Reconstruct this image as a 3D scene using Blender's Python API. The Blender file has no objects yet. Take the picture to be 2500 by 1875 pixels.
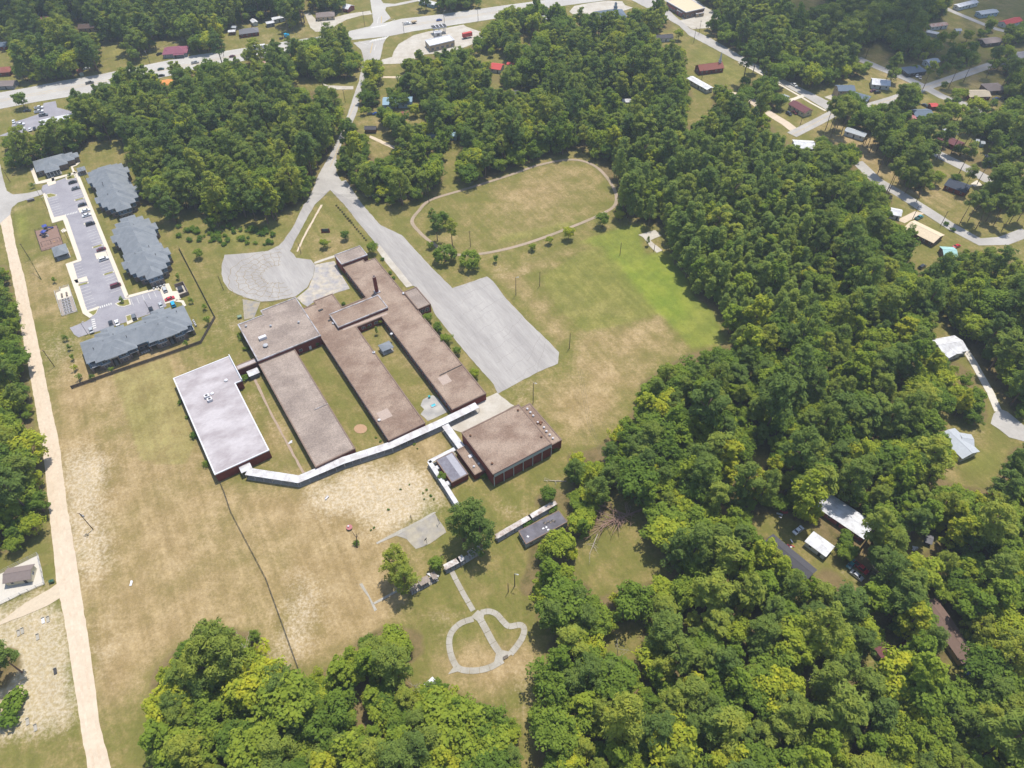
import bpy, bmesh, math, random
import numpy as np
from mathutils import Vector, Matrix
from mathutils.geometry import tessellate_polygon

# ------------------------------------------------------------------ camera, sky, sun, exposure
scn = bpy.context.scene
COL = scn.collection
CAM_H = 230.0
FPX = 1740.0                      # focal length in pixels of the 2500 x 1875 photograph
PITCH = math.radians(48.0)
ROLL = math.radians(1.04)
_f = np.array([0, math.cos(PITCH), -math.sin(PITCH)])
_r0 = np.array([1.0, 0, 0])
_d0 = np.cross(_f, _r0)
_r = math.cos(ROLL)*_r0 + math.sin(ROLL)*_d0
_d = -math.sin(ROLL)*_r0 + math.cos(ROLL)*_d0
cam_data = bpy.data.cameras.new('camera')
cam_data.sensor_width = 36.0
cam_data.lens = 36.0*FPX/2500.0
cam_data.clip_start = 1.0
cam_data.clip_end = 20000.0
cam = bpy.data.objects.new('camera', cam_data)
COL.objects.link(cam)
cam.matrix_world = Matrix(((_r[0], -_d[0], -_f[0], 0), (_r[1], -_d[1], -_f[1], 0), (_r[2], -_d[2], -_f[2], CAM_H), (0, 0, 0, 1)))
scn.camera = cam

SUN_EL = math.radians(72.0)
SUN_AZ = math.radians(60.0)       # direction towards the sun, counter-clockwise from +X
world = bpy.data.worlds.new('World')
scn.world = world
world.use_nodes = True
wn = world.node_tree
bg = wn.nodes['Background']
sky = wn.nodes.new('ShaderNodeTexSky')
sky.sky_type = 'NISHITA'
sky.sun_disc = False
sky.sun_elevation = SUN_EL
sky.sun_rotation = math.radians(90) - SUN_AZ
wn.links.new(sky.outputs[0], bg.inputs[0])
bg.inputs[1].default_value = 0.15
sun_data = bpy.data.lights.new('sun', 'SUN')
sun_data.energy = 4.2
sun_data.angle = math.radians(0.53)
sun_data.color = (1.0, 0.96, 0.89)
sun = bpy.data.objects.new('sun', sun_data)
COL.objects.link(sun)
_sd = Vector((math.cos(SUN_AZ)*math.cos(SUN_EL), math.sin(SUN_AZ)*math.cos(SUN_EL), math.sin(SUN_EL)))
sun.rotation_euler = _sd.to_track_quat('Z', 'Y').to_euler()
sun.location = (0, 0, 400)
scn.view_settings.view_transform = 'Standard'
scn.view_settings.look = 'None'
scn.view_settings.gamma = 1.0
scn.view_settings.exposure = 0.34
scn.view_settings.use_curve_mapping = False
scn.cycles.max_bounces = 5
scn.cycles.diffuse_bounces = 3
scn.cycles.glossy_bounces = 2
scn.cycles.transmission_bounces = 3
scn.cycles.volume_bounces = 0
scn.cycles.transparent_max_bounces = 12
HAZE = 0.00018
scn.cycles.caustics_reflective = False
scn.cycles.caustics_refractive = False

# ------------------------------------------------------------------ survey: photograph -> ground plan
SH = {'A': (0, 0, 3.16), 'B': (600, 0, 3.16), 'C': (1200, 0, 3.16), 'D': (1800, 0, 3.16), 'E': (0, 350, 2.765), 'F': (500, 500, 3.318),
      'G': (800, 550, 3.318), 'H': (1200, 350, 2.553), 'I': (400, 800, 3.686), 'J': (900, 900, 3.318), 'K': (0, 1100, 2.37),
      'L': (800, 1250, 3.318), 'M': (1750, 1100, 2.765), 'N': (1900, 400, 2.0733), 'W': (0, 0, .8848), 'P': (0, 0, 1.0),
      'Q': (180, 380, 5.185), 'R': (170, 680, 6.144), 'T': (0, 360, 8.295), 'U': (70, 500, 5.528)}

def spx(s, x, y):
    a = SH[s]
    return a[0]+x/a[2], a[1]+y/a[2]

def at(s, x, y, z=0.0):
    """ground-plan point under a surveyed picture point, for a height z"""
    x, y = spx(s, x, y)
    d = _f*FPX + _r*(x-1250) + _d*(y-937.5)
    t = (z-CAM_H)/d[2]
    return Vector((d[0]*t, d[1]*t, z))

def ats(s, pts, z=0.0):
    return [at(s, x, y, z) for x, y in pts]

def project(X, Y, Z):
    """picture position of plan points (numpy)"""
    q = np.stack([X, Y, Z-CAM_H], -1)
    zc = np.maximum(q@_f, 1.0)
    return 1250+FPX*(q@_r)/zc, 937.5+FPX*(q@_d)/zc

rnd = random.Random(7)
rs = np.random.RandomState(11)

# ------------------------------------------------------------------ materials
def col(r, g, b, k=1.3):
    """surface colour from a sunlit 8-bit colour"""
    f = lambda c: (c/255/12.92 if c <= 10 else ((c/255+.055)/1.055)**2.4)
    return tuple(min(.82, f(c)/k) for c in (r, g, b))

MATS = {}
def mat(name, c, rough=.85, var=.18, scale=1.2, c2=None, scale2=.12, spec=.25, metal=0.0, bump=0.0, stretch=None):
    """diffuse surface with two scales of mottling; c2 = a second colour that comes up in patches"""
    if name in MATS:
        return MATS[name]
    m = bpy.data.materials.new(name)
    m.use_nodes = True
    nt = m.node_tree
    p = nt.nodes['Principled BSDF']
    p.inputs['Roughness'].default_value = rough
    p.inputs['Specular IOR Level'].default_value = spec
    p.inputs['Metallic'].default_value = metal
    geo = nt.nodes.new('ShaderNodeNewGeometry')
    mp = nt.nodes.new('ShaderNodeMapping')
    nt.links.new(geo.outputs['Position'], mp.inputs[0])
    if stretch:
        mp.vector_type = 'TEXTURE'
        mp.inputs['Rotation'].default_value = (0, 0, stretch[0])
        mp.inputs['Scale'].default_value = (1, 1/stretch[1], 1)
    n1 = nt.nodes.new('ShaderNodeTexNoise')
    n1.inputs['Scale'].default_value = scale
    n1.inputs['Detail'].default_value = 4
    n1.inputs['Roughness'].default_value = .65
    nt.links.new(mp.outputs[0], n1.inputs['Vector'])
    mr = nt.nodes.new('ShaderNodeMapRange')
    mr.inputs['From Min'].default_value = .25
    mr.inputs['From Max'].default_value = .75
    mr.inputs['To Min'].default_value = 1-var
    mr.inputs['To Max'].default_value = 1+var
    nt.links.new(n1.outputs[0], mr.inputs[0])
    mul = nt.nodes.new('ShaderNodeVectorMath')
    mul.operation = 'SCALE'
    nt.links.new(mr.outputs[0], mul.inputs['Scale'])
    if c2 is None:
        mul.inputs[0].default_value = c
    else:
        n2 = nt.nodes.new('ShaderNodeTexNoise')
        n2.inputs['Scale'].default_value = scale2
        n2.inputs['Detail'].default_value = 5
        n2.inputs['Roughness'].default_value = .6
        nt.links.new(mp.outputs[0], n2.inputs['Vector'])
        r2 = nt.nodes.new('ShaderNodeMapRange')
        r2.inputs['From Min'].default_value = .38
        r2.inputs['From Max'].default_value = .62
        nt.links.new(n2.outputs[0], r2.inputs[0])
        mx = nt.nodes.new('ShaderNodeMix')
        mx.data_type = 'RGBA'
        mx.inputs[6].default_value = (*c, 1)
        mx.inputs[7].default_value = (*c2, 1)
        nt.links.new(r2.outputs[0], mx.inputs[0])
        nt.links.new(mx.outputs[2], mul.inputs[0])
    nt.links.new(mul.outputs[0], p.inputs['Base Color'])
    if bump:
        bp = nt.nodes.new('ShaderNodeBump')
        bp.inputs['Strength'].default_value = bump
        bp.inputs['Distance'].default_value = .1
        nt.links.new(n1.outputs[0], bp.inputs['Height'])
        nt.links.new(bp.outputs[0], p.inputs['Normal'])
    MATS[name] = m
    return m

def glass(name='window_glass', c=(.03, .04, .05)):
    if name in MATS:
        return MATS[name]
    m = bpy.data.materials.new(name)
    m.use_nodes = True
    p = m.node_tree.nodes['Principled BSDF']
    p.inputs['Base Color'].default_value = (*c, 1)
    p.inputs['Roughness'].default_value = .08
    p.inputs['Specular IOR Level'].default_value = .6
    MATS[name] = m
    return m

def paint(name, c):
    if name in MATS:
        return MATS[name]
    m = bpy.data.materials.new(name)
    m.use_nodes = True
    p = m.node_tree.nodes['Principled BSDF']
    p.inputs['Base Color'].default_value = (*c, 1)
    p.inputs['Roughness'].default_value = .3
    p.inputs['Coat Weight'].default_value = .5
    p.inputs['Coat Roughness'].default_value = .08
    MATS[name] = m
    return m

def leaf_material(name, cols, trans=.28):
    """foliage: hue differs from tree to tree and clump to clump"""
    m = bpy.data.materials.new(name)
    m.use_nodes = True
    nt = m.node_tree
    nt.nodes.remove(nt.nodes['Principled BSDF'])
    out = nt.nodes['Material Output']
    oi = nt.nodes.new('ShaderNodeObjectInfo')
    tc = nt.nodes.new('ShaderNodeTexCoord')
    ns = nt.nodes.new('ShaderNodeTexNoise')
    ns.inputs['Scale'].default_value = .55
    ns.inputs['Detail'].default_value = 3
    nt.links.new(tc.outputs['Object'], ns.inputs['Vector'])
    ad = nt.nodes.new('ShaderNodeMath')
    ad.operation = 'MULTIPLY_ADD'
    ad.inputs[1].default_value = .62
    nt.links.new(ns.outputs[0], ad.inputs[0])
    rf = nt.nodes.new('ShaderNodeMath')
    rf.operation = 'MULTIPLY'
    rf.inputs[1].default_value = .72
    nt.links.new(oi.outputs['Random'], rf.inputs[0])
    nt.links.new(rf.outputs[0], ad.inputs[2])
    sb = nt.nodes.new('ShaderNodeMath')
    sb.operation = 'SUBTRACT'
    sb.inputs[1].default_value = .17
    nt.links.new(ad.outputs[0], sb.inputs[0])
    rp = nt.nodes.new('ShaderNodeValToRGB')
    el = rp.color_ramp.elements
    el[0].position, el[0].color = cols[0][0], (*cols[0][1], 1)
    el[1].position, el[1].color = cols[-1][0], (*cols[-1][1], 1)
    for p_, c_ in cols[1:-1]:
        e = el.new(p_)
        e.color = (*c_, 1)
    nt.links.new(sb.outputs[0], rp.inputs[0])
    df = nt.nodes.new('ShaderNodeBsdfDiffuse')
    tr = nt.nodes.new('ShaderNodeBsdfTranslucent')
    mx = nt.nodes.new('ShaderNodeMixShader')
    mx.inputs[0].default_value = trans
    nt.links.new(rp.outputs[0], df.inputs[0])
    nt.links.new(rp.outputs[0], tr.inputs[0])
    nt.links.new(df.outputs[0], mx.inputs[1])
    nt.links.new(tr.outputs[0], mx.inputs[2])
    nt.links.new(mx.outputs[0], out.inputs[0])
    MATS[name] = m
    return m

# ------------------------------------------------------------------ mesh helpers
class MB:
    def __init__(self):
        self.v, self.f, self.m = [], [], []
    def face(self, pts, mi=0):
        n = len(self.v)
        self.v += [tuple(p) for p in pts]
        self.f.append(tuple(range(n, n+len(pts))))
        self.m.append(mi)
    def poly(self, pts, z, mi=0):
        """flat sheet of any outline"""
        n = len(self.v)
        self.v += [(p[0], p[1], z) for p in pts]
        for t in tessellate_polygon([[Vector((p[0], p[1], 0)) for p in pts]]):
            a, b, c = [Vector((pts[i][0], pts[i][1], 0)) for i in t]
            t = t if (b-a).cross(c-a).z > 0 else t[::-1]
            self.f.append(tuple(n+i for i in t))
            self.m.append(mi)
    def prism(self, pts, z0, z1, mi=0, mtop=None, bottom=False):
        area = sum(pts[i][0]*pts[(i+1) % len(pts)][1]-pts[(i+1) % len(pts)][0]*pts[i][1] for i in range(len(pts)))
        if area < 0:
            pts = list(pts)[::-1]
        self.poly(pts, z1, mi if mtop is None else mtop)
        for i in range(len(pts)):
            a, b = pts[i], pts[(i+1) % len(pts)]
            self.face([(a[0], a[1], z0), (b[0], b[1], z0), (b[0], b[1], z1), (a[0], a[1], z1)], mi)
        if bottom:
            n = len(self.f)
            self.poly(pts, z0, mi)
            for i in range(n, len(self.f)):
                self.f[i] = self.f[i][::-1]
    def walls(self, pts, z0, z1, mi=0):
        area = sum(pts[i][0]*pts[(i+1) % len(pts)][1]-pts[(i+1) % len(pts)][0]*pts[i][1] for i in range(len(pts)))
        if area < 0:
            pts = list(pts)[::-1]
        for i in range(len(pts)):
            a, b = pts[i], pts[(i+1) % len(pts)]
            self.face([(a[0], a[1], z0), (b[0], b[1], z0), (b[0], b[1], z1), (a[0], a[1], z1)], mi)
    def box(self, c, s, rz=0.0, mi=0, taper=1.0):
        """c = centre of the base"""
        x, y, z = s[0]/2, s[1]/2, s[2]
        ca, sa = math.cos(rz), math.sin(rz)
        P = []
        for k, zz in ((1, 0), (taper, z)):
            for a, b in ((-x, -y), (x, -y), (x, y), (-x, y)):
                a, b = a*k, b*k
                P.append((c[0]+a*ca-b*sa, c[1]+a*sa+b*ca, c[2]+zz))
        n = len(self.v)
        self.v += P
        for q in ((3, 2, 1, 0), (4, 5, 6, 7), (0, 1, 5, 4), (1, 2, 6, 5), (2, 3, 7, 6), (3, 0, 4, 7)):
            self.f.append(tuple(n+i for i in q))
            self.m.append(mi)
    def tube(self, a, b, r0, r1=None, n=6, mi=0, cap=True):
        a, b = Vector(a), Vector(b)
        r1 = r0 if r1 is None else r1
        d = (b-a).normalized()
        u = d.orthogonal().normalized()
        w = d.cross(u)
        k = len(self.v)
        for p, r in ((a, r0), (b, r1)):
            for i in range(n):
                t = 2*math.pi*i/n
                self.v.append(tuple(p+u*math.cos(t)*r+w*math.sin(t)*r))
        for i in range(n):
            j = (i+1) % n
            self.f.append((k+i, k+j, k+n+j, k+n+i))
            self.m.append(mi)
        if cap:
            self.f.append(tuple(k+n+i for i in range(n)))
            self.m.append(mi)
    def beam(self, a, b, w, h, mi=0):
        """square bar from a to b, h measured upwards from the line"""
        a, b = Vector(a), Vector(b)
        d = (b-a).normalized()
        s = Vector((-d.y, d.x, 0))
        s = s.normalized()*w/2 if s.length > 1e-6 else Vector((w/2, 0, 0))
        u = Vector((0, 0, h)) if abs(d.z) < .95 else Vector((0, h, 0))
        P = [a-s, a+s, a+s+u, a-s+u, b-s, b+s, b+s+u, b-s+u]
        n = len(self.v)
        self.v += [tuple(p) for p in P]
        for q in ((0, 1, 2, 3), (7, 6, 5, 4), (4, 5, 1, 0), (5, 6, 2, 1), (6, 7, 3, 2), (7, 4, 0, 3)):
            self.f.append(tuple(n+i for i in q))
            self.m.append(mi)
    def hip(self, x0, x1, y0, y1, z, pitch, mi=0, drop=.18, tf=None):
        """hip roof over a rectangle (long side found by itself), closed below"""
        w, l = x1-x0, y1-y0
        h = min(w, l)/2
        zt = z+h*pitch
        if l >= w:
            r = [((x0+x1)/2, y0+h, zt), ((x0+x1)/2, y1-h, zt)]
        else:
            r = [(x0+h, (y0+y1)/2, zt), (x1-h, (y0+y1)/2, zt)]
        b = [(x0, y0, z), (x1, y0, z), (x1, y1, z), (x0, y1, z)]
        c = [(p[0], p[1], z-drop) for p in b]
        T = (lambda p: p) if tf is None else tf
        b, c, r = [T(p) for p in b], [T(p) for p in c], [T(p) for p in r]
        if l >= w:
            F = [[b[0], b[1], r[0]], [b[1], b[2], r[1], r[0]], [b[2], b[3], r[1]], [b[3], b[0], r[0], r[1]]]
        else:
            F = [[b[0], b[1], r[1], r[0]], [b[1], b[2], r[1]], [b[2], b[3], r[0], r[1]], [b[3], b[0], r[0]]]
        for q in F:
            self.face(q, mi)
        for i in range(4):
            j = (i+1) % 4
            self.face([c[i], c[j], b[j], b[i]], mi)
        self.face([c[3], c[2], c[1], c[0]], mi)
    def data(self, name, mats):
        me = bpy.data.meshes.new(name)
        me.from_pydata(self.v, [], self.f)
        for m in (mats if isinstance(mats, (list, tuple)) else [mats]):
            me.materials.append(m)
        if any(self.m):
            me.polygons.foreach_set('material_index', self.m)
        me.update()
        return me
    def build(self, name, mats, parent=None, local=False):
        if parent is not None and not local:
            L = parent['_at'] if '_at' in parent else (0, 0, 0)
            self.v = [(p[0]-L[0], p[1]-L[1], p[2]-L[2]) for p in self.v]
        return obj(name, self.data(name, mats), parent)

def obj(name, data, parent=None, loc=(0, 0, 0), rz=0.0):
    o = bpy.data.objects.new(name, data)
    COL.objects.link(o)
    o.parent = parent
    o.location = loc
    o.rotation_euler = (0, 0, rz)
    return o

ROOTS = []
def thing(name, label, cat, loc=(0, 0, 0), rz=0.0, group=None):
    o = bpy.data.objects.new(name, None)
    o.empty_display_size = .5
    COL.objects.link(o)
    o.location = loc
    o.rotation_euler = (0, 0, rz)
    o['label'] = label
    o['category'] = cat
    if group:
        o['group'] = group
    o['_at'] = (loc[0], loc[1], loc[2])
    ROOTS.append(o)
    return o

def tag(o, label, cat, group=None):
    o['label'] = label
    o['category'] = cat
    if group:
        o['group'] = group
    return o

def struct(o, kind='structure'):
    o['kind'] = kind
    return o

def centre(pts):
    return Vector((sum(p[0] for p in pts)/len(pts), sum(p[1] for p in pts)/len(pts), 0))

def smooth_line(pts, n=6, closed=False):
    """Catmull-Rom through plan points"""
    P = [Vector((p[0], p[1], 0)) for p in pts]
    out = []
    m = len(P)
    for i in range(m if closed else m-1):
        p0 = P[(i-1) % m] if closed or i > 0 else P[i]
        p1, p2 = P[i], P[(i+1) % m]
        p3 = P[(i+2) % m] if closed or i+2 < m else P[-1]
        for k in range(n):
            t = k/n
            out.append(.5*((2*p1)+(p2-p0)*t+(2*p0-5*p1+4*p2-p3)*t*t+(3*p1-p0-3*p2+p3)*t**3))
    if not closed:
        out.append(P[-1])
    return out

def ribbon(mb, pts, w, z, mi=0, closed=False, thick=0.0):
    P = [Vector((p[0], p[1], 0)) for p in pts]
    m = len(P)
    L, R = [], []
    for i in range(m):
        a = P[(i-1) % m] if closed or i else P[i]
        b = P[(i+1) % m] if closed or i < m-1 else P[i]
        d = (b-a).normalized()
        s = Vector((-d.y, d.x, 0))*w/2
        L.append(P[i]+s)
        R.append(P[i]-s)
    for i in range(m if closed else m-1):
        j = (i+1) % m
        mb.face([(R[i].x, R[i].y, z), (R[j].x, R[j].y, z), (L[j].x, L[j].y, z), (L[i].x, L[i].y, z)], mi)
        if thick:
            for S, sg in ((L, 1), (R, -1)):
                q = [(S[i].x, S[i].y, z-thick), (S[i].x, S[i].y, z), (S[j].x, S[j].y, z), (S[j].x, S[j].y, z-thick)]
                mb.face(q if sg < 0 else q[::-1], mi)

# ------------------------------------------------------------------ plan rasters (where trees may not stand) and picture-plane survey masks
BX0, BY0, BN, BM = -560, 0, 1120, 780
BLOCK = np.zeros((BM, BN), bool)
def fill(mask, pts):
    """even-odd polygon fill into a boolean raster, pts in raster units"""
    H, W = mask.shape
    P = np.array([(p[0], p[1]) for p in pts], float)
    y0, y1 = max(0, int(P[:, 1].min())), min(H-1, int(P[:, 1].max())+1)
    Q = np.roll(P, -1, 0)
    for y in range(y0, y1+1):
        yc = y+.5
        c = (P[:, 1] <= yc) != (Q[:, 1] <= yc)
        if not c.any():
            continue
        xs = np.sort(P[c, 0]+(yc-P[c, 1])/(Q[c, 1]-P[c, 1])*(Q[c, 0]-P[c, 0]))
        for k in range(0, len(xs)-1, 2):
            a, b = max(0, int(round(xs[k]))), min(W, int(round(xs[k+1])))
            if b > a:
                mask[y, a:b] = True
    return mask

def block(pts):
    fill(BLOCK, [(p[0]-BX0, p[1]-BY0) for p in pts])

RW, RH, RP = 625, 469, 4.0
def pmask(polys, value=None):
    m = np.zeros((RH, RW), bool)
    for s, pts in polys:
        fill(m, [(spx(s, *p)[0]/RP, spx(s, *p)[1]/RP) for p in pts])
    return m

def blur(a, r, it=2):
    a = a.astype(float)
    for _ in range(it):
        for ax in (0, 1):
            p = np.pad(a, [(r+1, r) if k == ax else (0, 0) for k in (0, 1)], mode='edge')
            c = np.cumsum(p, ax)
            n = a.shape[ax]
            a = (np.take(c, range(2*r+1, 2*r+1+n), ax)-np.take(c, range(0, n), ax))/(2*r+1)
    return a

def look(m, px, py):
    """sample a survey mask at picture positions, clamped at the frame"""
    i = np.clip((py/RP).astype(int), 0, RH-1)
    j = np.clip((px/RP).astype(int), 0, RW-1)
    return m[i, j]
# ------------------------------------------------------------------ survey of the woods, clearings and soils
WOODS = [
 ('A', [(20,1240),(20,1060),(170,1020),(320,990),(400,900),(450,830),(560,860),(480,790),(560,730),(700,700),(780,660),(790,560),(860,530),(1000,530),(1090,490),(1120,560),(1180,500),(1220,560),(1220,640),(1330,620),(1290,560),(1300,490),(1380,480),(1460,510),(1560,480),(1640,440),(1680,490),(1740,440),(1800,480),(1880,500),(1990,490),(2080,480),(2100,400),(2212,320),(2212,1580),(1080,1580),(1000,1250),(960,1110),(900,1030),(700,1090),(560,1150),(500,1170),(420,1200),(250,1250),(90,1300)]),
 ('B', [(0,350),(190,330),(300,340),(470,250),(560,310),(590,250),(700,190),(780,200),(820,330),(880,420),(885,500),(800,590),(640,600),(520,570),(520,640),(430,660),(480,690),(590,650),(690,700),(740,740),(760,880),(700,1010),(640,1200),(540,1380),(480,1490),(430,1580),(0,1580)]),
 ('E', [(880,0),(1659,0),(1659,470),(1560,530),(1500,540),(1400,510),(1300,430),(1200,460),(1100,420),(1040,370),(980,340),(940,250),(900,180)]),
 ('F', [(0,0),(740,0),(690,30),(560,80),(420,100),(300,60),(180,100),(130,150),(0,160)]),
 ('E', [(1080,420),(1130,390),(1180,430),(1230,520),(1180,560),(1110,510)]),
 ('B', [(890,440),(960,410),(1040,450),(1040,560),(1010,640),(1060,690),(1050,800),(930,870),(870,850),(850,750),(880,660),(940,600),(890,540)]),
 ('B', [(1210,440),(1300,390),(1450,430),(1465,300),(1550,290),(1640,290),(1660,380),(1750,330),(1740,220),(1800,230),(1850,210),(1920,130),(2000,50),(2212,10),(2212,1240),(2000,1330),(1850,1390),(1640,1400),(1620,1250),(1570,1210),(1660,1120),(1660,1050),(1600,1100),(1540,1110),(1560,1190),(1540,1400),(1450,1430),(1300,1540),(1050,1570),(950,1540),(800,1440),(700,1330),(690,1200),(740,1100),(720,1000),(790,900),(880,950),(980,1090),(960,1160),(1010,1200),(1130,1170),(1160,1110),(1140,1000),(1030,960),(1010,850),(1080,800),(1150,860),(1200,830),(1230,900),(1380,900),(1400,850),(1300,790),(1080,700),(1200,600)]),
 ('C', [(0,170),(80,80),(260,30),(440,20),(560,40),(600,130),(700,50),(740,120),(800,100),(1000,110),(1100,50),(1200,60),(1260,30),(1290,0),(1370,20),(1350,140),(1440,150),(1430,200),(1390,240),(1250,250),(1300,340),(1380,330),(1480,340),(1530,500),(1500,600),(1570,700),(1570,780),(1500,870),(1510,900),(1500,960),(1680,880),(1700,700),(1780,620),(1860,680),(1880,760),(1980,800),(2050,850),(2160,880),(2160,980),(2212,950),(2212,1580),(1000,1580),(960,1500),(890,1380),(800,1280),(820,1220),(720,1130),(600,1160),(450,1200),(200,1280),(0,1320)]),
 ('C', [(1660,190),(1680,100),(1760,120),(1800,70),(1700,50),(1600,10),(1560,0),(2212,0),(2212,560),(2130,540),(1960,440),(1720,310)]),
 ('C', [(1900,600),(2040,590),(2050,700),(1990,800),(1900,780)]), ('C', [(2070,640),(2150,560),(2212,540),(2212,860),(2050,840),(2060,720)]),
 ('D', [(0,0),(430,0),(430,60),(600,60),(700,0),(1650,0),(1700,70),(1600,80),(1580,150),(1450,170),(1440,230),(1470,320),(1560,260),(1590,330),(1500,440),(1440,420),(1350,400),(1290,470),(1250,420),(1180,370),(1170,290),(1060,330),(940,330),(930,450),(1000,490),(1000,570),(880,600),(760,620),(560,650),(430,630),(330,600),(200,540),(0,430)]),
 ('D', [(170,600),(270,530),(320,600),(290,680),(370,760),(340,850),(260,900),(150,830)]), ('D', [(0,600),(100,570),(150,640),(130,720),(60,800),(0,780)]),
 ('D', [(1860,190),(2000,150),(2050,230),(2060,330),(1990,380),(1870,300)]), ('D', [(1560,440),(1700,360),(1830,350),(1860,440),(1700,500),(1600,560),(1490,530)]),
 ('D', [(1900,430),(2212,430),(2212,1180),(2000,1170),(1950,1080),(1760,1000),(1740,900),(1820,830),(1900,860),(2080,800),(2060,720),(2060,560),(1910,540)]),
 ('D', [(2060,180),(2212,190),(2212,300),(2120,330),(2060,300)]),
 ('D', [(1190,760),(1260,650),(1380,650),(1440,720),(1420,820),(1280,880)]), ('D', [(1560,800),(1700,700),(1720,780),(1700,900),(1600,960),(1490,920)]),
 ('D', [(730,750),(870,720),(1130,760),(1230,830),(1260,880),(1440,960),(1480,1040),(1340,1100),(1150,1000),(950,1010),(800,920),(730,840)]),
 ('D', [(640,1020),(720,1080),(880,1090),(950,1170),(950,1260),(1000,1330),(1120,1400),(1240,1520),(1240,1580),(0,1580),(0,1000),(100,850),(170,870),(270,930),(240,1020),(190,1060),(280,1170),(420,1150),(560,1030)]),
 ('D', [(1020,1040),(1130,980),(1300,1020),(1320,1100),(1490,1060),(1510,1180),(1480,1260),(1570,1300),(1560,1400),(1450,1440),(1300,1440),(1230,1230),(1120,1180)]),
 ('D', [(1530,1070),(1640,1060),(1860,1120),(1860,1200),(1980,1210),(1960,1290),(2170,1240),(2212,1350),(2212,1580),(1850,1580),(1900,1450),(1820,1250),(1640,1240),(1520,1120)]),
 ('W', [(1285,300),(1450,200),(1700,300),(1860,340),(1930,470),(1990,500),(1960,560),(2010,560),(2080,530),(2212,560),(2212,1659),(1150,1659),(1140,1540),(1200,1480),(1170,1400),(1250,1300),(1440,1230),(1400,1120),(1340,1050),(1230,1040),(1220,980),(1290,960),(1350,900),(1370,870),(1380,820),(1480,760),(1580,740),(1560,680),(1500,640),(1480,590),(1450,560),(1440,490),(1330,460),(1330,420),(1310,360)]),
 ('W', [(320,1450),(370,1400),(480,1350),(570,1360),(560,1420),(640,1460),(740,1420),(760,1380),(840,1340),(920,1360),(920,1410),(880,1440),(900,1490),(960,1480),(1080,1520),(1120,1560),(1130,1659),(310,1659)]),
 ('W', [(0,570),(20,560),(40,700),(70,850),(75,930),(90,960),(95,1100),(80,1150),(0,1200)]),
 ('W', [(0,1390),(40,1390),(50,1430),(0,1500)]),
 ('A', [(0,180),(0,0),(1700,0),(2212,0),(2212,90),(2100,110),(2010,150),(1940,130),(1850,180),(1760,200),(1700,250),(1740,330),(1690,380),(1530,400),(1430,310),(1340,270),(1200,290),(1170,380),(1090,390),(1050,470),(980,440),(950,370),(900,330),(1000,310),(960,270),(850,290),(780,300),(790,380),(770,500),(720,540),(600,500),(560,590),(440,610),(250,640),(120,600),(90,470),(60,380),(60,280),(0,290)]),
 ('B', [(0,0),(450,0),(460,90),(440,160),(300,200),(210,210),(300,110),(100,130),(60,150),(0,100)]), ('B', [(470,0),(750,0),(760,60),(700,80),(600,70),(500,90)]), ('B', [(1330,0),(1420,0),(1410,60),(1340,50)]), ('B', [(1480,0),(1830,0),(1700,60),(1560,90),(1430,100)]),
 ('J', [(1600,660),(1700,640),(1830,700),(1991,470),(1991,1600),(1660,1600),(1700,1400),(1660,1300),(1580,1220),(1550,1130),(1520,1080),(1420,1090),(1320,1130),(1320,1030),(1420,970),(1500,930),(1580,980),(1640,950),(1590,830)]),
 ('J', [(1270,1440),(1480,1230),(1600,1230),(1700,1330),(1640,1500),(1650,1659),(1240,1659),(1290,1500)]),
 ('L', [(1600,250),(1820,230),(1990,350),(2000,480),(2157,600),(2157,1659),(1640,1659),(1650,1480),(1700,1330),(1790,1100),(1850,960),(1760,950),(1650,850),(1700,700),(1540,680),(1530,560),(1600,450)]),
]
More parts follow.
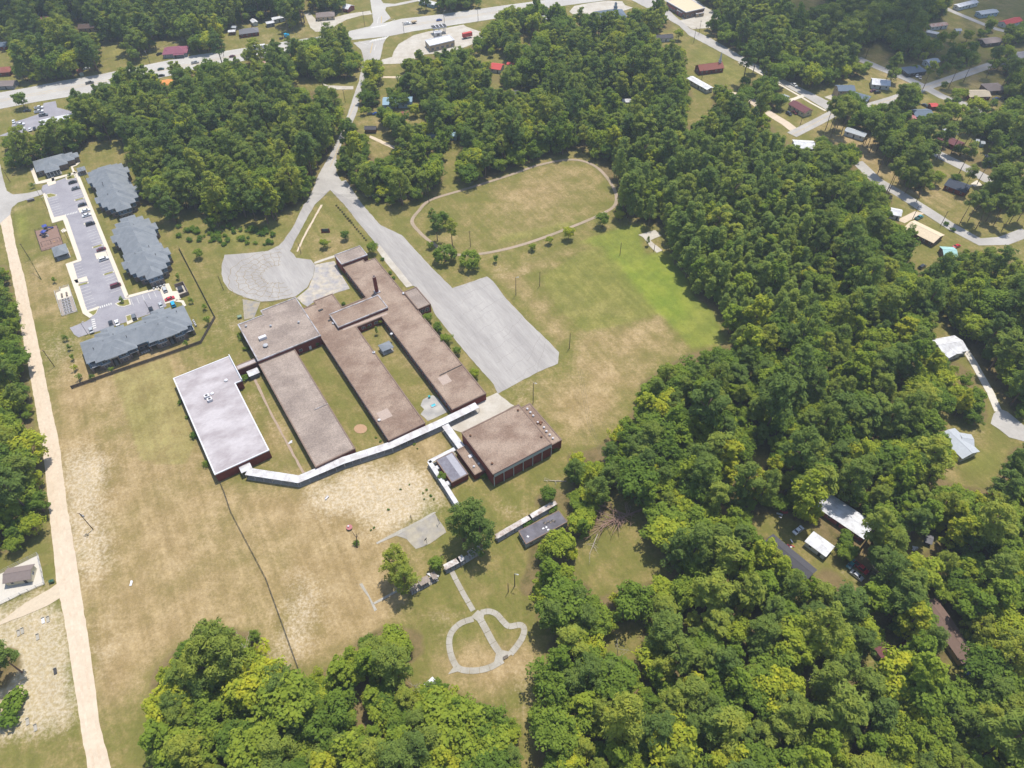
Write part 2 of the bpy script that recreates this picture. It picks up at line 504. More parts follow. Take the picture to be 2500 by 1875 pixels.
CLEAR = [
 ('A', [(520,170),(600,150),(740,200),(740,240),(600,240),(550,200)]), ('A', [(280,115),(405,110),(400,155),(290,160)]), ('A', [(1940,130),(2212,95),(2212,240),(1900,230)]),
 ('A', [(1230,280),(1450,330),(1450,440),(1240,420)]), ('A', [(0,450),(95,480),(125,680),(0,690)]), ('A', [(585,495),(645,500),(645,600),(600,600)]),
 ('A', [(1985,450),(2065,440),(2065,510),(2000,510)]), ('A', [(300,880),(550,865),(560,900),(320,965)]),
 ('B', [(340,560),(525,570),(525,650),(420,665)]), ('B', [(590,640),(840,600),(830,720),(770,900),(755,870),(740,700),(690,700)]),
 ('B', [(1660,460),(1840,380),(1990,370),(1990,460),(1900,500),(1870,540),(1830,440),(1700,460)]), ('B', [(1885,460),(2075,470),(1990,560),(1895,565)]), ('B', [(1010,650),(1110,610),(1180,620),(1090,710),(1000,700)]),
 ('B', [(1890,600),(1960,650),(2040,680),(2212,660),(2212,700),(2100,720),(1890,660)]), ('B', [(1050,720),(1130,725),(1110,800),(1060,800)]), ('B', [(1230,890),(1380,850),(1400,930),(1300,960),(1230,940)]), ('B', [(1190,850),(1260,850),(1260,900),(1190,900)]),
 ('B', [(950,960),(1150,1010),(1170,1150),(1010,1200),(940,1050)]), ('B', [(890,860),(1010,870),(1010,1030),(880,1030)]), ('B', [(1540,1110),(1660,1060),(1600,1240),(1640,1390),(1560,1400)]), ('B', [(1360,275),(1600,270),(1600,380),(1400,385)]), ('B', [(1340,1180),(1580,1190),(1540,1215),(1350,1210)]), ('B', [(1640,240),(1740,230),(1740,300),(1660,300)]),
 ('B', [(2110,240),(2212,200),(2212,320),(2130,330)]), ('B', [(1390,1000),(1480,1000),(1460,1060),(1400,1060)]), ('B', [(140,105),(310,100),(310,165),(160,200)]), ('B', [(530,60),(690,60),(690,130),(540,130)]), ('B', [(755,5),(830,10),(830,90),(760,85)]),
 ('C', [(230,210),(290,220),(275,340),(215,310)]), ('C', [(0,400),(100,370),(90,470),(0,480)]), ('C', [(0,455),(180,470),(90,560),(0,560)]), ('C', [(0,620),(60,640),(300,680),(290,720),(210,740),(110,700),(0,680)]), ('C', [(1240,240),(1480,210),(1500,330),(1260,330)]), ('C', [(1000,745),(1090,750),(1090,790),(1000,790)]),
 ('C', [(380,105),(450,110),(440,160),(385,155)]), ('C', [(630,165),(680,170),(670,220),(640,210)]), ('C', [(1540,1300),(1610,1310),(1590,1370),(1540,1360)]), ('C', [(760,20),(1040,30),(1030,100),(820,110)]), ('C', [(1500,800),(1680,800),(1690,880),(1500,960)]),
 ('D', [(420,0),(640,0),(600,70),(430,70)]), ('D', [(1450,160),(1640,150),(1740,200),(1740,260),(1560,280),(1450,250)]), ('D', [(1860,50),(2010,60),(2000,130),(1870,130)]), ('D', [(1680,0),(1860,0),(1850,70),(1700,80)]), ('D', [(2040,120),(2212,120),(2212,190),(2060,200)]), ('D', [(1880,265),(2030,260),(2030,340),(1890,330)]),
 ('D', [(1990,190),(2060,240),(2040,250),(1990,220)]), ('D', [(420,1060),(610,1060),(590,1150),(450,1130)]), ('D', [(1610,1340),(1820,1370),(1810,1500),(1620,1440)]), ('D', [(1490,1150),(1640,1230),(1960,1390),(1930,1440),(1700,1300),(1490,1200)]),
 ('D', [(1550,1000),(1680,980),(1760,1110),(1640,1100),(1560,1060)]), ('D', [(1830,1050),(1930,1070),(1910,1120),(1840,1110)]), ('D', [(1920,1170),(2070,1180),(2060,1260),(1940,1230)]), ('D', [(830,970),(1010,1010),(990,1070),(860,1040)]), ('D', [(1340,820),(1510,820),(1500,920),(1350,910)]), ('D', [(2100,390),(2212,380),(2212,440),(2120,450)]),
 ('D', [(1900,610),(2070,610),(2080,720),(1930,730)]), ('D', [(1940,740),(2100,740),(2090,800),(1900,850)]), ('D', [(1700,780),(1900,820),(1780,860),(1720,860)]),
 ('D', [(900,1290),(1010,1310),(1300,1460),(1450,1580),(1320,1580),(1150,1460),(930,1320)]), ('D', [(1240,1200),(1320,1180),(1320,1250),(1250,1250)]),
 ('N', [(800,820),(830,800),(950,900),(940,1000),(1000,990),(1130,1200),(1244,1290),(1244,1410),(1180,1420),(1110,1550),(1080,1640),(860,1600),(830,1520),(910,1480),(900,1410),(850,1320),(1010,1320),(1080,1300),(1060,1180),(980,1040),(900,990),(800,980)]),
 ('N', [(570,210),(630,180),(850,290),(1000,400),(900,400),(910,440),(830,470),(740,540),(690,550),(730,470),(740,370),(660,290),(590,290)]),
 ('N', [(420,20),(560,130),(880,330),(1060,400),(1244,330),(1244,260),(1060,370),(850,250),(600,100),(440,0)]), ('N', [(1140,400),(1244,380),(1244,520),(1190,490)]), ('N', [(790,730),(850,740),(850,830),(800,830)]), ('N', [(800,1240),(1000,1300),(960,1330),(820,1310)]), ('N', [(580,1120),(630,1130),(610,1170),(570,1160)]),
 ('M', [(230,440),(400,420),(640,520),(790,640),(900,740),(1000,800),(990,900),(930,920),(840,820),(720,760),(650,850),(560,780),(480,650),(380,560),(240,580)]), ('M', [(700,290),(850,320),(1070,510),(1010,590),(920,530),(830,410),(720,360)]), ('M', [(1290,640),(1420,570),(1450,600),(1400,680),(1300,680)]),
 ('M', [(1010,1080),(1100,1040),(1130,1130),(1050,1160)]), ('M', [(1080,1300),(1290,1250),(1340,1280),(1230,1380),(1160,1450),(990,1460),(990,1390),(1080,1380)]), ('M', [(1400,1000),(1470,990),(1600,1150),(1780,1400),(1720,1460),(1740,1530),(1670,1640),(1500,1480),(1580,1430),(1620,1400),(1480,1150)]), ('M', [(1340,960),(1480,870),(1500,920),(1420,990)]), ('M', [(1440,540),(1560,540),(1540,610),(1470,600)]), ('M', [(220,40),(320,0),(380,0),(300,110),(230,120)]),
 ('M', [(640,1380),(700,1390),(650,1659),(600,1640)]),
 ('W', [(1250,1170),(1300,1140),(1380,1120),(1430,1200),(1440,1240),(1330,1270),(1250,1250)]), ('L', [(780,1400),(860,1330),(900,1400),(820,1460)]), ('J', [(1300,1180),(1520,1075),(1590,1190),(1420,1290),(1330,1250)]), ('J', [(1880,1160),(1991,1200),(1991,1300),(1890,1260)]),
 ('W', [(1320,1350),(1390,1340),(1370,1420),(1310,1420)]), ('W', [(1620,960),(1660,950),(1640,1010)]),
]
FOREST = pmask(WOODS) & ~pmask(CLEAR)

def region_name(px, py):
    if py < 300 and px < 690 and py < 245-px*.19: return 'across the highway'
    if px < 130 and py > 600: return 'along the dirt road'
    if px < 830 and py < 620: return 'between the highway and the apartments'
    if py > 1480 and px < 1290: return 'below the garden loop'
    if px < 1480 and py < 520: return 'behind the running track'
    if px > 1700 and py < 240 and px < 2090: return 'behind the two storey tan house'
    if px > 1980 and py < 640: return 'among the houses near the street corner'
    if px < 1640 and 1000 < py < 1480: return 'behind the gym'
    if px > 2280 and 560 < py < 1050: return 'around the cul de sac'
    if py > 1480: return 'around the trailers and brown mobile home'
    if py < 800: return 'east of the mown field'
    return 'in the big wood east of the school'

# soils on the ground plan, traced in the photograph: lush green, sand, dry straw
STRIP = [('H', [(480,628),(640,570),(880,490),(1000,505),(930,560),(960,680),(1110,660),(1230,830),(1400,1060),(1480,1250),(1250,1290),(1040,1060),(930,930),(800,760),(680,655),(600,628)])]
QUAD = [('H', [(290,830),(590,645),(680,658),(800,765),(930,935),(1040,1065),(800,1150),(560,1185),(380,1010)]), ('W', [(235,805),(370,765),(430,960),(400,1010),(300,1000)]), ('H', [(20,640),(60,560),(500,470),(620,460),(640,480),(300,590)])]
SAND2 = [('K', [(0,1060),(330,900),(380,1100),(440,1500),(0,1640)]), ('I', [(1300,1480),(1700,1290),(1843,1260),(1843,1600),(1400,1600)]), ('J', [(0,880),(260,800),(480,960),(560,1060),(180,1280),(0,1300)]), ('K', [(380,40),(560,30),(600,150),(520,300),(560,640),(560,720),(480,700),(400,300)])]
LUSH = [
 ('E', [(90,440),(200,390),(230,560),(190,760),(110,600)]), ('E', [(560,80),(640,0),(830,0),(860,100),(640,130)]), ('A', [(780,310),(960,270),(1010,440),(960,520),(780,500)]), ('A', [(1690,250),(1840,240),(2000,280),(1700,400)]), ('B', [(990,640),(1200,600),(1100,720)]), ('B', [(1660,460),(1990,380),(1990,460),(1840,540)]), ('B', [(1890,600),(2212,660),(2212,720),(1890,670)]),
 ('C', [(1480,330),(1640,330),(2100,590),(1960,700),(1700,640),(1560,500)]), ('D', [(600,700),(880,620),(780,760)]), ('D', [(1560,200),(1860,130),(1880,260),(1560,290)]), ('D', [(1650,700),(1780,640),(1780,740)]), ('F', [(0,160),(700,20),(640,290),(160,400),(0,250)]), ('E', [(600,1560),(1350,1320),(1430,1200),(1300,1000),(1330,1290),(1310,1320),(620,1545)]),
 ('J', [(670,950),(810,880),(1000,930),(1480,690),(1500,720),(1020,1010),(700,1000)]), ('L', [(1400,80),(1560,0),(1620,60),(1450,130)]), ('B', [(1050,480),(1210,500),(1200,580),(1040,580)]), ('B', [(700,200),(960,130),(960,200),(800,240)]), ('N', [(830,1520),(1100,1400),(1200,1450),(1080,1650)]), ('M', [(1340,960),(1480,870),(1500,920),(1420,990)]), ('E', [(940,440),(1040,420),(1200,700),(1320,950),(1250,960),(1100,620)]), ('D', [(930,360),(1000,370),(1000,440),(930,440)])]
LUSH2 = [('H', [(700,680),(760,700),(1000,900),(1180,960),(1220,1080),(1120,1090),(960,940)]), ('H', [(920,740),(1000,720),(1140,770),(1230,880),(1100,880)]), ('E', [(70,470),(140,430),(180,560),(160,720),(110,600)]), ('A', [(790,310),(940,280),(900,330),(800,350)]), ('N', [(930,1480),(1020,1470),(950,1520)])]
SAND = [('K', [(355,0),(620,0),(640,150),(560,300),(640,520),(600,720),(520,800),(470,830),(440,620),(390,300)]), ('K', [(520,1000),(620,1020),(600,1300),(560,1350)]), ('K', [(0,900),(340,850),(380,1100),(460,1600),(0,1659)]), ('K', [(0,880),(270,790),(330,820),(200,900),(0,1000)]),
 ('I', [(1250,1480),(1843,1180),(1843,1659),(1300,1659)]), ('J', [(0,850),(300,760),(560,960),(690,1080),(180,1330),(0,1350)]), ('J', [(1050,210),(1250,130),(1380,60),(1480,40),(1150,290)]), ('J', [(1030,1060),(1260,1060),(1320,1130),(1080,1150)]), ('E', [(300,1300),(500,1290),(540,1440),(330,1480)]), ('E', [(310,1500),(450,1659),(310,1659)]), ('E', [(240,740),(330,740),(350,860),(280,860)]),
 ('A', [(1790,380),(2212,270),(2212,340),(1900,400)]), ('B', [(0,320),(280,260),(480,200),(480,250),(200,310),(0,350)]), ('A', [(1170,350),(1330,270),(1430,290),(1560,400),(1440,380),(1250,330)]), ('D', [(1000,380),(1130,360),(1080,470),(1020,470)]), ('F', [(80,800),(310,740),(300,850),(110,870)]), ('F', [(0,1150),(290,880),(260,990),(60,1170)]), ('F', [(1540,1250),(1620,1270),(1600,1380),(1530,1370)]),
 ('M', [(1010,1080),(1100,1040),(1130,1130),(1050,1160)]), ('M', [(980,1390),(1340,1260),(1200,1400),(1040,1460)]), ('M', [(1490,1450),(1640,1520),(1660,1640),(1560,1600)]), ('M', [(850,780),(960,800),(1000,900),(920,910)]), ('N', [(800,820),(900,880),(820,880)]), ('N', [(830,1240),(1080,1320),(1010,1370)]), ('H', [(0,850),(320,720),(330,740),(40,880)]), ('W', [(560,1480),(640,1440),(700,1300),(640,1200),(600,1400)]), ('L', [(1340,1380),(1650,1350),(1600,1560),(1400,1480)]), ('L', [(820,900),(1000,820),(1060,900),(960,1000)]),
 ('M', [(880,760),(1000,790),(1000,920),(900,900),(840,820)]), ('M', [(1000,1050),(1110,1030),(1130,1150),(1030,1170)]), ('C', [(1500,830),(1680,810),(1660,850),(1510,890)]), ('C', [(1660,400),(1760,400),(1740,430)]), ('C', [(1800,510),(1880,510),(1850,540)]), ('N', [(1170,420),(1244,400),(1244,480)]), ('I', [(740,550),(860,600),(1000,1000),(900,920)]), ('E', [(160,500),(0,560),(0,440)]), ('A', [(520,1160),(720,1100),(880,1030),(700,1110),(560,1180)])]
DRY = [('W', [(110,790),(380,700),(460,1030),(640,1060),(960,920),(980,1060),(900,1110),(870,1350),(740,1420),(640,1460),(480,1350),(320,1440),(220,1570),(120,1150)]), ('J', [(1150,290),(1380,100),(1991,0),(1991,420),(1870,600),(1700,640),(1570,560),(1330,270)]), ('L', [(850,1100),(1600,1000),(1780,1000),(1640,1400),(1100,1500),(760,1280)]), ('I', [(690,550),(790,520),(1290,1260),(1000,1270),(800,1240),(980,1140)]), ('G', [(330,900),(520,880),(960,1400),(780,1400)]), ('F', [(900,300),(1100,260),(1300,330),(900,460)]), ('B', [(950,960),(1150,1010),(1170,1150),(1010,1200),(940,1050)]), ('D', [(700,930),(1000,900),(1500,1350),(1900,1500),(1500,1580),(900,1300),(600,1040)]), ('D', [(1560,640),(1900,560),(2060,640),(1900,860),(1640,760)]), ('D', [(1000,460),(1300,440),(1500,560),(1640,600),(1200,700)]),
 ('E', [(240,860),(420,800),(480,960),(360,1000),(420,1200),(300,1240),(180,1080)])]
DRYS = [('H', [(0,850),(330,715),(580,618),(595,640),(450,690),(330,750),(40,880)]), ('H', [(560,1190),(800,1150),(1045,1070),(1160,1220),(1270,1330),(1000,1400),(900,1560),(500,1400)]), ('H', [(60,850),(200,830),(330,1000),(480,1180),(430,1280),(300,1130)])]
SOIL = np.stack([np.clip(.55*blur(pmask(LUSH), 5)+.80*blur(pmask(STRIP), 1)+.55*blur(pmask(QUAD), 1)+.5*blur(pmask(LUSH2), 4), 0, 1.6), np.clip(blur(pmask(SAND), 9)+.5*blur(pmask(SAND2), 8), 0, 1.5), np.clip(blur(pmask(DRY), 8)+.75*blur(pmask(DRYS), 2)+.5*blur(pmask([('H', [(0,630),(0,250),(480,120),(630,150),(750,340),(620,450),(300,570)])]), 6), 0, 1.3), blur(FOREST, 2)], -1)
SOIL[..., 0] = SOIL[..., 0]*.85

# ------------------------------------------------------------------ ground: one sheet to the horizon
xs = np.concatenate([[-9000, -4000, -1800, -900], np.arange(-560, 561, 2.0), [900, 1800, 4000, 9000]])
ys = np.concatenate([[-9000, -3000, -900, -200], np.arange(0, 761, 2.0), [1000, 1800, 4000, 9000]])
X, Y = np.meshgrid(xs, ys)
nx, ny = len(xs), len(ys)
rough = 0.05*np.sin(X*.13+1.3*np.sin(Y*.07))+.04*np.sin(Y*.19+X*.05)
Zg = np.where((np.abs(X) < 560) & (Y > 0) & (Y < 760), rough*.5-.06, -.06)
vv = np.stack([X.ravel(), Y.ravel(), Zg.ravel()], -1)
ii = (np.arange(ny-1)[:, None]*nx+np.arange(nx-1)[None, :]).ravel()
ff = np.stack([ii, ii+1, ii+1+nx, ii+nx], -1)
gme = bpy.data.meshes.new('ground')
gme.vertices.add(len(vv))
gme.vertices.foreach_set('co', vv.ravel())
gme.loops.add(len(ff)*4)
gme.loops.foreach_set('vertex_index', ff.ravel())
gme.polygons.add(len(ff))
gme.polygons.foreach_set('loop_start', np.arange(len(ff))*4)
gme.update(calc_edges=True)
gpx, gpy = project(X.ravel(), Y.ravel(), np.zeros(X.size))
inside = (Y.ravel() > 20) & (Y.ravel() < 760)
soil = np.zeros((X.size, 4))
soil[inside] = look(SOIL, gpx[inside], gpy[inside])
fpx, fpy = project(X.ravel(), Y.ravel(), np.full(X.size, 2.0))
soil[inside, 3] = np.maximum(soil[inside, 3], look(SOIL[..., 3], fpx[inside], fpy[inside]))
soil[~inside, 3] = .8
ca = gme.color_attributes.new('soil', 'FLOAT_COLOR', 'POINT')
ca.data.foreach_set('color', soil.ravel())

def ground_material():
    m = bpy.data.materials.new('ground_soil_and_grass')
    m.use_nodes = True
    nt = m.node_tree
    N, K = nt.nodes, nt.links
    p = N['Principled BSDF']
    p.inputs['Roughness'].default_value = 1
    p.inputs['Specular IOR Level'].default_value = .1
    geo = N.new('ShaderNodeNewGeometry')
    at_ = N.new('ShaderNodeAttribute')
    at_.attribute_name = 'soil'
    sep = N.new('ShaderNodeSeparateColor')
    K.new(at_.outputs['Color'], sep.inputs[0])
    def noise(scale, det=4, rgh=.6, rot=0, st=1.0):
        mp = N.new('ShaderNodeMapping')
        mp.vector_type = 'TEXTURE'
        mp.inputs['Rotation'].default_value = (0, 0, rot)
        mp.inputs['Scale'].default_value = (1, 1/st, 1)
        K.new(geo.outputs['Position'], mp.inputs[0])
        n = N.new('ShaderNodeTexNoise')
        n.inputs['Scale'].default_value = scale
        n.inputs['Detail'].default_value = det
        n.inputs['Roughness'].default_value = rgh
        K.new(mp.outputs[0], n.inputs['Vector'])
        return n.outputs[0]
    def math_(op, a, b, c=None):
        n = N.new('ShaderNodeMath')
        n.operation = op
        for i, v in enumerate((a, b, c)):
            if v is None: continue
            if isinstance(v, (int, float)): n.inputs[i].default_value = v
            else: K.new(v, n.inputs[i])
        return n.outputs[0]
    def ramp(v, a, b):
        n = N.new('ShaderNodeMapRange')
        n.interpolation_type = 'SMOOTHSTEP'
        n.inputs['From Min'].default_value = a
        n.inputs['From Max'].default_value = b
        K.new(v, n.inputs[0])
        return n.outputs[0]
    def mix(f, a, b):
        n = N.new('ShaderNodeMix')
        n.data_type = 'RGBA'
        K.new(f, n.inputs[0])
        for i, v in ((6, a), (7, b)):
            if isinstance(v, tuple): n.inputs[i].default_value = (*v, 1)
            else: K.new(v, n.inputs[i])
        return n.outputs[2]
    big, mid, fine = noise(.022, 3), noise(.11, 5, .62), noise(.9, 5, .7)
    mow = noise(.5, 3, .5, math.radians(28), .05)        # mown swaths
    tiny = noise(1.9, 3, .75)
    clump = noise(.42, 4, .7)
    mottle = math_('MULTIPLY_ADD', mid, .5, math_('MULTIPLY_ADD', fine, .34, math_('MULTIPLY', mow, .10)))
    grass = mix(ramp(mottle, .40, .60), GR['green'], GR['olive'])
    straw = mix(ramp(mottle, .38, .62), GR['straw'], GR['pale'])
    dryness = math_('ADD', math_('MULTIPLY', sep.outputs[2], .62), math_('MULTIPLY', math_('SUBTRACT', math_('MULTIPLY_ADD', big, .6, math_('MULTIPLY', mottle, .4)), .5), 2.2))
    base = mix(ramp(dryness, -.05, .75), grass, straw)
    lushf = math_('ADD', sep.outputs[0], math_('MULTIPLY', math_('SUBTRACT', mottle, .5), 1.0))
    base = mix(ramp(lushf, .2, .95), base, mix(ramp(mid, .35, .65), GR['lush'], GR['lime']))
    sandf = math_('ADD', math_('MULTIPLY', sep.outputs[1], .95), math_('MULTIPLY', math_('SUBTRACT', math_('MULTIPLY_ADD', fine, .55, math_('MULTIPLY', mid, .45)), .5), 2.6))
    base = mix(math_('MULTIPLY', ramp(sandf, .15, 1.25), .8), base, mix(ramp(fine, .4, .6), GR['sand'], GR['white_sand']))
    litter = mix(ramp(mottle, .4, .6), GR['litter'], GR['litter2'])
    base = mix(ramp(at_.outputs['Alpha'], .55, .98), base, litter)
    sc = N.new('ShaderNodeVectorMath')
    sc.operation = 'SCALE'
    K.new(base, sc.inputs[0])
    K.new(math_('MULTIPLY_ADD', tiny, .55, math_('MULTIPLY_ADD', clump, .55, math_('MULTIPLY_ADD', mow, .26, .32))), sc.inputs['Scale'])
    K.new(sc.outputs[0], p.inputs['Base Color'])
    bp = N.new('ShaderNodeBump')
    bp.inputs['Strength'].default_value = .5
    bp.inputs['Distance'].default_value = .25
    K.new(fine, bp.inputs['Height'])
    K.new(bp.outputs[0], p.inputs['Normal'])
    return m
GR = dict(green=col(120,118,60), olive=col(148,132,82), straw=col(157,134,92), pale=col(188,164,122), lush=col(120,136,52), lime=col(140,148,58),
          sand=col(196,174,136), white_sand=col(216,200,174), litter=col(134,116,80), litter2=col(100,94,54))
gme.materials.append(ground_material())
for pl in gme.polygons: break
ground = struct(obj('ground', gme))

# ------------------------------------------------------------------ roads and pavements
M_ASPH = mat('worn_asphalt', col(184,178,171), .9, .13, 1.2, col(168,162,156), .14, stretch=(math.radians(31.7), .12))
M_LOT = mat('car_park_asphalt', col(168,164,168), .9, .09, 1.1, col(154,150,155), .12)
M_HWY = mat('highway_asphalt', col(200,195,186), .9, .07, .8, col(188,182,174), .05)
M_ST = mat('street_asphalt', col(192,186,178), .9, .10, .9, col(176,170,162), .08)
M_DIRT = mat('packed_dirt', col(222,203,178), 1, .07, .9, col(212,193,168), .3, bump=.2)
M_TRACK = mat('track_dirt', col(178,158,138), 1, .10, .9, col(164,148,124), .1)
M_CONC = mat('concrete_slab', col(206,198,184), .9, .09, 1.0, col(190,180,164), .15)
M_WALK = mat('pale_walk_concrete', col(226,214,194), .9, .05, 1.0)
M_PATH = mat('grey_path_concrete', col(184,177,164), .9, .12, 1.4, col(170,162,146), .2)
M_WHITE = mat('white_marking_paint', col(226,222,214), .7, .10, 2.0)
M_YEL = mat('yellow_marking_paint', col(214,178,92), .7, .12, 2.0)
M_CRACK = mat('crack_filler_and_weeds', col(150,132,98), 1, .3, 1.0)
M_TAR = mat('dark_tar_lines', col(160,154,148), 1, .3, 1.0)
M_KERB = mat('kerb_concrete', col(214,206,192), .9, .06, 1.0)

def ragged(P, step=2.3, amp=.16):
    """worn edges: outline broken up every couple of metres"""
    q = random.Random(len(P)*7+int(abs(P[0][0])*3))
    out = []
    for i in range(len(P)):
        a, b = Vector((P[i][0], P[i][1], 0)), Vector((P[(i+1) % len(P)][0], P[(i+1) % len(P)][1], 0))
        d = b-a; n = max(1, int(d.length/step)) if d.length < 400 else 60
        s_ = Vector((-d.y, d.x, 0)).normalized() if d.length > 1e-6 else Vector((0, 0, 0))
        for k in range(n):
            out.append(a+d*(k/n)+s_*(q.uniform(-amp, amp) if k else 0))
    return out

def sheet(name, s, pts, z, m, thick=None, parent=None, blk=True, kind=True):
    P = ats(s, pts) if s else pts
    if thick is None and parent is None: P = ragged(P)
    mb = MB()
    if thick:
        mb.prism(P, z-thick, z)
    else:
        mb.prism(P, -.15, z)
    o = mb.build(name, m, parent)
    if parent is None and kind:
        struct(o)
    if blk:
        block(P)
    return o

# dirt road on the west side
dl = [('E',0,530),('E',60,800),('E',100,1000),('E',140,1250),('E',180,1450),('K',250,0),('K',272,250),('K',300,500),('K',330,780),('K',385,1050),('K',430,1350),('K',468,1615),('P',217,1890),('P',230,1960)]
dr = [('P',300,1960),('P',275,1890),('K',580,1600),('K',545,1320),('K',500,1020),('K',470,830),('K',440,620),('K',385,300),('K',350,0),('E',300,1550),('E',270,1400),('E',235,1235),('E',200,1080),('E',165,900),('E',110,700),('E',70,470)]
sheet('dirt_road', None, [at(*q) for q in dl+dr], .04, M_DIRT)
rc = [('E',35,500),('E',85,750),('E',130,950),('E',170,1160),('E',225,1430),('K',300,0),('K',328,280),('K',368,560),('K',400,800),('K',442,1040),('K',487,1330),('K',525,1610),('P',240,1880)]
for sg in (-1, 1):
    C_ = smooth_line([at(*q) for q in rc], 5); L_ = []
    for i in range(len(C_)):
        d = (C_[min(i+1, len(C_)-1)]-C_[max(i-1, 0)]).normalized(); L_.append(C_[i]+Vector((-d.y, d.x, 0))*sg*(1.05+.12*math.sin(i*1.7)))
    mb = MB(); ribbon(mb, L_, .75, .052); struct(mb.build('wheel_rut', mat('rutted_dirt', col(212,190,164), 1, .12, .8, col(224,204,180), .25)))
sheet('street_west', 'E', [(-120,120),(0,140),(18,225),(45,320),(90,345),(190,335),(282,312),(294,342),(120,400),(80,435),(70,480),(0,540),(-140,600)], .06, M_ST)
sheet('cemetery_track', 'K', [(330,770),(350,850),(270,900),(130,960),(0,1010),(-150,1070),(-150,1010),(0,1000),(0,990),(150,880),(290,800)], .05, mat('pale_track_gravel', col(212,194,168), 1, .1, .8))
# highway and its crossing
hy_top = [(-250,275),(0,226),(63,215),(158,196),(240,183),(358,158),(468,136),(585,119),(700,101),(790,88),(847,77),(910,63),(980,46),(1075,35),(1233,13),(1330,0),(1500,-22)]
hy_bot = [(1500,-2),(1330,20),(1201,47),(1011,76),(948,89),(853,98),(760,118),(636,142),(494,165),(392,190),(221,228),(92,248),(0,266),(-250,318)]
sheet('highway', 'P', hy_top+hy_bot, .06, M_HWY)
sheet('north_street', 'B', [(935,-60),(1050,-60),(1045,0),(1060,25),(1150,30),(1340,-10),(1400,-30),(1420,-10),(1160,45),(1085,55),(1075,80),(1120,140),(1000,215),(950,215),(985,170),(978,120),(960,0)], .07, M_HWY)
sheet('highway_shoulder', 'B', [(450,100),(490,95),(560,170),(640,145),(800,105),(960,82),(975,110),(900,118),(780,150),(700,192),(640,240),(540,246),(500,215)], .045, M_CONC)
sheet('school_street', 'B', [(830,330),(1090,285),(1060,340),(1040,440),(985,560),(935,600),(905,650),(885,740),(860,860),(800,1000),(750,1090),(700,1200),(700,1330),(760,1440),(885,1560),(800,1540),(650,1460),(600,1500),(470,1560),(520,1460),(560,1350),(640,1210),(700,1100),(740,1010),(775,915),(840,720),(870,640),(890,540),(905,440),(890,385)], .065, M_ST)
sheet('store_forecourt', 'B', [(1050,460),(1130,440),(1140,400),(1180,340),(1300,270),(1400,245),(1680,190),(1700,205),(1850,260),(1800,320),(1600,400),(1380,420),(1220,490),(1040,495)], .05, M_CONC)
sheet('car_lot_pavement', 'A', [(-100,1060),(0,1045),(120,1000),(90,975),(100,945),(300,880),(340,795),(430,780),(440,830),(560,860),(560,930),(330,985),(130,1040)], .05, M_LOT)
# school drives and car park
sheet('turning_circle', None, [at(*q) for q in [('P',799,452),('P',741,500),('F',720,170),('F',640,290),('F',600,330),('F',510,375),('F',300,395),('F',160,405),('F',138,480),('F',135,560),('F',150,620),('F',200,690),('F',320,750),('F',450,785),('F',540,780),('F',730,745),('F',830,670),('F',880,570),('F',895,490),('F',860,445),('F',740,430),('F',720,400),('F',690,375),('F',740,270),('F',800,160),('F',890,0),('P',806,464)]], .06, M_ASPH)
sheet('east_drive', None, [at(*q) for q in [('P',800,450),('P',845,440),('P',885,500),('G',430,0),('G',600,80),('G',700,190),('G',870,370),('G',1010,510),('G',1290,415),('G',1340,455),('G',1450,600),('G',1620,780),('G',1790,940),('G',1875,1030),('G',1865,1120),('G',1700,1190),('G',1380,1365),('G',1345,1290),('G',1100,1010),('G',870,720),('G',835,640),('G',715,500),('G',690,490),('G',480,250),('G',400,160),('P',881,551),('P',841,500),('P',806,464)]], .062, M_ASPH)
sheet('drive_footway', None, [at(*q) for q in [('G',420,160),('G',500,260),('G',690,490),('G',640,505),('G',470,300),('G',400,200)]], .09, M_CONC)
sheet('front_apron', 'F', [(880,575),(895,485),(1050,455),(1090,540),(1175,680),(1060,715),(880,790),(830,825),(790,800),(745,755),(840,675)], .05, mat('broken_apron_asphalt', col(168,164,164), .95, .2, .6, col(200,188,168), .25))
sheet('rear_driveway', 'F', [(305,765),(450,790),(400,915),(320,930)], .05, mat('old_driveway', col(150,146,142), .95, .15, .8, col(176,162,136), .3))
sheet('gym_plaza', 'J', [(600,440),(720,360),(880,270),(950,235),(1040,195),(1150,285),(1180,300),(760,520),(700,500)], .07, M_CONC)
sheet('patio_slab', 'J', [(440,250),(520,215),(560,240),(640,340),(630,355),(480,425),(420,370),(450,330),(420,300)], .06, mat('patio_concrete', col(196,190,180), .9, .14, .6, col(164,160,154), .3))
0 and sheet('bare_yard_earth', 'J', [(1050,205),(1240,130),(1400,55),(1150,275),(1130,265)], .03, mat('ochre_earth', col(224,196,140), 1, .12, .8), blk=False)
sheet('courtyard_walk', 'I', [(790,430),(815,430),(900,610),(1000,820),(1110,1020),(1270,1305),(1245,1310),(1100,1040),(990,840),(880,620)], .06, mat('courtyard_concrete', col(176,154,134), .95, .12, 1.0))
sheet('bare_earth_circle', 'I', [(1770+60*math.cos(k*.5236),910+42*math.sin(k*.5236)) for k in range(12)], .03, mat('rosy_bare_earth', col(186,150,118), 1, .12, 1.0), blk=False)
sheet('entrance_walk', 'F', [(885,465),(1050,408),(1055,425),(890,480)], .07, M_CONC)
sheet('lawn_dirt_path', 'F', [(938,0),(955,0),(800,280),(755,380),(742,378),(790,270)], .03, M_DIRT)
# patched and cracked surfacing of the turning circle, car park: tar lines as thin raised beads
def crack_lines(name, polys, parent, seed, n, s, u0, u1, v0, v1, inside):
    pass
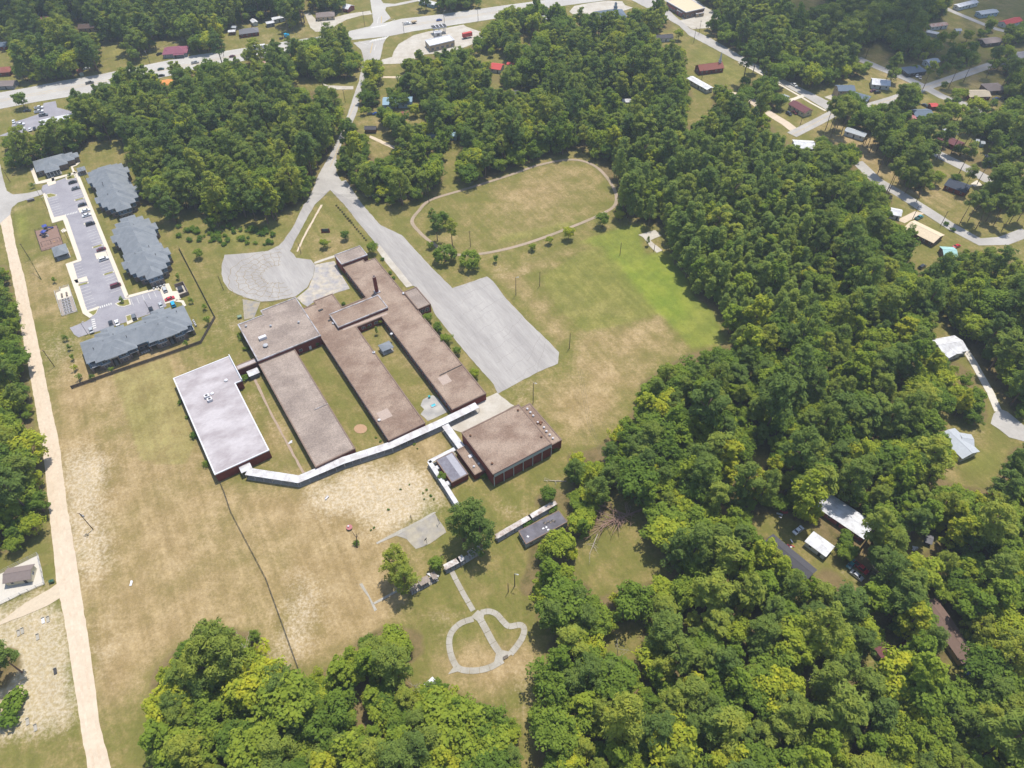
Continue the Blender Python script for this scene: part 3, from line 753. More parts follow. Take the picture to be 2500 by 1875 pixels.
# running track path
trk = [('W',905,455),('W',890,478),('W',905,500),('W',930,522),('W',975,548),('W',1040,548),('W',1130,528),('W',1230,492),('W',1300,462),('W',1330,440),('W',1325,405),('W',1290,362),('W',1240,345),('W',1170,355),('W',1090,382),('W',1000,410),('W',930,432)]
mb = MB(); tp = smooth_line([at(*q) for q in trk], 8, True); ribbon(mb, tp, 1.9, .05, closed=True, thick=.15); struct(mb.build('running_track', M_TRACK)); 
for p_ in tp: block([(p_.x-2,p_.y-2),(p_.x+2,p_.y-2),(p_.x+2,p_.y+2),(p_.x-2,p_.y+2)])
sheet('ball_court', 'L', [(545,190),(720,85),(870,15),(950,135),(960,165),(830,255),(715,300),(640,220)], .05, mat('court_asphalt', col(158,152,144), .95, .16, .5, col(178,168,148), .2))
sheet('court_walk', 'L', [(392,248),(540,170),(700,88),(860,0),(880,5),(720,105),(560,190),(400,262)], .08, M_PATH)
sheet('orange_clay_patch', 'A', [(1225,645),(1240,620),(1300,610),(1335,615),(1325,650),(1270,668)], .04, mat('orange_clay', col(226,150,84), 1, .15, 1.0), blk=True)
sheet('bare_pad', 'H', [(915,570),(1020,540),(1060,575),(990,605),(1065,668),(1030,682),(985,640),(945,585)], .06, M_CONC)
sheet('old_foundation_strip', 'L', [(256,585),(280,575),(400,792),(380,805),(355,750),(330,690)], .06, M_PATH)
sheet('old_walk_slab', 'L', [(365,738),(470,680),(560,630),(570,645),(480,695),(375,750)], .06, M_PATH)
sheet('fenced_pad', 'K', [(-120,770),(0,715),(222,605),(258,772),(120,830),(0,890),(-120,950)], .10, M_KERB)
# garden loop path, laid in separate slabs
garden = struct(bpy.data.objects.new('garden_path', None)); COL.objects.link(garden)
def slabs(line, w, closed, n, seed):
    pts = smooth_line([at('L', *q) for q in line], n*2, closed)
    k = len(pts)
    step = 8
    for i in range(0, k-1 if not closed else k, step):
        seg = [pts[j % k] for j in range(i, min(i+step+1, k+1 if closed else k))]
        if len(seg) < 2: continue
        a, b = seg[0], seg[-1]
        seg[0] = a+(seg[1]-a)*.12; seg[-1] = b+(seg[-2]-b)*.12
        mb = MB(); ribbon(mb, seg, w, .07, thick=.2); mb.build('slab', M_PATH, garden)
slabs([(1180,865),(1080,900),(1010,965),(985,1040),(995,1140),(1030,1230),(1080,1275),(1190,1285),(1310,1260),(1420,1200)], 2.0, False, 6, 1)
slabs([(1215,830),(1270,930),(1340,1060),(1400,1150)], 2.3, False, 6, 2)
slabs([(1240,815),(1310,805),(1370,830),(1420,885),(1470,925),(1560,915),(1592,950),(1575,1020),(1530,1090),(1480,1150)], 2.0, False, 6, 3)
slabs([(1000,470),(1050,570),(1110,680),(1180,800)], 1.8, False, 5, 4)
for q in ([(1160,850),(1215,795),(1270,820),(1260,880),(1215,885)], [(1370,1120),(1400,1115),(1510,1140),(1400,1215),(1340,1250)], [(1030,1240),(1060,1290),(975,1315)]):
    mb = MB(); mb.prism(ats('L', q), -.1, .085); mb.build('slab', M_PATH, garden)
# streets on the east side
sheet('diagonal_street', None, [at(*q) for q in [('C',1040,-60),('C',1250,-60),('C',1330,40),('C',1400,110),('C',1530,220),('C',1700,300),('C',2130,550),('D',330,600),('D',560,710),('D',720,790),('D',705,830),('D',690,850),('D',500,735),('D',320,640),('D',200,575),('C',2100,580),('C',1520,270),('C',1450,200),('C',1330,130),('C',1080,0)]], .06, M_ST)
mb = MB(); ribbon(mb, ats('D', [(10,482),(205,583),(300,640),(340,660),(480,740),(560,790),(680,855)]), 1.6, .1, thick=.2); struct(mb.build('street_footway', M_WALK))
def street(name, s, pts, w, m=None, z=.058):
    mb = MB(); P = ats(s, pts); ribbon(mb, P, w, z, thick=.2)
    for i in range(len(P)-1):
        d = (P[i+1]-P[i]).normalized(); q = Vector((-d.y, d.x, 0))*(w/2+1.5)
        block([P[i]+q, P[i+1]+q, P[i+1]-q, P[i]-q])
    return struct(mb.build(name, m or M_ST))
street('cross_street', 'D', [(420,1040),(600,950),(760,865),(980,830),(1200,765),(1480,665),(1700,590),(1930,510),(2120,450)], 7.2)
street('side_street', 'D', [(930,450),(1100,525),(1290,600),(1380,640),(1490,695),(1580,745),(1740,800),(1900,880)], 7, z=.055)
street('hall_dirt_lane', 'D', [(-150,700),(60,745),(270,890),(370,950),(460,1020)], 6, M_DIRT, .05)
street('rear_street', 'N', [(400,-10),(500,85),(620,155),(740,230),(880,320),(1020,395),(1140,390),(1260,345)], 7, z=.056)
street('pine_street', 'D', [(1440,1130),(1600,1215),(1800,1315),(1960,1400),(2100,1470)], 8, z=.054)
street('far_lane', 'D', [(1600,60),(1700,105),(1870,175),(2000,225),(2150,260)], 5, z=.053)
sheet('cul_de_sac', 'N', [(1075,1315),(1090,1265),(1120,1240),(1160,1255),(1244,1325),(1330,1400),(1330,1460),(1244,1405),(1170,1385),(1120,1345)], .06, M_ST)
street('gravel_driveway', 'N', [(940,930),(985,1000),(1030,1080),(1075,1160),(1115,1255)], 3.2, mat('drive_gravel', col(222,214,200), 1, .1, .8), .05)
sheet('restaurant_car_park', 'C', [(600,90),(640,45),(780,20),(900,5),(1010,10),(1030,40),(1090,60),(1000,90),(820,110),(740,110),(640,120)], .05, M_CONC)
sheet('store_car_park', 'C', [(1330,0),(1560,-20),(1660,60),(1740,100),(1760,130),(1690,215),(1550,225),(1440,160),(1480,150),(1400,60)], .05, M_CONC)
sheet('hall_driveway', 'D', [(390,770),(500,730),(520,745),(440,775),(420,790)], .09, M_WALK)
sheet('house_driveway', 'D', [(670,750),(740,725),(790,745),(720,770)], .09, M_CONC)
sheet('sandy_driveway', 'B', [(960,1045),(1000,1060),(1160,1135),(1140,1150),(1010,1090),(950,1060)], .04, M_DIRT)
sheet('house_yard_drive', 'B', [(590,645),(640,660),(830,665),(830,690),(690,690),(640,680)], .05, M_CONC)
sheet('side_lane', 'B', [(1045,588),(1200,590),(1200,604),(1040,602)], .05, M_DIRT)
sheet('yard_sand_drive', 'N', [(600,285),(690,240),(740,250),(640,300)], .04, M_DIRT)
sheet('pine_lot_drive', 'D', [(1800,1420),(1850,1390),(1890,1430),(1830,1440)], .09, M_WALK)

# markings
mk = MB()
def dashes(mb, pts, w, on, off, z, mi=0):
    P = [Vector((p[0], p[1], 0)) for p in pts]
    for i in range(len(P)-1):
        d = P[i+1]-P[i]; L = d.length; d.normalize(); t = 0.0
        while t < L:
            e = min(L, t+on); ribbon(mb, [P[i]+d*t, P[i]+d*e], w, z, mi); t += on+off
hc = [(.5*(a[0]+b[0]), .5*(a[1]+b[1])) for a, b in zip([(0,226),(240,183),(468,136),(700,101),(853,77)], [(0,266),(221,228),(494,165),(760,118),(853,98)])]
def lane(fr):
    T = [(0,226),(158,196),(358,158),(585,119),(760,92)]; B_ = [(0,266),(158,238),(358,198),(585,151),(760,120)]
    return [at('P', a[0]+(b[0]-a[0])*fr, a[1]+(b[1]-a[1])*fr) for a, b in zip(T, B_)]
def lane2(fr):
    T = [(985,46),(1075,35),(1233,13),(1330,0)]; B_ = [(985,82),(1075,66),(1233,41),(1330,20)]
    return [at('P', a[0]+(b[0]-a[0])*fr, a[1]+(b[1]-a[1])*fr) for a, b in zip(T, B_)]
for F_ in (lane, lane2):
    dashes(mk, F_(.27), .25, 3, 9, .075); dashes(mk, F_(.73), .25, 3, 9, .075)
    dashes(mk, F_(.45), .25, 400, 1, .075, 1); dashes(mk, F_(.55), .25, 400, 1, .075, 1)
    dashes(mk, F_(.04), .2, 400, 1, .075); dashes(mk, F_(.96), .2, 400, 1, .075)
dashes(mk, ats('B', [(978,335),(962,410)]), .4, 60, 1, .08, 1); dashes(mk, ats('B', [(1048,125),(1046,178)]), .4, 60, 1, .082, 1)
for t in range(7):
    a = at('B', 965+t*17, 218-t*3); b = at('B', 985+t*17, 208-t*3); ribbon(mk, [a, b], .9, .083)
    a = at('B', 960+t*19, 325-t*4); b = at('B', 985+t*19, 305-t*4); ribbon(mk, [a, b], .9, .083)
for q in ([(1030,130),(1020,150),(1015,180)], [(1000,350),(990,390)], [(1075,150),(1150,150),(1090,190)], [(870,320),(945,345),(955,320)]):
    ribbon(mk, ats('B', q), .35, .084)
dashes(mk, ats('B', [(840,800),(800,900),(690,1200),(650,1290)]), .2, 400, 1, .08, 1)
dashes(mk, ats('D', [(420,1040),(600,950),(760,865),(980,830),(1200,765),(1480,665),(1700,590),(1930,510)]), .2, 400, 1, .075, 1)
struct(mk.build('road_markings', [M_WHITE, M_YEL]))
# ------------------------------------------------------------------ school
YAW = math.radians(-31.7)
SU = Vector((math.cos(YAW), -math.sin(YAW), 0)); SV = Vector((math.sin(YAW), math.cos(YAW), 0))
SO = at('I', 1365, 1253, 4.2); SO.z = 0
RZ_S = math.atan2(SU.y, SU.x)
def sw(u, v, z=0.0):
    p = SO+SU*u+SV*v
    return Vector((p.x, p.y, z))
def rect(u0, u1, v0, v1):
    return [sw(u0, v0), sw(u1, v0), sw(u1, v1), sw(u0, v1)]

BRICK = mat('red_brick', col(140,72,58), .9, .14, 6.0, col(124,62,52), .5)
GRAVEL = mat('brown_gravel_roof', col(170,149,131), 1, .40, 2.6, col(140,117,101), .13, bump=.5, stretch=(math.radians(-58.3), .7))
GRAVEL2 = mat('grey_gravel_roof', col(149,134,123), 1, .40, 2.6, col(173,157,144), .14, bump=.5, stretch=(math.radians(-58.3), .7))
WHITE_ROOF = mat('chalky_white_roof', col(200,192,192), .9, .09, 1.3, col(172,162,162), .16, stretch=(math.radians(-58.3), .55))
COPING = mat('grey_metal_coping', col(196,194,198), .6, .12, 1.0, col(150,140,134), .3)
COPW = mat('white_coping', col(228,226,228), .6, .06, 1.0)
COPD = mat('weathered_roof_edge', col(140,118,104), .9, .16, 1.0)
CANOPY = mat('white_metal_canopy', col(226,225,225), .6, .06, 1.2, col(196,190,186), .35)
STEEL = mat('painted_steel', col(188,188,190), .5, .1, 2.0)
DARKM = mat('dark_metal', col(70,68,68), .6, .15, 2.0)
WFRAME = mat('white_frame', col(216,218,222), .6, .05, 2.0)
GLASS = glass()
GREYROOF = mat('grey_shingle_roof', col(142,140,148), .95, .10, 1.2, col(124,120,128), .5)
PANELW = mat('pale_wall_panel', col(190,200,198), .7, .06, 1.0)
DIRTY = mat('stained_canopy_metal', col(226,220,214), .8, .14, 1.5, col(170,152,140), .5)
RUST = mat('rusty_metal', col(128,92,70), .9, .22, 2.0)
WOOD = mat('weathered_wood', col(132,120,108), .95, .16, 2.0)

def window_mesh(w, h):
    key = ('window', w, h)
    if key not in MATS:
        mb = MB()
        mb.box((0, 0, 0), (w, .08, h), 0, 0)
        n = max(1, int(round(w/1.1)))
        for i in range(n):
            a = -w/2+.08+(w-.08)*i/n
            b = -w/2+(w-.08)*(i+1)/n
            for z0, z1 in ((.08, h*.48), (h*.52, h-.08)):
                mb.face([(a, -.05, z0), (b, -.05, z0), (b, -.05, z1), (a, -.05, z1)], 1)
        MATS[key] = mb.data('window', [WFRAME, GLASS])
    return MATS[key]
def door_mesh(w, h, m):
    key = ('door', w, h, m.name)
    if key not in MATS:
        mb = MB()
        mb.box((0, 0, 0), (w, .1, h), 0, 0)
        mb.box((w*.32, -.09, h*.45), (.12, .06, .12), 0, 1)
        MATS[key] = mb.data('door', [m, DARKM])
    return MATS[key]

def place(name, data, parent, p, nrm, z):
    """piece set into a wall: p in plan, nrm = the wall's outward direction"""
    L = parent['_at']
    return obj(name, data, parent, (p[0]-L[0]+nrm[0]*.02, p[1]-L[1]+nrm[1]*.02, z-L[2]), math.atan2(nrm[1], nrm[0])+math.pi/2)

def flat_block(root, pts, h, wall=BRICK, roof=GRAVEL, coping=COPING, lip=.22, cw=.35, z0=0.0, bl=True):
    """walls, roof deck and raised edge over one outline"""
    area = sum(pts[i][0]*pts[(i+1) % len(pts)][1]-pts[(i+1) % len(pts)][0]*pts[i][1] for i in range(len(pts)))
    if area < 0: pts = pts[::-1]
    mb = MB(); mb.walls(pts, z0-.1 if z0 else -.15, h); mb.build('wall', wall, root)
    mb = MB(); mb.poly(pts, h-.02); mb.build('roof', roof, root)
    n = len(pts); out, inn = [], []
    for i in range(n):
        a, b, c = Vector(pts[i-1]), Vector(pts[i]), Vector(pts[(i+1) % n])
        d1, d2 = (b-a).normalized(), (c-b).normalized()
        n1, n2 = Vector((d1.y, -d1.x, 0)), Vector((d2.y, -d2.x, 0))
        k = 1+n1.dot(n2)
        off = (n1+n2)/k
        out.append(b+off*.14); inn.append(b-off*cw)
    mb = MB()
    for i in range(n):
        j = (i+1) % n
        o1, o2, i1, i2 = out[i], out[j], inn[i], inn[j]
        zt, zb = h+lip, h-.35
        mb.face([(o1.x, o1.y, zt), (o2.x, o2.y, zt), (i2.x, i2.y, zt), (i1.x, i1.y, zt)])
        mb.face([(o1.x, o1.y, zb), (o2.x, o2.y, zb), (o2.x, o2.y, zt), (o1.x, o1.y, zt)])
        mb.face([(i2.x, i2.y, h-.1), (i1.x, i1.y, h-.1), (i1.x, i1.y, zt), (i2.x, i2.y, zt)])
        mb.face([(o2.x, o2.y, zb), (o1.x, o1.y, zb), (i1.x, i1.y, zb), (i2.x, i2.y, zb)])
    mb.build('roof_edge', coping, root)
    if bl: block(pts)

def window_row(root, a, b, nrm, n, w, h, z, skip=()):
    d = window_mesh(w, h)
    for i in range(n):
        if i in skip: continue
        t = (i+.5)/n
        place('window', d, root, Vector(a)+(Vector(b)-Vector(a))*t, nrm, z)

school = thing('school_building', 'large brown gravel roofed brick school with three long parallel classroom wings', 'school', sw(30, 40))
H1 = 4.0
flat_block(school, rect(0, 16.6, 0, 66), H1, roof=GRAVEL2, coping=COPD)
flat_block(school, [sw(.2,66.1), sw(29.5,66.1), sw(29.5,97.3), sw(12.2,97.3), sw(12.2,93.9), sw(.2,93.9)], 5.6, roof=GRAVEL2, coping=COPING)
flat_block(school, [sw(29.6,-3.7), sw(45.9,-3.7), sw(45.9,64), sw(58.7,64), sw(58.7,-3.5), sw(75,-3.5), sw(75,105.9), sw(69.3,105.9), sw(69.3,108.4), sw(58.4,108.4), sw(58.4,80.4), sw(45.8,80.4), sw(45.8,92), sw(36.2,92), sw(36.2,89.6), sw(29.6,89.6)], H1, coping=COPD)
flat_block(school, rect(38.4, 63.5, 66.8, 77.4), 5.4, coping=COPING, z0=H1)
flat_block(school, rect(58, 72.1, 108.45, 117.5), 5.6, roof=GRAVEL2, coping=COPING)
flat_block(school, rect(75.1, 81.8, 58.7, 73.5), 4.6, roof=GRAVEL2, coping=COPD)
# chimney on the boiler room
mb = MB(); cp_ = sw(64.5, 81.4); mb.box((cp_.x, cp_.y, H1-.1), (1.5, 1.5, 9.6), RZ_S, 0, .9)
ch = mb.build('chimney', BRICK, school)
mb = MB(); mb.box((cp_.x-school['_at'][0], cp_.y-school['_at'][1], H1+9.4), (1.6, 1.6, .35), RZ_S, 0); mb.box((cp_.x-school['_at'][0], cp_.y-school['_at'][1], H1+9.72), (1.0, 1.0, .1), RZ_S, 1); obj('cap', mb.data('cap', [mat('pale_cap', col(176,150,138)), DARKM]), ch)
mb = MB(); mb.box((cp_.x-school['_at'][0], cp_.y-school['_at'][1], H1), (2.6, 2.6, .5), RZ_S); obj('collar', mb.data('collar', COPING), ch)
# classroom windows, each bay a window of its own
WB = -SU; EB = SU
for (u, v0, v1, nr) in ((0, 2, 64, WB), (16.6, 2, 64, EB), (29.6, -2, 62, WB), (45.9, -2, 62, EB), (58.7, -2, 62, WB), (75, -2, 56, EB), (58.4, 84, 106, WB), (75, 76, 104, EB)):
    n = int((v1-v0)/3.4)
    window_row(school, sw(u, v0), sw(u, v1), nr, n, 2.5, 1.8, 1.2)
for u in (19, 23.5):
    place('door' if u > 20 else 'window', door_mesh(1.1, 2.1, WFRAME) if u > 20 else window_mesh(1.6, 1.4), school, sw(u, 66.1), -SV, .1 if u > 20 else 1.2)
window_row(school, sw(47.5, 64), sw(57, 64), -SV, 3, 1.8, 1.5, 1.2)
window_row(school, sw(76, 58.7), sw(81, 58.7), -SV, 2, 2.0, 2.2, 1.2)
for (u, v) in ((2.5,91.5),(13,87),(24.5,80.5),(17,3),(33,60)):
    pass
# rooftop plant
def roof_vent(root, p, z, r=.35, h=.7, m=STEEL):
    mb = MB(); mb.tube((p.x, p.y, z-.05), (p.x, p.y, z+h), r, r, 8); mb.tube((p.x, p.y, z+h), (p.x, p.y, z+h+.3), r*1.7, r*.8, 8)
    return mb.build('roof_vent', m, root)
for (u, v) in ((3.0,90.5),(12.6,84.4),(24.3,79.6)):
    roof_vent(school, sw(u, v), 5.6)
roof_vent(school, sw(6.2, 73.2), 5.6, .7, .8)
mb = MB(); q = sw(6.8, 78.5); mb.box((q.x, q.y, 5.6), (3.4, 1.7, 1.3), RZ_S); mb.box((q.x, q.y, 6.9), (3.1, 1.4, .12), RZ_S); mb.build('air_handler', COPW, school)
for (s, x, y) in (('F',1042,962),('F',1370,1200),('F',1512,1050),('G',375,1033),('G',418,1582),('G',47,795),('G',615,555)):
    roof_vent(school, at(s, x, y, 4.0), 4.0, .4, .5, COPW)
mb = MB(); q = sw(36.5, 84); mb.box((q.x, q.y, 4.0), (2.2, 1.0, .35), RZ_S); mb.build('roof_hatch', DARKM, school)
mb = MB(); q = at('F', 1010, 938, 4.0); mb.box((q.x, q.y, 4.0), (1.2, .9, .3), RZ_S); mb.build('roof_hatch', DARKM, school)
for a, b in (((16.6,27.6),(10.5,27.6)), ((75,16.5),(63.5,16.2))):      # expansion upstands
    mb = MB(); mb.beam(sw(*a, 4.0), sw(*b, 4.0), .3, .25); mb.build('roof_upstand', DARKM if a[0] > 20 else COPING, school)
for a, b, m_ in (((31.5,9.5),(36.5,9.5),GRAVEL2),((62,13),(66.5,13),GRAVEL2),((40,66),(62,64.8),WHITE_ROOF)):   # patched felt strips
    mb = MB(); w_ = 5 if m_ is GRAVEL2 else 1.0; ribbon(mb, [sw(*a), sw(*b)], w_ if m_ is GRAVEL2 else 1.2, 4.0); mb.build('roof_patch', mat('pale_roof_patch', col(186,166,152), 1, .15, 1.5), school)

white = thing('classroom_annex', 'long brick classroom block with stained white roof nearest the dirt road', 'school', sw(-23, 45))
flat_block(white, [sw(-34,17.2), sw(-12.4,17.2), sw(-12.4,59.5), sw(-9.5,59.5), sw(-9.5,77), sw(-34,77)], 4.8, roof=WHITE_ROOF, coping=COPW, lip=.12)
mb = MB(); a, b = sw(-9.35, 59.4), sw(-9.35, 77.2); mb.beam((a.x,a.y,4.4), (b.x,b.y,4.4), .4, 1.3); mb.build('parapet', COPW, white)
window_row(white, sw(-34,20), sw(-34,75), -SU, 14, 1.6, 1.2, 2.6); window_row(white, sw(-12.4,20), sw(-12.4,58), SU, 10, 1.6, 1.2, 2.6)
mb = MB(); q = sw(-24.8, 58.2)
for dv in (0, 1.7): 
    p = sw(-24.8+dv*.3, 58.2-dv*1.5); mb.box((p.x, p.y, 4.8), (2.0, 1.7, 1.2), RZ_S); mb.tube((p.x,p.y,6.0), (p.x,p.y,6.1), .55, .55, 10, 1)
mb.build('air_handler', [COPW, DARKM], white)
roof_vent(white, sw(-15.2, 63.2), 4.8, .5, .4, COPW); roof_vent(white, sw(-22.5, 59), 4.8, .5, .3, COPW)
place('door', door_mesh(2.0, 2.3, DARKM), white, sw(-22.8, 17.2), -SV, .1)

link = thing('link_corridor', 'low corridor joining the white roofed block to the school', 'corridor', sw(-4.6, 69.6))
flat_block(link, rect(-9.0, .1, 68.1, 71.0), 3.4, roof=mat('link_roof', col(190,180,176), .9, .15, 1.0), coping=COPD, lip=.1)

gym = thing('gymnasium', 'tall brick gymnasium with gravel roof and pale clerestory strip', 'gymnasium', sw(68, -30))
HG = 7.6
flat_block(gym, rect(54.8, 81.6, -42.5, -18.7), HG, coping=COPD, lip=.15)
flat_block(gym, rect(81.7, 87.1, -41.6, -18.9), 5.0, coping=COPD, lip=.15)
mb = MB(); a, b = sw(55.2,-42.62,5.6), sw(81.4,-42.62,5.6); mb.beam(a, b, .22, 1.5); mb.build('clerestory_strip', PANELW, gym)
for i in range(7):
    p = sw(55.0+i*4.4, -42.75); mb = MB(); mb.box((p.x, p.y, -.1), (.22, .3, 5.8), RZ_S); mb.build('pilaster', PANELW, gym)
for (s, x, y) in (('J',825,545),('J',1000,772),('J',1400,555),('J',1210,340),('J',1285,330),('J',1310,358),('J',1333,385),('J',1370,440),('J',1420,480),('J',1440,512),('J',1467,540),('J',1492,568)):
    z = HG if x < 1250 or x == 1400 else (5.0 if x > 1250 else HG)
    roof_vent(gym, at(s, x, y, z), z, .3, .5, COPW if z < 6 else RUST)
mb = MB(); q = sw(84.2, -33.5); mb.box((q.x, q.y, -.1), (2.0, 2.0, 0.1), RZ_S); 
for k, (u, v) in enumerate(((84,-29.5),(84.6,-30.4),(85.2,-29.9))):
    q = sw(u, v); mb = MB(); mb.box((q.x, q.y, 5.0), (1.1, .8, .6), RZ_S+k); mb.build('exhaust_fan', RUST, gym)
gw = thing('gym_lobby', 'low flat roofed brick lobby against the gym wall', 'annex', sw(52.5, -29))
flat_block(gw, rect(50.2, 54.6, -36.3, -22.2), 3.4, coping=COPD, lip=.12)
roof_vent(gw, at('J', 893, 773, 3.4), 3.4, .3, .4, COPW); roof_vent(gw, at('J', 853, 795, 3.4), 3.4, .3, .4, COPW)
mb = MB(); q = at('J', 826, 710, 3.4); mb.box((q.x, q.y, 3.38), (1.6, 1.4, .3), RZ_S); mb.build('skylight', COPW, gw)
ga = thing('locker_annex', 'small grey shingled annex beside the gym lobby', 'annex', sw(44.6, -28.2))
flat_block(ga, rect(41.1, 48.3, -34.5, -21.9), 3.3, roof=GREYROOF, coping=COPD, lip=.05, cw=.2)
mb = MB(); ribbon(mb, [sw(46.5,-22.5), sw(46.5,-34)], 2.6, 3.31); mb.build('roof_patch', mat('pale_shingle', col(176,174,180), .9, .12, 1.0), ga)
for dv in (-24.2, -32.8):
    q = sw(40.3, dv); mb = MB(); mb.box((q.x, q.y, 0), (1.3, 1.8, 1.7), RZ_S); mb.box((q.x, q.y, 1.7), (1.0, 1.3, .15), RZ_S); tag(mb.build('air_conditioner', [COPW]), 'boxy white air conditioner between annex and canopy, ' + ('nearer the lobby' if dv > -30 else 'nearer the pine trees'), 'air conditioner', 'annex air conditioners')

# covered walkways: roof panels on posts over a floor slab
def walkway(name, label, pts, w, z=2.9, roof=CANOPY, post=STEEL, gap=3.4, missing=(), floor=True, group=None, slats=None):
    root = thing(name, label, 'walkway', (pts[0][0], pts[0][1], 0), group=group)
    if floor:
        mb = MB(); ribbon(mb, pts, w+.3, .1, thick=.25); mb.build('floor_slab', M_PATH, root)
    for i in range(len(pts)-1):
        a, b = Vector(pts[i]), Vector(pts[i+1]); d = (b-a); L = d.length; d.normalize(); s = Vector((-d.y, d.x, 0))
        n = max(1, int(round(L/gap)))
        for k in range(n):
            if (i, k) in missing: continue
            p, q = a+d*(L*k/n+.02), a+d*(L*(k+1)/n-.02)
            if k == 0 and i > 0: p = p-d*w*.18
            if k == n-1 and i < len(pts)-2: q = q+d*w*.18
            mb = MB()
            zt = z+.004*((i*7+k) % 5)
            mb.beam((p.x, p.y, zt), (q.x, q.y, zt), w, .14, 0)
            mb.build('roof_panel', roof, root)
        for k in range(n+1):
            for sg in (-1, 1):
                p = a+d*(L*k/n)+s*sg*(w/2-.25)
                mb = MB(); mb.box((p.x, p.y, .02), (.14, .14, z-.02), math.atan2(d.y, d.x)); mb.build('post', post, root)
        block([a+s*w, b+s*w, b-s*w, a-s*w])
    return root
wm = walkway('covered_walkway', 'long bent white canopy walkway linking the ends of the school wings', [sw(-23.2,13.6), sw(-7.6,-.9), sw(10.3,-2.0), sw(29.5,-5.4), sw(51.9,-6.2), sw(69,-6.2)], 3.4)
walkway('covered_walkway', 'white canopy walkway from the long canopy to the gym', [sw(52.6,-8.2), sw(52.6,-21.9)], 3.0, 2.86)
walkway('covered_walkway', 'narrow white canopy walkway wrapping round the grey annex', [sw(50.0,-20.9), sw(38.6,-20.9), sw(38.4,-35.5), sw(38.0,-47)], 1.7, 2.8)
dc = thing('door_canopy', 'small pitched white canopy over the annex door', 'canopy', sw(-23, 15.6))
mb = MB(); mb.hip(-2.2, 2.2, -1.9, 1.9, 3.1, .3); o = obj('roof', mb.data('roof', CANOPY), dc, (0,0,0), RZ_S)
for u, v in ((-25,14), (-21,14), (-25,17), (-21,17)):
    mb = MB(); q = sw(u, v); mb.box((q.x, q.y, 0), (.15,.15,3.0), RZ_S); mb.build('post', STEEL, dc)
walkway('ruined_walkway', 'broken white canopy walkway section beside the collapsing grey hut', [at('L',1850,-80,2.6), at('L',1640,40,2.6), at('L',1365,200,2.6)], 2.0, 2.6, roof=DIRTY, post=RUST)
walkway('ruined_walkway', 'rusting canopy walkway section with half its panels gone, near the big pine', [at('L',1250,280,2.6), at('L',1180,315,2.6), at('L',1060,390,2.6), at('L',945,450,2.6)], 2.2, 2.6, roof=DIRTY, post=RUST, gap=2.2, missing=((0,1),(1,1)))
walkway('ruined_walkway', 'bare framed canopy walkway end section sagging towards the garden loop', [at('L',880,505,2.3), at('L',800,545,2.5), at('L',660,620,2.5)], 2.6, 2.4, roof=mat('bare_slat_roof', col(160,146,134), .9, .3, 3.0), post=RUST, gap=.9, missing=((0,2),(0,5),(1,3),(1,7),(1,8)))
fs = thing('fallen_canopy_sheet', 'bent white roof sheet hanging off the broken walkway', 'roof sheet', at('L', 860, 510))
mb = MB()
for k in range(5):
    a, b = at('L', 800+k*18, 500+k*4, 2.5-k*.35), at('L', 870+k*4, 545-k*6, 2.4-k*.4)
    mb.face([a, b, b+Vector((.9,.4,-.25)), a+Vector((.9,.4,-.1))])
mb.build('sheet', CANOPY, fs)

ru = thing('derelict_classroom', 'collapsing grey shingled hut half swallowed by pines', 'hut', at('J', 1390, 1290))
p0, p1, p2, p3 = at('J',1215,1315,3), at('J',1540,1150,3), at('J',1610,1240,3), at('J',1275,1420,3)
flat_block(ru, [p0, p3, p2, p1], 3.0, wall=mat('pale_blue_clapboard', col(178,190,190), .9, .12, 2.0), roof=mat('dark_torn_shingle', col(124,120,126), 1, .14, 1.0, col(104,100,104), .3), coping=COPD, lip=.02, cw=.15)
for k, (x, y) in enumerate(((1415,1295),(1440,1285),(1290,1360),(1455,1305),(1470,1330))):
    q = at('J', x, y, 3.0); mb = MB(); mb.box((q.x, q.y, 2.99), (.8, .6, .1), .5+k); mb.build('torn_patch', COPW, ru)
for k in range(9):
    q = at('J', 1420+k*11, 1248-k*3+(k % 3)*7, 3.0); mb = MB(); mb.box((q.x, q.y, 2.99), (.9, .5, .12+.03*(k % 4)), .55+.2*(k % 3)); mb.build('broken_board', WOOD if k % 2 else DARKM, ru)
window_row(ru, p0, p3, (p0-p1).normalized(), 3, 1.4, 1.2, 1.0); window_row(ru, p3, p2, Vector((SU.y,-SU.x,0)), 4, 1.4, 1.2, 1.0)

# ------------------------------------------------------------------ open sided shelters
def shelter(name, label, cat, p, L, W, rz, z, m, post=WFRAME, deck=M_CONC, pitch=.4, wall=None, group=None):
    root = thing(name, label, cat, (p.x, p.y, 0), rz, group)
    mb = MB(); mb.hip(-L/2, L/2, -W/2, W/2, z, pitch); mb.build('roof', m, root, True)
    mb = MB(); mb.box((0,0,-.1), (L-.4, W-.4, .25)); mb.build('floor_slab', deck, root, True)
    for a in (-1, 1):
        for b in (-1, 1):
            mb = MB(); mb.box((a*(L/2-.5), b*(W/2-.5), 0), (.22,.22,z)); mb.build('post', post, root, True)
    if wall:
        mb = MB(); mb.box((0, 0, .1), (L-2.2, W-2.2, z-.3)); mb.build('wall', wall, root, True)
    ca, sa = math.cos(rz), math.sin(rz)
    block([(p.x+a*ca*L/2-b*sa*W/2, p.y+a*sa*L/2+b*ca*W/2) for a, b in ((-1,-1),(1,-1),(1,1),(-1,1))])
    return root
APROOF = mat('blue_grey_shingles', col(142,146,150), .95, .09, 2.0, col(130,135,140), .35)
shelter('courtyard_pavilion', 'small grey hip roofed open shelter in the narrow school courtyard', 'shelter', sw(52.3, 46.6), 5.6, 5.0, RZ_S, 2.7, APROOF)
sh_ = thing('storage_shed', 'small white metal roofed shed by the link corridor', 'shed', sw(-3.6, 64.2), RZ_S)
mb = MB()
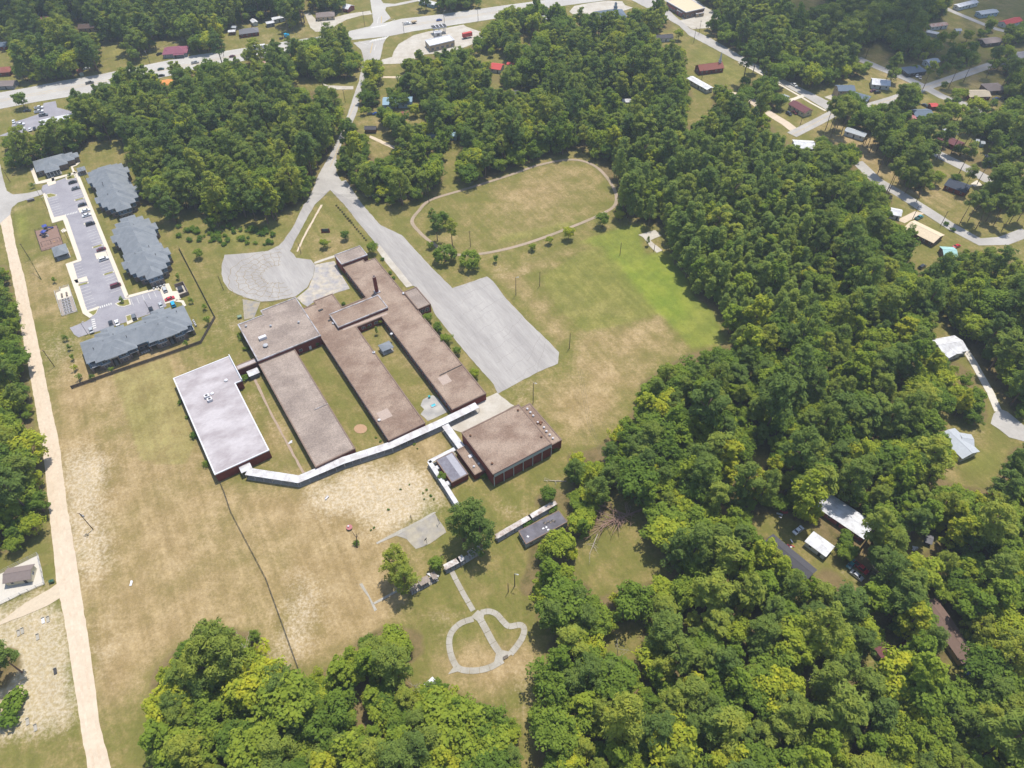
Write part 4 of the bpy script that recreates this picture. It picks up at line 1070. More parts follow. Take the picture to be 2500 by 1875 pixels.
for sg in (-1, 1): mb.face([(-2.4, sg*1.9, 2.5), (2.4, sg*1.9, 2.5), (2.4, 0, 3.3), (-2.4, 0, 3.3)][::sg])
mb.build('roof', CANOPY, sh_, True); mb = MB(); mb.box((0,0,0), (4.2,3.2,2.5)); mb.build('wall', mat('grey_sheet_wall', col(120,122,126), .7), sh_, True)

# ------------------------------------------------------------------ apartment complex
AO = at('E', 860, 1035); AO.z = 0
_a = math.radians(121.6)
AV = Vector((math.cos(_a), math.sin(_a), 0)); AU = Vector((AV.y, -AV.x, 0))
RZ_A = math.atan2(AU.y, AU.x)
def aw(u, w, z=0.0):
    p = AO+AU*u+AV*w
    return Vector((p.x, p.y, z))
APBRICK = mat('tan_brown_brick', col(150,134,122), .9, .12, 5.0, col(134,116,104), .6)
APBLUE = mat('slate_blue_siding', col(104,128,152), .8, .06, 3.0)
APTRIM = mat('white_trim', col(226,224,220), .7, .04, 2.0)
APDARK = mat('balcony_shade', col(86,88,94), .9, .1, 2.0)

sheet('apartment_car_park', 'E', [(278,315),(288,285),(430,237),(510,222),(852,1042),(1060,990),(1085,1000),(1125,1100),(1050,1140),(640,1275),(530,1310),(500,1290),(470,1245),(585,1200),(615,1180),(560,1150),(470,820),(545,790),(440,510),(365,535),(350,530),(292,345)], .06, M_LOT)
fw = struct(bpy.data.objects.new('apartment_footways', None)); COL.objects.link(fw)
for q in ([(503,200),(527,194),(870,1030),(846,1047)], [(290,342),(304,336),(366,500),(440,483),(458,512),(552,785),(548,795),(494,812),(575,1092),(590,1130),(667,1100),(672,1112),(604,1143),(626,1166),(606,1180),(560,1150),(443,815),(522,788),(426,518),(354,540)], [(205,172),(228,167),(262,258),(460,208),(515,190),(520,202),(440,226),(300,268),(242,277)], [(352,258),(370,253),(362,222),(346,226)], [(848,1050),(862,1028),(1060,975),(1085,968),(1088,985),(1060,990)], [(1078,985),(1068,962),(1140,945),(1165,1000),(1210,996),(1222,1050),(1180,1068),(1115,1085)], [(1190,1055),(1240,1062),(1258,1095),(1240,1105),(1225,1075),(1185,1070)], [(480,165),(492,160),(510,200),(495,205)], [(497,100),(530,105),(540,130),(520,150),(480,165),(478,158),(510,145),(522,128),(515,112),(495,108)], [(525,440),(590,425),(612,462),(540,470)], [(640,745),(715,730),(728,765),(655,785)], [(500,925),(585,898),(597,930),(515,945)], [(315,265),(372,245),(380,272),(328,290)], [(432,575),(455,590),(425,605),(410,590)], [(520,1150),(600,1180),(640,1260),(470,1240)][:0] or [(855,1205),(930,1180),(935,1190),(860,1225)]):
    mb = MB(); mb.prism(ats('E', q), -.1, .17); mb.build('footway_slab', M_WALK, fw)
# planted islands with kerbs
isl = struct(bpy.data.objects.new('car_park_islands', None)); COL.objects.link(isl)
M_TURF = mat('island_turf', col(134,134,66), 1, .15, 1.5, col(150,140,84), .4)
for q in ([(308,345),(340,337),(388,348),(380,357),(322,372)], [(442,228),(505,210),(515,235),(450,250)], [(500,383),(568,365),(572,373),(505,393)], [(565,540),(638,527),(640,536),(568,552)], [(620,702),(692,680),(697,690),(625,712)], [(695,885),(768,862),(772,872),(700,895)], [(522,955),(598,935),(600,946),(525,968)], [(775,1085),(830,1055),(875,1048),(888,1090),(840,1105),(800,1102)], [(590,1140),(665,1117),(650,1150),(630,1167)], [(848,1165),(885,1155),(892,1195),(860,1208)]):
    c_ = ats('E', q); g = centre(c_)
    mb = MB(); mb.prism(c_, -.1, .19); k = mb.build('kerb', M_KERB, isl)
    mb = MB(); mb.prism([g+(Vector((p.x,p.y,0))-g)*.78 for p in c_], 0, .25); obj('turf', mb.data('turf', M_TURF), k)
# painted bays
mk = MB()
for w in np.arange(7.5, 128, 2.75):
    if any(abs(w-k) < 2.0 for k in (103, 93, 71, 47.5, 24.5)): continue
    ribbon(mk, [aw(-6.4, w), aw(-1.5, w)], .16, .072)
for w in list(np.arange(94.5, 119, 2.75))+list(np.arange(2.5, 20, 2.75))+list(np.arange(27, 42.5, 2.75)):
    ribbon(mk, [aw(-19.0, w), aw(-14.2, w)], .16, .073)
for u in np.arange(1, 14, 2.75):
    ribbon(mk, [aw(u, -3.2), aw(u, -8.4)], .16, .074)
for u in np.arange(-22, 14, 2.75):
    ribbon(mk, [aw(u, -22.6), aw(u, -27.8)], .16, .074)
for (s, a, b, n) in (('E',(440,485),(525,463),8), ('E',(672,1108),(760,1080),6), ('E',(628,1185),(640,1255),5)):
    for k in range(n):
        p, q = Vector(a), Vector(b); t0 = (k+.1)/n; t1 = (k+.6)/n
        ribbon(mk, [at(s, *(p+(q-p)*t0)), at(s, *(p+(q-p)*t1))], 1.6, .076)
struct(mk.build('parking_bay_markings', M_WHITE))

def tfA(uc, wc):
    return lambda p: tuple(aw(uc+p[0], wc+p[1], p[2]))

def star_block(label, uc, halves, ends, eave=5.6):
    """two linked pavilions with stepped hip roofs"""
    c = aw(uc, (halves[0]+halves[-1])/2)
    root = thing('apartment_building', label, 'apartments', c)
    lo, hi = min(halves), max(halves)
    R = []
    for k, wc in enumerate(halves):
        R += [(11.7, wc-3.4, wc+3.4), (9.7, wc-9.4, wc+9.4)]
    R += [(9.0, lo, hi), (7.3, lo-13.6, hi+(13.6 if ends[1] else 10.5)), (4.0, lo-18.0, hi+(17 if ends[1] else 11.5))]
    rb, wb, wb2, tb = MB(), MB(), MB(), MB()
    for i, (uh, w0, w1) in enumerate(R):
        z = eave+.015*i
        mb = MB(); mb.hip(-uh, uh, w0-0, w1, z, .42, tf=lambda p: tuple(aw(uc+p[0], p[1], p[2]))); mb.build('roof', APROOF, root)
        pts = [aw(uc-uh+.6, w0+.6), aw(uc+uh-.6, w0+.6), aw(uc+uh-.6, w1-.6), aw(uc-uh+.6, w1-.6)]
        mb = MB(); mb.walls(pts, -.1, 3.0+.002*i); mb.build('wall', APBRICK, root)
        mb = MB(); mb.walls(pts, 3.0+.002*i, z-.1); mb.build('upper_wall', APBLUE, root)
        mb = MB(); mb.walls([p+(p-centre(pts))*.004 for p in pts], 2.9, 3.1+.01*i); mb.build('band', APTRIM, root)
        block(pts)
        # windows on the two gable ends and sides of each step
        for side in (-1, 1):
            wl = w0+.6 if side < 0 else w1-.6
            for du in ((-uh*.55, uh*.55) if uh > 5 else (-1.6, 1.6)):
                if abs(wl-(lo-18.0+.6)) < .1 or uh > 5:
                    for z_ in (1.0, 3.7):
                        if True:
                            place('window', window_mesh(1.5, 1.3), root, aw(uc+du*1.15 if uh > 5 else uc+du, wl), AV*side, z_)
            ul = uc+side*(uh-.6)
            if uh > 10:
                for z_ in (1.0, 3.7):
                    place('window', window_mesh(1.5, 1.3), root, aw(ul, (w0+w1)/2), AU*side, z_)
    for k in range(6):
        p = aw(uc+rnd.uniform(-5, 5), rnd.uniform(lo-5, hi+5)); roof_vent(root, p, eave+2.0, .12, .9, DARKM)
    return root
apA = star_block('slate roofed stepped apartment building beside the wood, nearest the clubhouse', 15.6, (86.2, 110.2), (1, 0))
apB = star_block('slate roofed stepped apartment building in the middle of the complex', 15.4, (17.6, 43.6), (1, 1))

# front apartment block seen on its long two storey facade
apC = thing('apartment_building', 'long slate roofed apartment block showing its brick and blue balcony facade', 'apartments', aw(-1.7, -38))
EV = 5.8
for (u0, u1, w0, w1, dz) in ((-25, 21.6, -45.0, -29.2, 0), (-21.5, -3.5, -46.8, -33, .01), (1.5, 19.0, -46.9, -33, .02), (-17.5, -8.0, -47.3, -35, .03), (5.4, 15.2, -47.4, -35, .04), (-18.5, -5.5, -42, -27.4, .05), (2.6, 16.0, -42, -27.4, .06), (-15.5, -9.5, -40, -25.6, .07), (7.0, 13.2, -40, -25.6, .08)):
    mb = MB(); mb.hip(u0, u1, w0, w1, EV+dz, .42, tf=lambda p: tuple(aw(*p))); mb.build('roof', APROOF, apC)
core = [aw(-24.4,-42.6), aw(21,-42.6), aw(21,-29.8), aw(-24.4,-29.8)]; block([aw(-25,-47), aw(21.6,-47), aw(21.6,-27), aw(-25,-27)])
mb = MB(); mb.walls(core, -.1, 3.0); mb.build('wall', APBRICK, apC)
mb = MB(); mb.walls(core, 3.0, EV-.1); mb.build('upper_wall', APBLUE, apC)
for u0, u1 in ((-17.9,-6.1), (3.2,15.4)):
    mb = MB(); mb.walls([aw(u0,-30), aw(u1,-30), aw(u1,-28), aw(u0,-28)], -.1, EV-.1); mb.build('north_bay', APBRICK, apC)
def bay(u0, u1, w, kind):
    w1 = -42.5
    pts = [aw(u0,w), aw(u1,w), aw(u1,w1), aw(u0,w1)]
    if kind == 'window':
        mb = MB(); mb.walls(pts, -.1, 2.9); mb.build('wall', APBRICK, apC)
        mb = MB(); mb.walls(pts, 2.9, EV-.12); mb.build('upper_wall', APBLUE, apC)
        mb = MB(); mb.beam(aw(u0-.05,w-.05,2.8), aw(u1+.05,w-.05,2.8), .2, .28); mb.build('band', APTRIM, apC)
        for z_ in (.9, 3.7):
            place('window', window_mesh(2.2, 1.4), apC, aw((u0+u1)/2, w), -AV, z_)
    elif kind == 'balcony':
        mb = MB(); mb.beam(aw(u0,(w+w1)/2,2.85), aw(u1,(w+w1)/2,2.85), abs(w-w1), .25); mb.build('balcony_floor', APTRIM, apC)
        for u in (u0+.45, u1-.45):
            mb = MB(); q = aw(u, w+.4); mb.box((q.x,q.y,-.1), (.8,.8,3.0), RZ_A); mb.build('pier', APBRICK, apC)
            mb = MB(); mb.box((q.x,q.y,3.1), (.6,.6,EV-3.2), RZ_A); mb.build('upper_pier', APBLUE, apC)
        mb = MB(); mb.beam(aw(u0+.8,w+.1,4.0), aw(u1-.8,w+.1,4.0), .06, .08)
        for t in np.arange(u0+.9, u1-.8, .35): mb.tube(aw(t,w+.1,3.1), aw(t,w+.1,4.05), .025, .025, 4, 0, False)
        mb.build('railing', DARKM, apC)
        place('door', door_mesh(1.8, 2.1, GLASS), apC, aw((u0+u1)/2, -42.6), -AV, .1); place('door', door_mesh(1.8, 2.1, GLASS), apC, aw((u0+u1)/2, -42.6), -AV, 3.15)
    else:
        for u in (u0+.3, u1-.3):
            mb = MB(); mb.beam(aw(u,w,-.1), aw(u,w1,-.1), .5, EV); mb.build('stair_wall', APBRICK, apC)
        mb = MB(); mb.beam(aw(u0,w-.02,5.0), aw(u1,w-.02,5.0), .2, .7); mb.build('fascia', APTRIM, apC)
        for k in range(10):
            mb = MB(); mb.beam(aw(u0+1.0,w+.8+k*.26,.1+k*.28), aw(u0+2.2,w+.8+k*.26,.1+k*.28), .3, .1); mb.build('step', M_CONC, apC)
for side, base in ((0,-24.6), (1,21.2)):
    sg = 1 if side == 0 else -1
    seq = [(4.4,'balcony',-45.6), (4.2,'window',-46.2), (3.8,'stair',-46.8), (4.2,'window',-46.2), (4.0,'balcony',-45.6)]
    u = base
    for (wd, kd, w) in seq:
        a, b = (u, u+wd) if sg > 0 else (u-wd, u)
        bay(a+.02, b-.02, w, kd)
        u += sg*wd
for u_ in (-2.6, -.6):
    for z_ in (1.0, 3.7): place('window', window_mesh(1.4, 1.3), apC, aw(u_, -42.6), -AV, z_)
for k in range(9):
    roof_vent(apC, aw(-20+k*4.7, -40+(k % 3)*2.2), EV+2.2, .12, .8, DARKM)
for k in range(4):
    q = aw(-3.2+k*1.0, -44.6); mb = MB(); mb.box((q.x,q.y,0), (.75,.75,.8), RZ_A); tag(mb.build('condenser_unit', STEEL), 'white condenser unit in the row at the middle of the balcony facade', 'air conditioner', 'facade condensers')
for k in range(4):
    q = aw(22.6, -36-k*1.3); mb = MB(); mb.box((q.x,q.y,0), (.8,.8,.9), RZ_A); tag(mb.build('condenser_unit', STEEL), 'white condenser unit against the gable end near the wooden fence', 'air conditioner', 'gable end condensers')
for k in range(4):
    q = aw(12.6+k*1.7, -1.6); mb = MB(); mb.box((q.x,q.y,0), (.8,.8,.9), RZ_A); tag(mb.build('condenser_unit', STEEL), 'white condenser unit below the middle apartment building', 'air conditioner', 'middle building condensers')

club = thing('clubhouse', 'slate roofed single storey clubhouse with white porch at the top of the car park', 'clubhouse', aw(-9, 147))
for (u0, u1, w0, w1, dz) in ((-19.8,-2,141.5,156,0), (-6,2.4,144.2,154.5,.01), (-15.6,-7.2,137.2,150,.02), (-1,5.2,146,152.5,.03)):
    mb = MB(); mb.hip(u0,u1,w0,w1,3.4+dz,.42, tf=lambda p: tuple(aw(*p))); mb.build('roof', APROOF, club)
    if dz != .02:
        mb = MB(); mb.walls([aw(u0+.6,w0+.6), aw(u1-.6,w0+.6), aw(u1-.6,w1-.6), aw(u0+.6,w1-.6)], -.1, 3.3); mb.build('wall', APBRICK, club)
    block([aw(u0,w0), aw(u1,w0), aw(u1,w1), aw(u0,w1)])
for u in np.arange(-15.1, -7.5, 1.85):
    mb = MB(); q = aw(u,137.8); mb.box((q.x,q.y,0), (.3,.3,3.3), RZ_A); mb.build('porch_column', APTRIM, club)
for u in (-14,-12,-10): place('window', window_mesh(1.5,1.8), club, aw(u, 142.1), -AV, .6)
for u in (-18,-4,-2.6): place('window', window_mesh(1.3,1.3), club, aw(u, 142.1 if u < -5 else 144.8), -AV, 1.0)
mb = MB(); ribbon(mb, [aw(-15.4,139.8), aw(-7.4,139.8)], 4.4, .12, thick=.2); mb.build('porch_floor', M_CONC, club)
shelter('mail_kiosk', 'small slate hip roofed mail kiosk beside the clubhouse', 'kiosk', aw(3.4,131.8), 4.6, 5.2, RZ_A, 2.7, APROOF, APTRIM, wall=APBRICK)
shelter('picnic_pavilion', 'slate hip roofed picnic pavilion at the playground corner', 'pavilion', aw(-21.1,53.7), 7.0, 9.6, RZ_A, 2.9, APROOF, DARKM)
for k in range(2):
    pt = thing('picnic_table', 'picnic table under the slate pavilion', 'table', aw(-21.1+k*2.4-1.2, 53), RZ_A, 'pavilion tables')
    mb = MB(); mb.box((0,0,.7),(1.8,.8,.06)); mb.build('table_top', WOOD, pt, True)
    for y_ in (-.8,.8): mb = MB(); mb.box((0,y_,.4),(1.8,.28,.05)); mb.build('bench', WOOD, pt, True)
    mb = MB(); mb.beam((-.6,-.8,.1),(-.6,.8,.1),.08,.6); mb.beam((.6,-.8,.1),(.6,.8,.1),.08,.6); mb.build('leg_frame', DARKM, pt, True)
# playground
sheet('playground_mulch', 'E', [(237,592),(385,552),(432,688),(282,728)], .07, mat('brown_mulch', col(150,122,108), 1, .14, 1.5))
def fence(name, label, pts, h, gap, pm, rails, rm, panel=None, group=None):
    root = thing(name, label, 'fence', (pts[0][0], pts[0][1], 0), group=group)
    for i in range(len(pts)-1):
        a, b = Vector(pts[i]), Vector(pts[i+1]); a.z = b.z = 0
        n = max(1, int(round((b-a).length/gap)))
        for k in range(n+1):
            if k == n and i < len(pts)-2: continue
            p = a+(b-a)*(k/n); mb = MB(); mb.box((p.x,p.y,-.1), (.12,.12,h+.18), math.atan2((b-a).y,(b-a).x)); mb.build('post', pm, root)
        for k in range(n):
            p, q = a+(b-a)*((k+.03)/n), a+(b-a)*((k+.97)/n)
            mb = MB()
            if panel:
                L = (q-p).length; m_ = max(1, int(L/.6))
                for j in range(m_):
                    s, e = p+(q-p)*((j+.01)/m_), p+(q-p)*((j+.99)/m_); zz = h-.03*((j*3+k) % 3)
                    mb.beam((s.x,s.y,.05), (e.x,e.y,.05), .05, zz)
                mb.build('panel', panel, root)
            else:
                for z in rails: mb.beam((p.x,p.y,z), (q.x,q.y,z), .05, .06)
                mb.build('rail', rm, root)
    return root
GREYW = mat('grey_fence_boards', col(120,108,98), .95, .16, 3.0)
fence('wooden_fence', 'tall grey wooden fence running round the apartment lawn to the dirt road', [at('E',1210,710), at('E',1330,940), at('E',1455,1180), at('E',1360,1350), at('E',1110,1440), at('E',800,1545), at('E',490,1655), at('I',-500,85) if False else at('P',176,950)], 1.8, 2.5, DARKM, (), GREYW, panel=GREYW)
fence('playground_fence', 'low black fence round the playground', [at('E',237,592), at('E',385,552), at('E',432,688), at('E',282,728), at('E',237,592)], 1.2, 2.4, DARKM, (.2,.6,1.1), DARKM)
fence('chain_fence', 'dark chain fence behind the top apartment building', [at('E',790,-40), at('E',825,0), at('E',870,140)], 1.6, 3, DARKM, (.3,1.5), DARKM)
fence('garden_fence', 'white picket fence round the vegetable beds', [at('U',425,1130), at('U',545,1095), at('U',660,1440), at('U',455,1505), at('U',355,1185), at('U',430,1160), at('U',425,1130)], 1.2, 1.9, COPW, (.25,.65,1.05), COPW)
sheet('vegetable_bed_gravel', 'U', [(362,1188),(545,1098),(655,1438),(455,1500)], .05, mat('bed_gravel', col(168,156,146), 1, .12, 2.0))
sheet('garden_paving', 'U', [(365,1190),(432,1160),(430,1130),(543,1098),(585,1230),(395,1288)], .075, M_WALK)
for r in range(6):
    for c_ in range(3):
        p = at('U', 468+c_*33+r*8, 1290-c_*9+r*34); bed = thing('planter_box', 'weathered planter box in the rows inside the white picket fence', 'planter', p, RZ_A, 'vegetable planters')
        mb = MB()
        for (x, y, sx, sy) in ((0,-.55,1.5,.1),(0,.55,1.5,.1),(-.7,0,.1,1.0),(.7,0,.1,1.0)): mb.box((x,y,.05),(sx,sy,.4))
        mb.build('frame', COPW, bed, True); mb = MB(); mb.box((0,0,.05),(1.3,1.0,.3)); mb.build('soil', mat('planter_soil', col(92,84,62), 1, .3, 6.0), bed, True)
for k, (x, y) in enumerate(((455,1232),(520,1215))):
    p = at('U', x, y); bn = thing('potting_bench', 'brown slatted bench on the garden paving, ' + ('nearer the dirt road' if k == 0 else 'nearer the car park'), 'bench', p, RZ_A+1.5, 'garden benches')
    for j in range(5): mb = MB(); mb.box((-1.2+j*.6,0,.7),(.5,.8,.06)); mb.build('slat', WOOD, bn, True)
    for a in (-1.2,1.2): mb = MB(); mb.box((a,0,0),(.1,.7,.7)); mb.build('leg', WOOD, bn, True)
BLUEP = mat('blue_plastic', col(70,86,170), .5, .05, 1.0)
def playset(p, rz, label):
    r = thing('play_structure', label, 'play structure', p, rz, 'blue play structures')
    for a in (-1,1):
        for b in (-1,1): mb = MB(); mb.tube((a*.9,b*.9,0),(a*.9,b*.9,3.0),.08); mb.build('post', STEEL, r, True)
    mb = MB(); mb.box((0,0,1.3),(1.9,1.9,.1)); mb.build('deck', DARKM, r, True)
    mb = MB(); mb.hip(-1.2,1.2,-1.2,1.2,3.0,.6); mb.build('roof', BLUEP, r, True)
    mb = MB(); mb.beam((1,0,1.4),(3.6,0,.2),.8,.1); mb.beam((1,.4,1.4),(3.6,.4,.2),.08,.35); mb.beam((1,-.4,1.4),(3.6,-.4,.2),.08,.35); mb.build('slide', BLUEP, r, True)
    mb = MB(); [mb.beam((-1.1-.2*k,-.5,1.1-.35*k),(-1.1-.2*k,.5,1.1-.35*k),.25,.08) for k in range(4)]; mb.build('ladder', STEEL, r, True)
playset(at('U',245,345), RZ_A+.1, 'blue roofed play tower with slide on the brown mulch, nearer the street'); playset(at('U',232,420), RZ_A+2.4, 'blue roofed play tower with slide on the brown mulch, nearer the swings')
sg_ = thing('swing_set', 'low steel swing frame on the brown mulch by the pavilion', 'swing set', at('U',310,520), math.atan2((at('U',410,470)-at('U',205,530)).y, (at('U',410,470)-at('U',205,530)).x))
mb = MB(); mb.tube((-4.5,0,2.3),(4.5,0,2.3),.07); mb.build('top_bar', DARKM, sg_, True)
for x_ in (-4.5,0,4.5):
    for y_ in (-.9,.9): mb = MB(); mb.tube((x_,y_,0),(x_,0,2.3),.06); mb.build('leg', DARKM, sg_, True)
for x_ in (-3,-1.5,1.5,3): mb = MB(); mb.box((x_,0,.5),(.5,.25,.05)); mb.tube((x_-.2,0,.5),(x_-.2,0,2.3),.015,.015,4); mb.tube((x_+.2,0,.5),(x_+.2,0,2.3),.015,.015,4); mb.build('swing_seat', paint('swing_yellow',(.7,.4,.02)) if x_ == 1.5 else DARKM, sg_, True)
# refuse enclosure
de = thing('refuse_enclosure', 'brick walled refuse enclosure beside the wooden fence', 'enclosure', aw(24,-10.6))
for a, b in (((21.8,-6),(26.2,-6)), ((26.2,-6),(26.2,-15.2)), ((26.2,-15.2),(21.8,-15.2))):
    mb = MB(); mb.beam(aw(*a,-.1), aw(*b,-.1), .3, 2.1); mb.build('wall', APBRICK, de)
mb = MB(); mb.prism([aw(21.8,-6), aw(26.2,-6), aw(26.2,-15.2), aw(21.8,-15.2)], -.1, .1); mb.build('floor_slab', M_CONC, de)
dp = thing('dumpster', 'dark metal dumpster inside the brick enclosure', 'dumpster', aw(23.6,-10), RZ_A)
mb = MB(); mb.box((0,0,.1),(2.2,2.8,1.4),0,0,1.05); mb.build('bin', DARKM, dp, True); mb = MB(); mb.box((0,0,1.52),(2.3,2.9,.08)); mb.build('lid', mat('dark_lid', col(60,64,72)), dp, True)
# ------------------------------------------------------------------ houses
def rm(n, r, g, b, **k): return mat('roof_'+n, col(r, g, b), k.pop('rough', .9), k.pop('var', .10), k.pop('scale', 1.2), **k)
def wmat(n, r, g, b): return mat('siding_'+n, col(r, g, b), .85, .07, 2.0)
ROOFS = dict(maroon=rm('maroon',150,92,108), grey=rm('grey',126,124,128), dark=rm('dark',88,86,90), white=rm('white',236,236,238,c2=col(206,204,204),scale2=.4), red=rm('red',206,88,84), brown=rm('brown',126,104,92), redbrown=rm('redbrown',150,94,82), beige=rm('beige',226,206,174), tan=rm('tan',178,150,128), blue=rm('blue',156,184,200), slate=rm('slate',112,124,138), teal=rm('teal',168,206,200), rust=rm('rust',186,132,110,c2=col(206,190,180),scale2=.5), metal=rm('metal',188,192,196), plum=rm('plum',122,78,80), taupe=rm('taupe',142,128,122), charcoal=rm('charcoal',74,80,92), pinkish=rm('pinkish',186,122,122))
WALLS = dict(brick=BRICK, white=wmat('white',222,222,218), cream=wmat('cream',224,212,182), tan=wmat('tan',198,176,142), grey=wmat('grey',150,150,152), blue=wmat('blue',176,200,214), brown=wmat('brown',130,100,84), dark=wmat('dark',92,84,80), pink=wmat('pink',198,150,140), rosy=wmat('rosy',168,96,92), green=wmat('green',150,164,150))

def house(name, label, cat, s, a, b, W, eave, rise, roof, wall, hip=False, chimney=False, over=.45, porch=None, wins=True, group=None):
    z = eave+rise
    A, B = at(s, *a, z), at(s, *b, z)
    d = B-A; L = max(d.length, 1.5); rz = math.atan2(d.y, d.x); c = (A+B)/2
    root = thing(name, label, cat, (c.x, c.y, 0), rz, group)
    l, w = L/2, W/2
    wl, ww = l-over, w-over
    mb = MB()
    mb.walls([(-wl,-ww),(wl,-ww),(wl,ww),(-wl,ww)], -.1, eave)
    if not hip:
        for sg in (-1, 1):
            q = [(sg*wl, -ww*sg, eave), (sg*wl, ww*sg, eave), (sg*wl, 0, eave+rise*ww/w)]
            mb.face(q)
    mb.build('wall', WALLS[wall], root, True)
    mb = MB()
    if hip:
        mb.hip(-l, l, -w, w, eave, rise/min(l, w))
    else:
        t = .14
        for sg in (-1, 1):
            P = [(-l, sg*w, eave), (l, sg*w, eave), (l, 0, eave+rise), (-l, 0, eave+rise)]
            Q = [(x, y, zz-t) for x, y, zz in P]
            if sg > 0: P, Q = P[::-1], Q[::-1]
            mb.face(P); mb.face(Q[::-1])
            for i in range(4): mb.face([Q[i], Q[(i+1) % 4], P[(i+1) % 4], P[i]])
        mb.box((0, 0, eave+rise-.06), (2*l, .25, .1))
    mb.build('roof', ROOFS[roof], root, True)
    if wins:
        n = max(2, int(2*wl/3.2)); wd = window_mesh(1.1, 1.1); z0 = max(.7, eave-1.7)
        for sg in (-1, 1):
            for i in range(n):
                x = -wl+2*wl*(i+.5)/n
                if sg < 0 and i == n//2:
                    o = obj('door', door_mesh(.95, 2.0, DARKM), root, (x, sg*(ww+.02), .05), 0)
                else:
                    o = obj('window', wd, root, (x, sg*(ww+.02), z0), 0 if sg < 0 else math.pi)
        if ww > 2.2:
            for sg in (-1, 1): obj('window', wd, root, (sg*(wl+.02), 0, z0), sg*math.pi/2)
    if chimney:
        mb = MB(); mb.box((l*.4, w*.15, eave), (.7, .7, rise+.7)); mb.build('chimney', BRICK, root, True)
    if porch:
        px_, pl, pw = porch
        mb = MB(); mb.beam((px_-pl/2, -w-pw/2+.2, eave-.35), (px_+pl/2, -w-pw/2+.2, eave-.35), pw, .12); mb.build('porch_roof', ROOFS[roof], root, True)
        for x in (px_-pl/2+.2, px_+pl/2-.2): mb = MB(); mb.box((x, -w-pw+.35, 0), (.15,.15,eave-.35)); mb.build('porch_post', WFRAME, root, True)
    ca, sa = math.cos(rz), math.sin(rz)
    block([(c.x+x*ca-y*sa, c.y+x*sa+y*ca) for x, y in ((-l,-w),(l,-w),(l,w),(-l,w))])
    return root

H = house
# across the highway
h = H('house', 'maroon metal roofed house with upper gable beside the highway', 'house', 'A', (1248,368), (1442,352), 13, 3.0, 2.6, 'maroon', 'grey', True, porch=(3,8,2))
mb = MB(); mb.hip(-6.5, 3.5, -2.6, 3.6, 4.5, .4); mb.build('upper_roof', ROOFS['maroon'], h, True)
mb = MB(); mb.walls([(-6,-2.2),(3,-2.2),(3,3.2),(-6,3.2)], 3.6, 4.4); mb.build('upper_wall', WALLS['grey'], h, True)
H('house', 'grey roofed brick house on the green lawn beyond the highway', 'house', 'A', (1836,226), (1988,206), 9.5, 2.8, 2.2, 'grey', 'brick', True, True)
H('shed', 'low white metal shed beside the grey roofed brick house', 'shed', 'A', (1758,234), (1816,230), 4.5, 2.4, .6, 'white', 'brown', wins=False)
H('shed', 'small round topped pale shed behind the grey roofed brick house', 'shed', 'A', (1785,198), (1824,200), 4, 2.2, .9, 'metal', 'grey', wins=False)
H('shed', 'narrow white shed at the wood edge beyond the highway', 'shed', 'A', (1945,142), (1968,165), 4.5, 2.6, .9, 'white', 'white', wins=False)
H('mobile_home', 'pale mobile home by the sandy shoulder, partly behind a tree', 'mobile home', 'A', (2048,170), (2112,158), 5.0, 2.8, .7, 'white', 'grey')
H('mobile_home', 'white roofed trailer home beside the dense trees over the sandy shoulder', 'mobile home', 'A', (2092,138), (2192,116), 5.5, 3.0, .8, 'white', 'white')
H('house', 'red brick house with rose roof at the picture left edge by the highway', 'house', 'A', (-30,520), (80,512), 10, 2.8, 2.0, 'redbrown', 'brick', True)
H('house', 'grey roofed low house next to the highway verge at far left', 'house', 'A', (-60,628), (112,622), 9, 2.6, 1.6, 'taupe', 'grey')
H('house', 'slate roofed red walled house highest at the left edge', 'house', 'A', (-60,325), (55,322), 9, 2.8, 1.8, 'slate', 'brick')
H('shed', 'red roofed shed with green side at the highway verge', 'shed', 'A', (598,520), (622,556), 3.6, 2.6, .6, 'redbrown', 'green', wins=False)
H('house', 'white fronted house with faded red roof deep in the far wood', 'house', 'A', (285,130), (395,124), 8, 2.8, 1.6, 'pinkish', 'white')
H('house', 'brown roofed house among trees above the green meadow', 'house', 'A', (600,188), (745,178), 9, 2.8, 1.8, 'brown', 'tan')
H('office', 'long white metal roofed office beside the small car lot', 'office', 'A', (305,935), (550,882), 8, 3.2, 1.0, 'white', 'white')
H('shed', 'rusty roofed shed wedged between trees and the highway', 'shed', 'A', (1996,478), (2062,466), 8, 3.0, 1.0, 'rust', 'grey', wins=False)
H('house', 'grey hip roofed house north of the highway crossing', 'house', 'B', (535,98), (682,86), 10, 2.8, 2.0, 'taupe', 'tan', True)
H('house', 'white fronted house with red trim beside the north street', 'house', 'B', (762,28), (812,40), 9, 2.8, 1.8, 'white', 'rosy')
H('mobile_home', 'white and blue mobile home at the top edge north of the highway', 'mobile home', 'B', (1345,-10), (1468,22), 6, 2.8, .8, 'white', 'blue')
H('house', 'bright red roofed white house in the green clearing', 'house', 'B', (1890,488), (1982,500), 10, 2.8, 1.6, 'red', 'white')
H('shed', 'small red roofed outbuilding beside the red roofed house', 'shed', 'B', (2018,478), (2070,490), 4, 2.4, .8, 'red', 'white', wins=False)
H('house', 'pale blue metal roofed house half hidden by oaks', 'house', 'B', (1055,760), (1285,752), 11, 2.8, 1.8, 'blue', 'blue')
H('shed', 'dark roofed wooden shed beside the school street', 'shed', 'B', (915,972), (1008,972), 5, 2.6, 1.2, 'dark', 'brown', wins=False)
H('shed', 'red brown barn shed in the shaded yard', 'shed', 'B', (1200,862), (1252,862), 5, 2.6, 1.0, 'redbrown', 'brick', wins=False)
